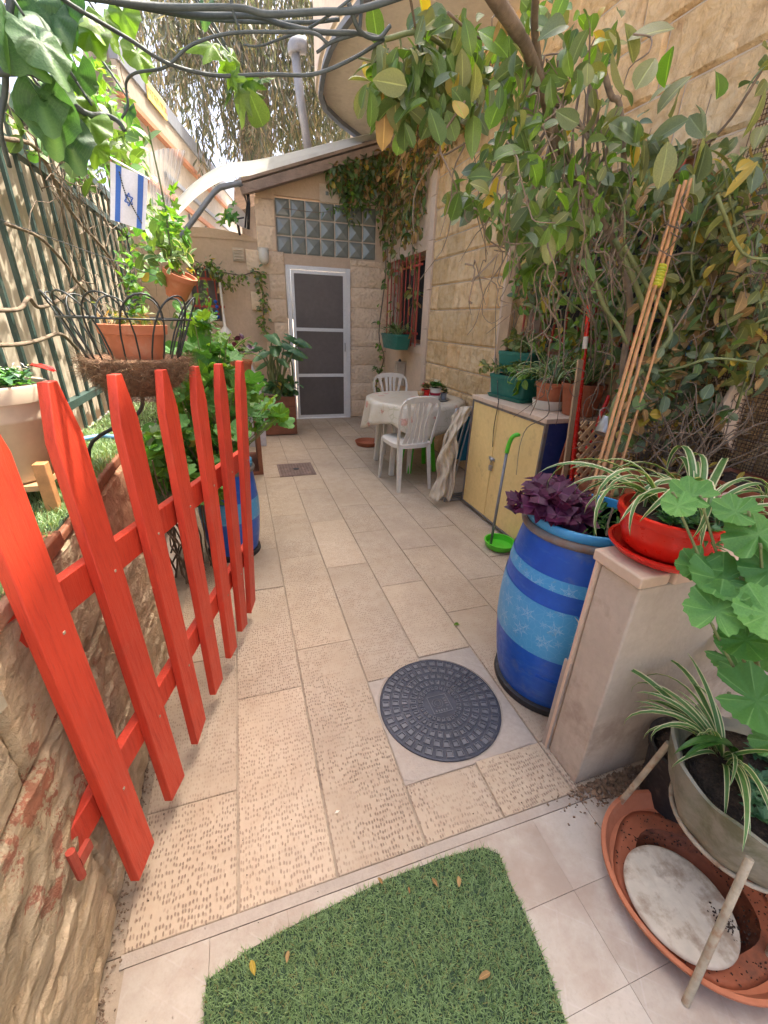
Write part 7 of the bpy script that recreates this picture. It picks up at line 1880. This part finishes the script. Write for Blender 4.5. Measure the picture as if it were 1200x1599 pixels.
# arum in the wooden planter
ar = thing('arum_plant', 'tall arum with big arrow leaves in the square wooden planter', 'arum', (.43, 5.75, .47))
mb = MB(); k = 0
AL = [(425, 522, .25), (455, 525, .27), (412, 548, .24), (452, 548, .24), (415, 565, .22), (400, 540, .20), (440, 560, .2), (462, 545, .22), (408, 590, .18), (420, 600, .16), (450, 600, .14), (430, 540, .24), (445, 535, .24), (470, 530, .2)]
for (u, v, s_) in AL:
    p = wy(u, v, random.uniform(5.55, 5.8)); b0 = Vector((.43 + random.gauss(0, .04), 5.75 + random.gauss(0, .04), .47)); d = p - b0; d.z = 0; d = d.normalized() + Vector((0, -.3, -.35)); nr = Vector((0, -.45, 1)) + rv(.15)
    leaf_obj('leaf', ar, p - d.normalized() * s_ * .2, d, nr, s_, 'arrow', 'leaf_arum'); stem(mb, [b0, b0.lerp(p, .55) + Vector((0, .0, .05)), p], [.014, .007], 4, 7)
for i in range(10): b0 = Vector((.43 + random.gauss(0, .06), 5.72 + random.gauss(0, .05), .47)); stem(mb, [b0, b0 + Vector((random.gauss(0, .04), 0, .3)), b0 + Vector((random.gauss(0, .06), 0, .55))], [.013, .008], 4, 7)
obj('stalks', mb, M['greenstem'], ar, smooth=True)
foliage(ar, cluster((.5, 5.66, .60), (.2, .06, .12), 80, .10, ['ov1', 'ov4', 'obo'], ['leaf_vine', 'leaf_arum'], hang=.2), 60)

# creeper on the ledge of the little window, and at the lamp
lc_ = thing('ledge_creeper', 'pale variegated creeper trailing along the ledge over the small window', 'creeper', wy(330, 420, 6.45))
it = []
for pts in ([(290, 400), (310, 412), (330, 420), (350, 425), (375, 432), (402, 425), (412, 432)], [(405, 425), (408, 450), (412, 480), (412, 500), (415, 520)], [(325, 405), (330, 420), (345, 440), (368, 445)]):
    path = [wy(u, v, 6.46) for u, v in pts]; it += twiggy(path, 120, .07, ['mini', 'ov1', 'ivy'], ['leaf_grey', 'leaf_khaki', 'leaf_bright'], .07, hang=.6)
foliage(lc_, it, 120)
mb = MB(); stem(mb, [wy(u, v, 6.5) for u, v in ((290, 400), (330, 420), (375, 430), (405, 425), (410, 460), (413, 520))], .006, 4, 6); obj('stem', mb, M['twig'], lc_)

# dry creeper under the balcony and over the glass blocks
dc_ = thing('dry_creeper', 'half dead creeper with ochre leaves hanging under the balcony edge', 'creeper', (2.1, 5.6, 3.4))
it = []; mb = MB()
for i in range(95):
    y = random.uniform(3.9, 6.55); z0 = random.uniform(3.2, 3.44); L = random.uniform(.15, .7) * (1.6 if y > 5.2 else .7); x = random.uniform(2.02, 2.13); q = [Vector((x, y, z0))]; nk = max(3, int(L / .1))
    for k in range(nk): q.append(q[-1] + Vector((random.gauss(0, .02), random.gauss(0, .03), -.1)))
    mb.tube(q, .003, 4); it += twiggy(q, int(5 + L * 16), .10, ['dry', 'ov3', 'ov1', 'long'], ['leaf_dry', 'leaf_dry', 'leaf_dry', 'leaf_khaki', 'leaf_vine'], .035, hang=1.0)
for i in range(9):        # long strands in front of the red grille
    y = random.uniform(5.3, 6.5); q = [Vector((2.06, y, 3.3))]; nk = random.randint(10, 20)
    for k in range(nk): q.append(q[-1] + Vector((random.gauss(0, .012), random.gauss(0, .03), -.1)))
    mb.tube(q, .0035, 4); it += twiggy(q, nk * 2, .10, ['ov1', 'ov4', 'mini'], ['leaf_vine', 'leaf_khaki', 'leaf_dry'], .05, hang=.8)
for i in range(38):
    x = random.uniform(1.35, 2.05); q = [Vector((x, 6.42, gx(x) - .02))]; nk = random.randint(3, 9) if x > 1.6 else random.randint(1, 4)
    for k in range(nk): q.append(q[-1] + Vector((random.gauss(0, .03), random.gauss(0, .015), -.07)))
    mb.tube(q, .003, 4); it += twiggy(q, nk * 7, .10, ['ov1', 'ov2', 'mini'], ['leaf_vine', 'leaf_vine', 'leaf_grey', 'leaf_dry'], .05, hang=.8)
o = obj('strands', mb, M['twig'], dc_); o['kind'] = 'stuff'; foliage(dc_, it, 290)
it = []
for pts in ([(500, 330), (530, 322), (560, 318), (580, 330)], [(545, 270), (550, 300), (545, 330)], [(590, 570), (595, 590), (592, 610)], [(588, 330), (600, 420), (590, 520), (600, 560)]):
    it += twiggy([wy(u, v, 6.4) for u, v in pts], 26, .09, ['ivy', 'ov1'], ['leaf_bright', 'leaf_vine'], .04)
cr2 = thing('glass_block_creeper', 'thin bright creeper crossing the glass blocks and the far corner', 'creeper', wy(545, 320, 6.4)); foliage(cr2, it, 60)
mb = MB(); stem(mb, [wy(u, v, 6.42) for u, v in ((440, 325), (500, 332), (545, 325), (590, 320))], .004, 4, 6); obj('stem', mb, M['twig'], cr2); mb = MB(); stem(mb, [wy(u, v, 6.45) for u, v in ((596, 330), (603, 420), (592, 520), (600, 560), (588, 600), (594, 640))], .008, 4, 6); obj('stem', mb, M['twig'], cr2)

# ================================================================= LEFT TOP: philodendron, ivy, twigs on the fence
ph = thing('large_leaf_climber', 'backlit large lobed leaves of a climber in the top left corner', 'climber', (-.8, 1.2, 2.4))
mb = MB(); k = 0
PL = [(25, 25, 1.05, .20, 1), (60, 60, 1.0, .15, 0), (85, 20, 1.1, .15, 1), (135, 20, 1.15, .13, 2), (140, 45, 1.15, .12, 2), (60, 135, 1.05, .18, 0), (75, 165, 1.05, .17, 0), (100, 205, 1.1, .16, 0), (115, 150, 1.15, .16, 2), (140, 185, 1.15, .14, 2), (160, 25, 1.3, .12, 2), (120, 110, 1.2, .12, 0), (215, 80, 1.3, .12, 2), (10, 60, 1.0, .14, 1), (0, 10, 1.0, .18, 0), (150, 225, 1.2, .10, 2), (190, 15, 1.3, .12, 2), (365, 105, 1.5, .14, 0), (378, 135, 1.5, .12, 0), (360, 85, 1.5, .10, 2), (175, 60, 1.35, .09, 2), (200, 170, 1.4, .08, 0), (55, 0, 1.1, .15, 1), (100, -5, 1.1, .15, 0), (320, 10, 1.5, .10, 0)]
for (u, v, Y, s_, m_) in PL:
    p = wy(u, v, Y); nr = Vector((.1, .2, 1)) + rv(.4) + Vector((0, -.55, 0)); d = Vector((random.gauss(.2, .3), random.gauss(-.1, .3), -.8))
    s_ *= .66
    leaf_obj('leaf', ph, p - d.normalized() * s_ * .3, d, nr, s_, 'philo', ['leaf_philo', 'leaf_philo', 'leaf_bright'][m_]); b0 = p - d.normalized() * s_ * .3
    stem(mb, [b0, b0 + Vector((-.03, .02, .05)), b0 + Vector((-.08, .05, .12))], [.002, .003], 3, 6)
stem(mb, P3((-40, 115, 1.1), (20, 112, 1.1), (60, 118, 1.12), (130, 175, 1.15), (165, 180, 1.2), (185, 190, 1.2), (195, 205, 1.2)), [.007, .004], 5, 8)
stem(mb, P3((20, -20, 1.1), (10, 60, 1.1), (8, 140, 1.15), (0, 200, 1.15), (15, 260, 1.2)), [.006, .004], 5, 8)
obj('stem', mb, M['bluegreystem'], ph, smooth=True)

ivf = thing('fence_ivy', 'leafy ivy and creepers tangled over the top of the iron fence', 'vine', (-1.0, 3.2, 2.3))
def fpnt(u, v, off=.0): return wx(u, v, FX + .10 + off)
it = []
for (u, v, ru, rv_, n) in [(165, 190, 50, 45, 90), (205, 225, 25, 30, 50), (120, 130, 60, 60, 70), (160, 150, 40, 40, 60), (240, 350, 20, 40, 40), (250, 400, 30, 40, 60), (215, 380, 40, 40, 50), (268, 370, 18, 30, 26), (190, 260, 40, 20, 40), (60, 180, 50, 60, 40), (225, 270, 10, 16, 10), (130, 250, 40, 30, 30)]:
    for i in range(n):
        a = random.random() * 6.28; r = math.sqrt(random.random()); p = fpnt(u + ru * r * math.cos(a), v + rv_ * r * math.sin(a), random.uniform(0, .35))
        if p.y > 6.3 or p.y < .5: p = wy(u + ru * r * math.cos(a), v + rv_ * r * math.sin(a), random.uniform(2.5, 4.5))
        it.append((p, (rv(.8) + Vector((0, 0, -.4))).normalized(), Vector((.3, -.3, .8)) + rv(.5), .10 * random.uniform(.5, 1.2), random.choice(['ivy', 'ov1', 'ov4', 'obo']), random.choice(['leaf_vine', 'leaf_vine', 'leaf_bright', 'leaf_ger'])))
foliage(ivf, it, 290)
mb = MB()
for i in range(230):
    u = random.uniform(60, 290); v = random.uniform(140, 480) if u > 120 else random.uniform(120, 300)
    p = fpnt(u, v, random.uniform(.0, .25))
    if not (.6 < p.y < 6.3): continue
    q = [p]; dd = rv(1); dd.x *= .3; dd.normalize()
    for k in range(random.randint(5, 11)): dd = (dd + rv(.4)).normalized(); dd.x *= .5; q.append(q[-1] + dd * .09)
    for z_ in q: z_.x = max(z_.x, FX + .03)
    mb.tube(q, [random.uniform(.0018, .0045), .0012], 5)
o = obj('twig_tangle', mb, M['twig'], ivf); o['kind'] = 'stuff'
mb = MB()
stem(mb, [fpnt(u, v, .05) for u, v in ((-20, 485), (30, 483), (45, 465), (60, 480), (90, 470), (130, 440))], .010, 4, 7)
stem(mb, [fpnt(u, v, .04) for u, v in ((-20, 540), (30, 538), (60, 532), (95, 522), (120, 545))], .010, 4, 7)
stem(mb, [fpnt(u, v, .1) for u, v in ((10, 350), (60, 370), (100, 410), (120, 440), (150, 470))], .008, 4, 7)
stem(mb, [fpnt(u, v, .12) for u, v in ((0, 215), (60, 235), (110, 330), (170, 400), (200, 460))], .010, 4, 7)
obj('woody_stem', mb, M['bark'], ivf, smooth=True)

# branches crossing overhead
br = thing('overhead_branches', 'bare grey green branches crossing the sky over the path', 'branches', wy(400, 60, 1.2))
for pts, r in ((((60, -40, 1.0), (100, 0, 1.05), (200, 60, 1.15), (265, 100, 1.2), (340, 118, 1.25), (420, 116, 1.25), (490, 116, 1.25), (550, 92, 1.25), (600, 62, 1.3)), [.0035, .0038]),
    (((190, 185, 1.3), (200, 165, 1.3), (197, 130, 1.3), (212, 114, 1.25), (250, 108, 1.22), (268, 98, 1.2), (300, 70, 1.2), (360, 52, 1.2), (440, 50, 1.2), (490, 52, 1.2), (512, 68, 1.2)), [.0025, .0032]),
    (((100, -10, 1.1), (250, 10, 1.2), (370, 12, 1.2), (420, 22, 1.2), (500, 18, 1.2), (560, 15, 1.2), (640, -10, 1.2)), [.0055, .0065]),
    (((140, -10, 1.2), (300, 22, 1.25), (400, 25, 1.25), (440, 38, 1.25), (500, 50, 1.25), (560, 52, 1.25), (600, 62, 1.3)), [.006, .005]),
    (((360, -10, 1.2), (365, 20, 1.2), (378, 55, 1.2)), [.0035, .002]), (((545, 5, 1.2), (562, 48, 1.22), (590, 60, 1.25), (610, 40, 1.25)), [.005, .004]), (((562, 48, 1.22), (565, 0, 1.22), (560, -30, 1.2)), [.004, .004]),
    (((495, 82, 1.25), (520, 65, 1.25), (560, 52, 1.25)), [.003, .004]), (((380, 70, 1.25), (405, 72, 1.25), (440, 60, 1.25), (480, 45, 1.25), (520, 20, 1.2), (570, -20, 1.2)), [.002, .003]),
    (((180, 5, 1.2), (330, 30, 1.3), (470, 35, 1.3), (530, 30, 1.3)), [.004, .004])):
    mb = MB(); stem(mb, P3(*pts), r, 6, 8); obj('branch', mb, M['bluegreystem'], br, smooth=True)
foliage(br, blobs([(365, 105, 22, 30, 8), (385, 130, 14, 20, 5)], .09, ['ov1', 'ivy'], ['leaf_bright', 'leaf_vine'], 1.25, 1.35, hang=1), 20)

# green leaf pair and other touches by the drain pipe
sm_ = thing('sprig', 'small bright ivy sprig beside the satellite dish', 'creeper', wy(365, 330, 6.3)); foliage(sm_, blobs([(362, 330, 16, 16, 14)], .16, ['ivy'], ['leaf_ger', 'leaf_bright'], 6.2, 6.3, hang=.5), 20)

# ================================================================= EUCALYPTUS BEYOND THE ROOF
eu = thing('eucalyptus_tree', 'tall eucalyptus with drooping grey green foliage beyond the back roof', 'tree', (.8, 13, 0))
mb = MB(); stem(mb, [(.75, 13, 0), (.75, 13, 3), wy(402, 200, 13), wy(392, 100, 13), wy(380, 0, 13), wy(375, -100, 13)], [.42, .20], 5, 14); obj('trunk', mb, M['treebark'], eu, smooth=True)
for pts in (((402, 180, 13), (370, 120, 12.6), (330, 30, 12.2), (300, -60, 12)), ((395, 120, 13), (450, 60, 12.8), (520, 0, 12.5), (560, -60, 12.3)), ((392, 60, 13), (350, 0, 13.2), (300, -90, 13.4)), ((385, 20, 13), (430, -40, 13), (470, -100, 13))):
    mb = MB(); stem(mb, P3(*pts), [.11, .05], 4, 8); obj('limb', mb, M['treebark'], eu, smooth=True)
it = []; mb = MB()
def dens(u, v):
    d = 1.0
    if u < 250: d *= .55
    if 240 < u < 375 and v > 90: d *= .30 + .3 * (math.sin(u * .09) > .3)
    if u < 300 and v > 150: d *= .12
    if 370 < u < 402 and v > 150: d *= .8
    return d
for i in range(1500):
    u = random.uniform(190, 640); v = random.uniform(-60, 235)
    if random.random() > dens(u, v): continue
    p = wy(u, v - 20, random.uniform(11, 14.5)); q = [p]; nk = random.randint(3, 7)
    for k in range(nk): q.append(q[-1] + Vector((random.gauss(0, .04), random.gauss(0, .04), -.16)))
    mb.tube(q, .006, 3, cap=False)
    for j in range(nk * 4):
        p2 = q[random.randrange(len(q))]; it.append((p2 + rv(.05), Vector((random.gauss(0, .35), random.gauss(0, .35), -1)), rv(1), random.uniform(.14, .26), 'euca', 'leaf_euca'))
obj('hanging_twigs', mb, M['twig'], eu)['kind'] = 'stuff'
leaf_merge('crown', eu, it)

# fallen petal and crumbs on the slabs
o = bpy.data.objects.new('fallen_petal', leaf_mesh('mini', 'petal_white')); COL.objects.link(o); pz_ = fl(523, 1271, .004)
o.matrix_basis = Matrix.Translation(pz_) @ basis((1, .3, .1), (0, 0, 1)).to_4x4() @ Matrix.Diagonal((.018,) * 3 + (1,)); tag(o, 'tiny white petal fallen on a limestone slab near the front', 'petal')
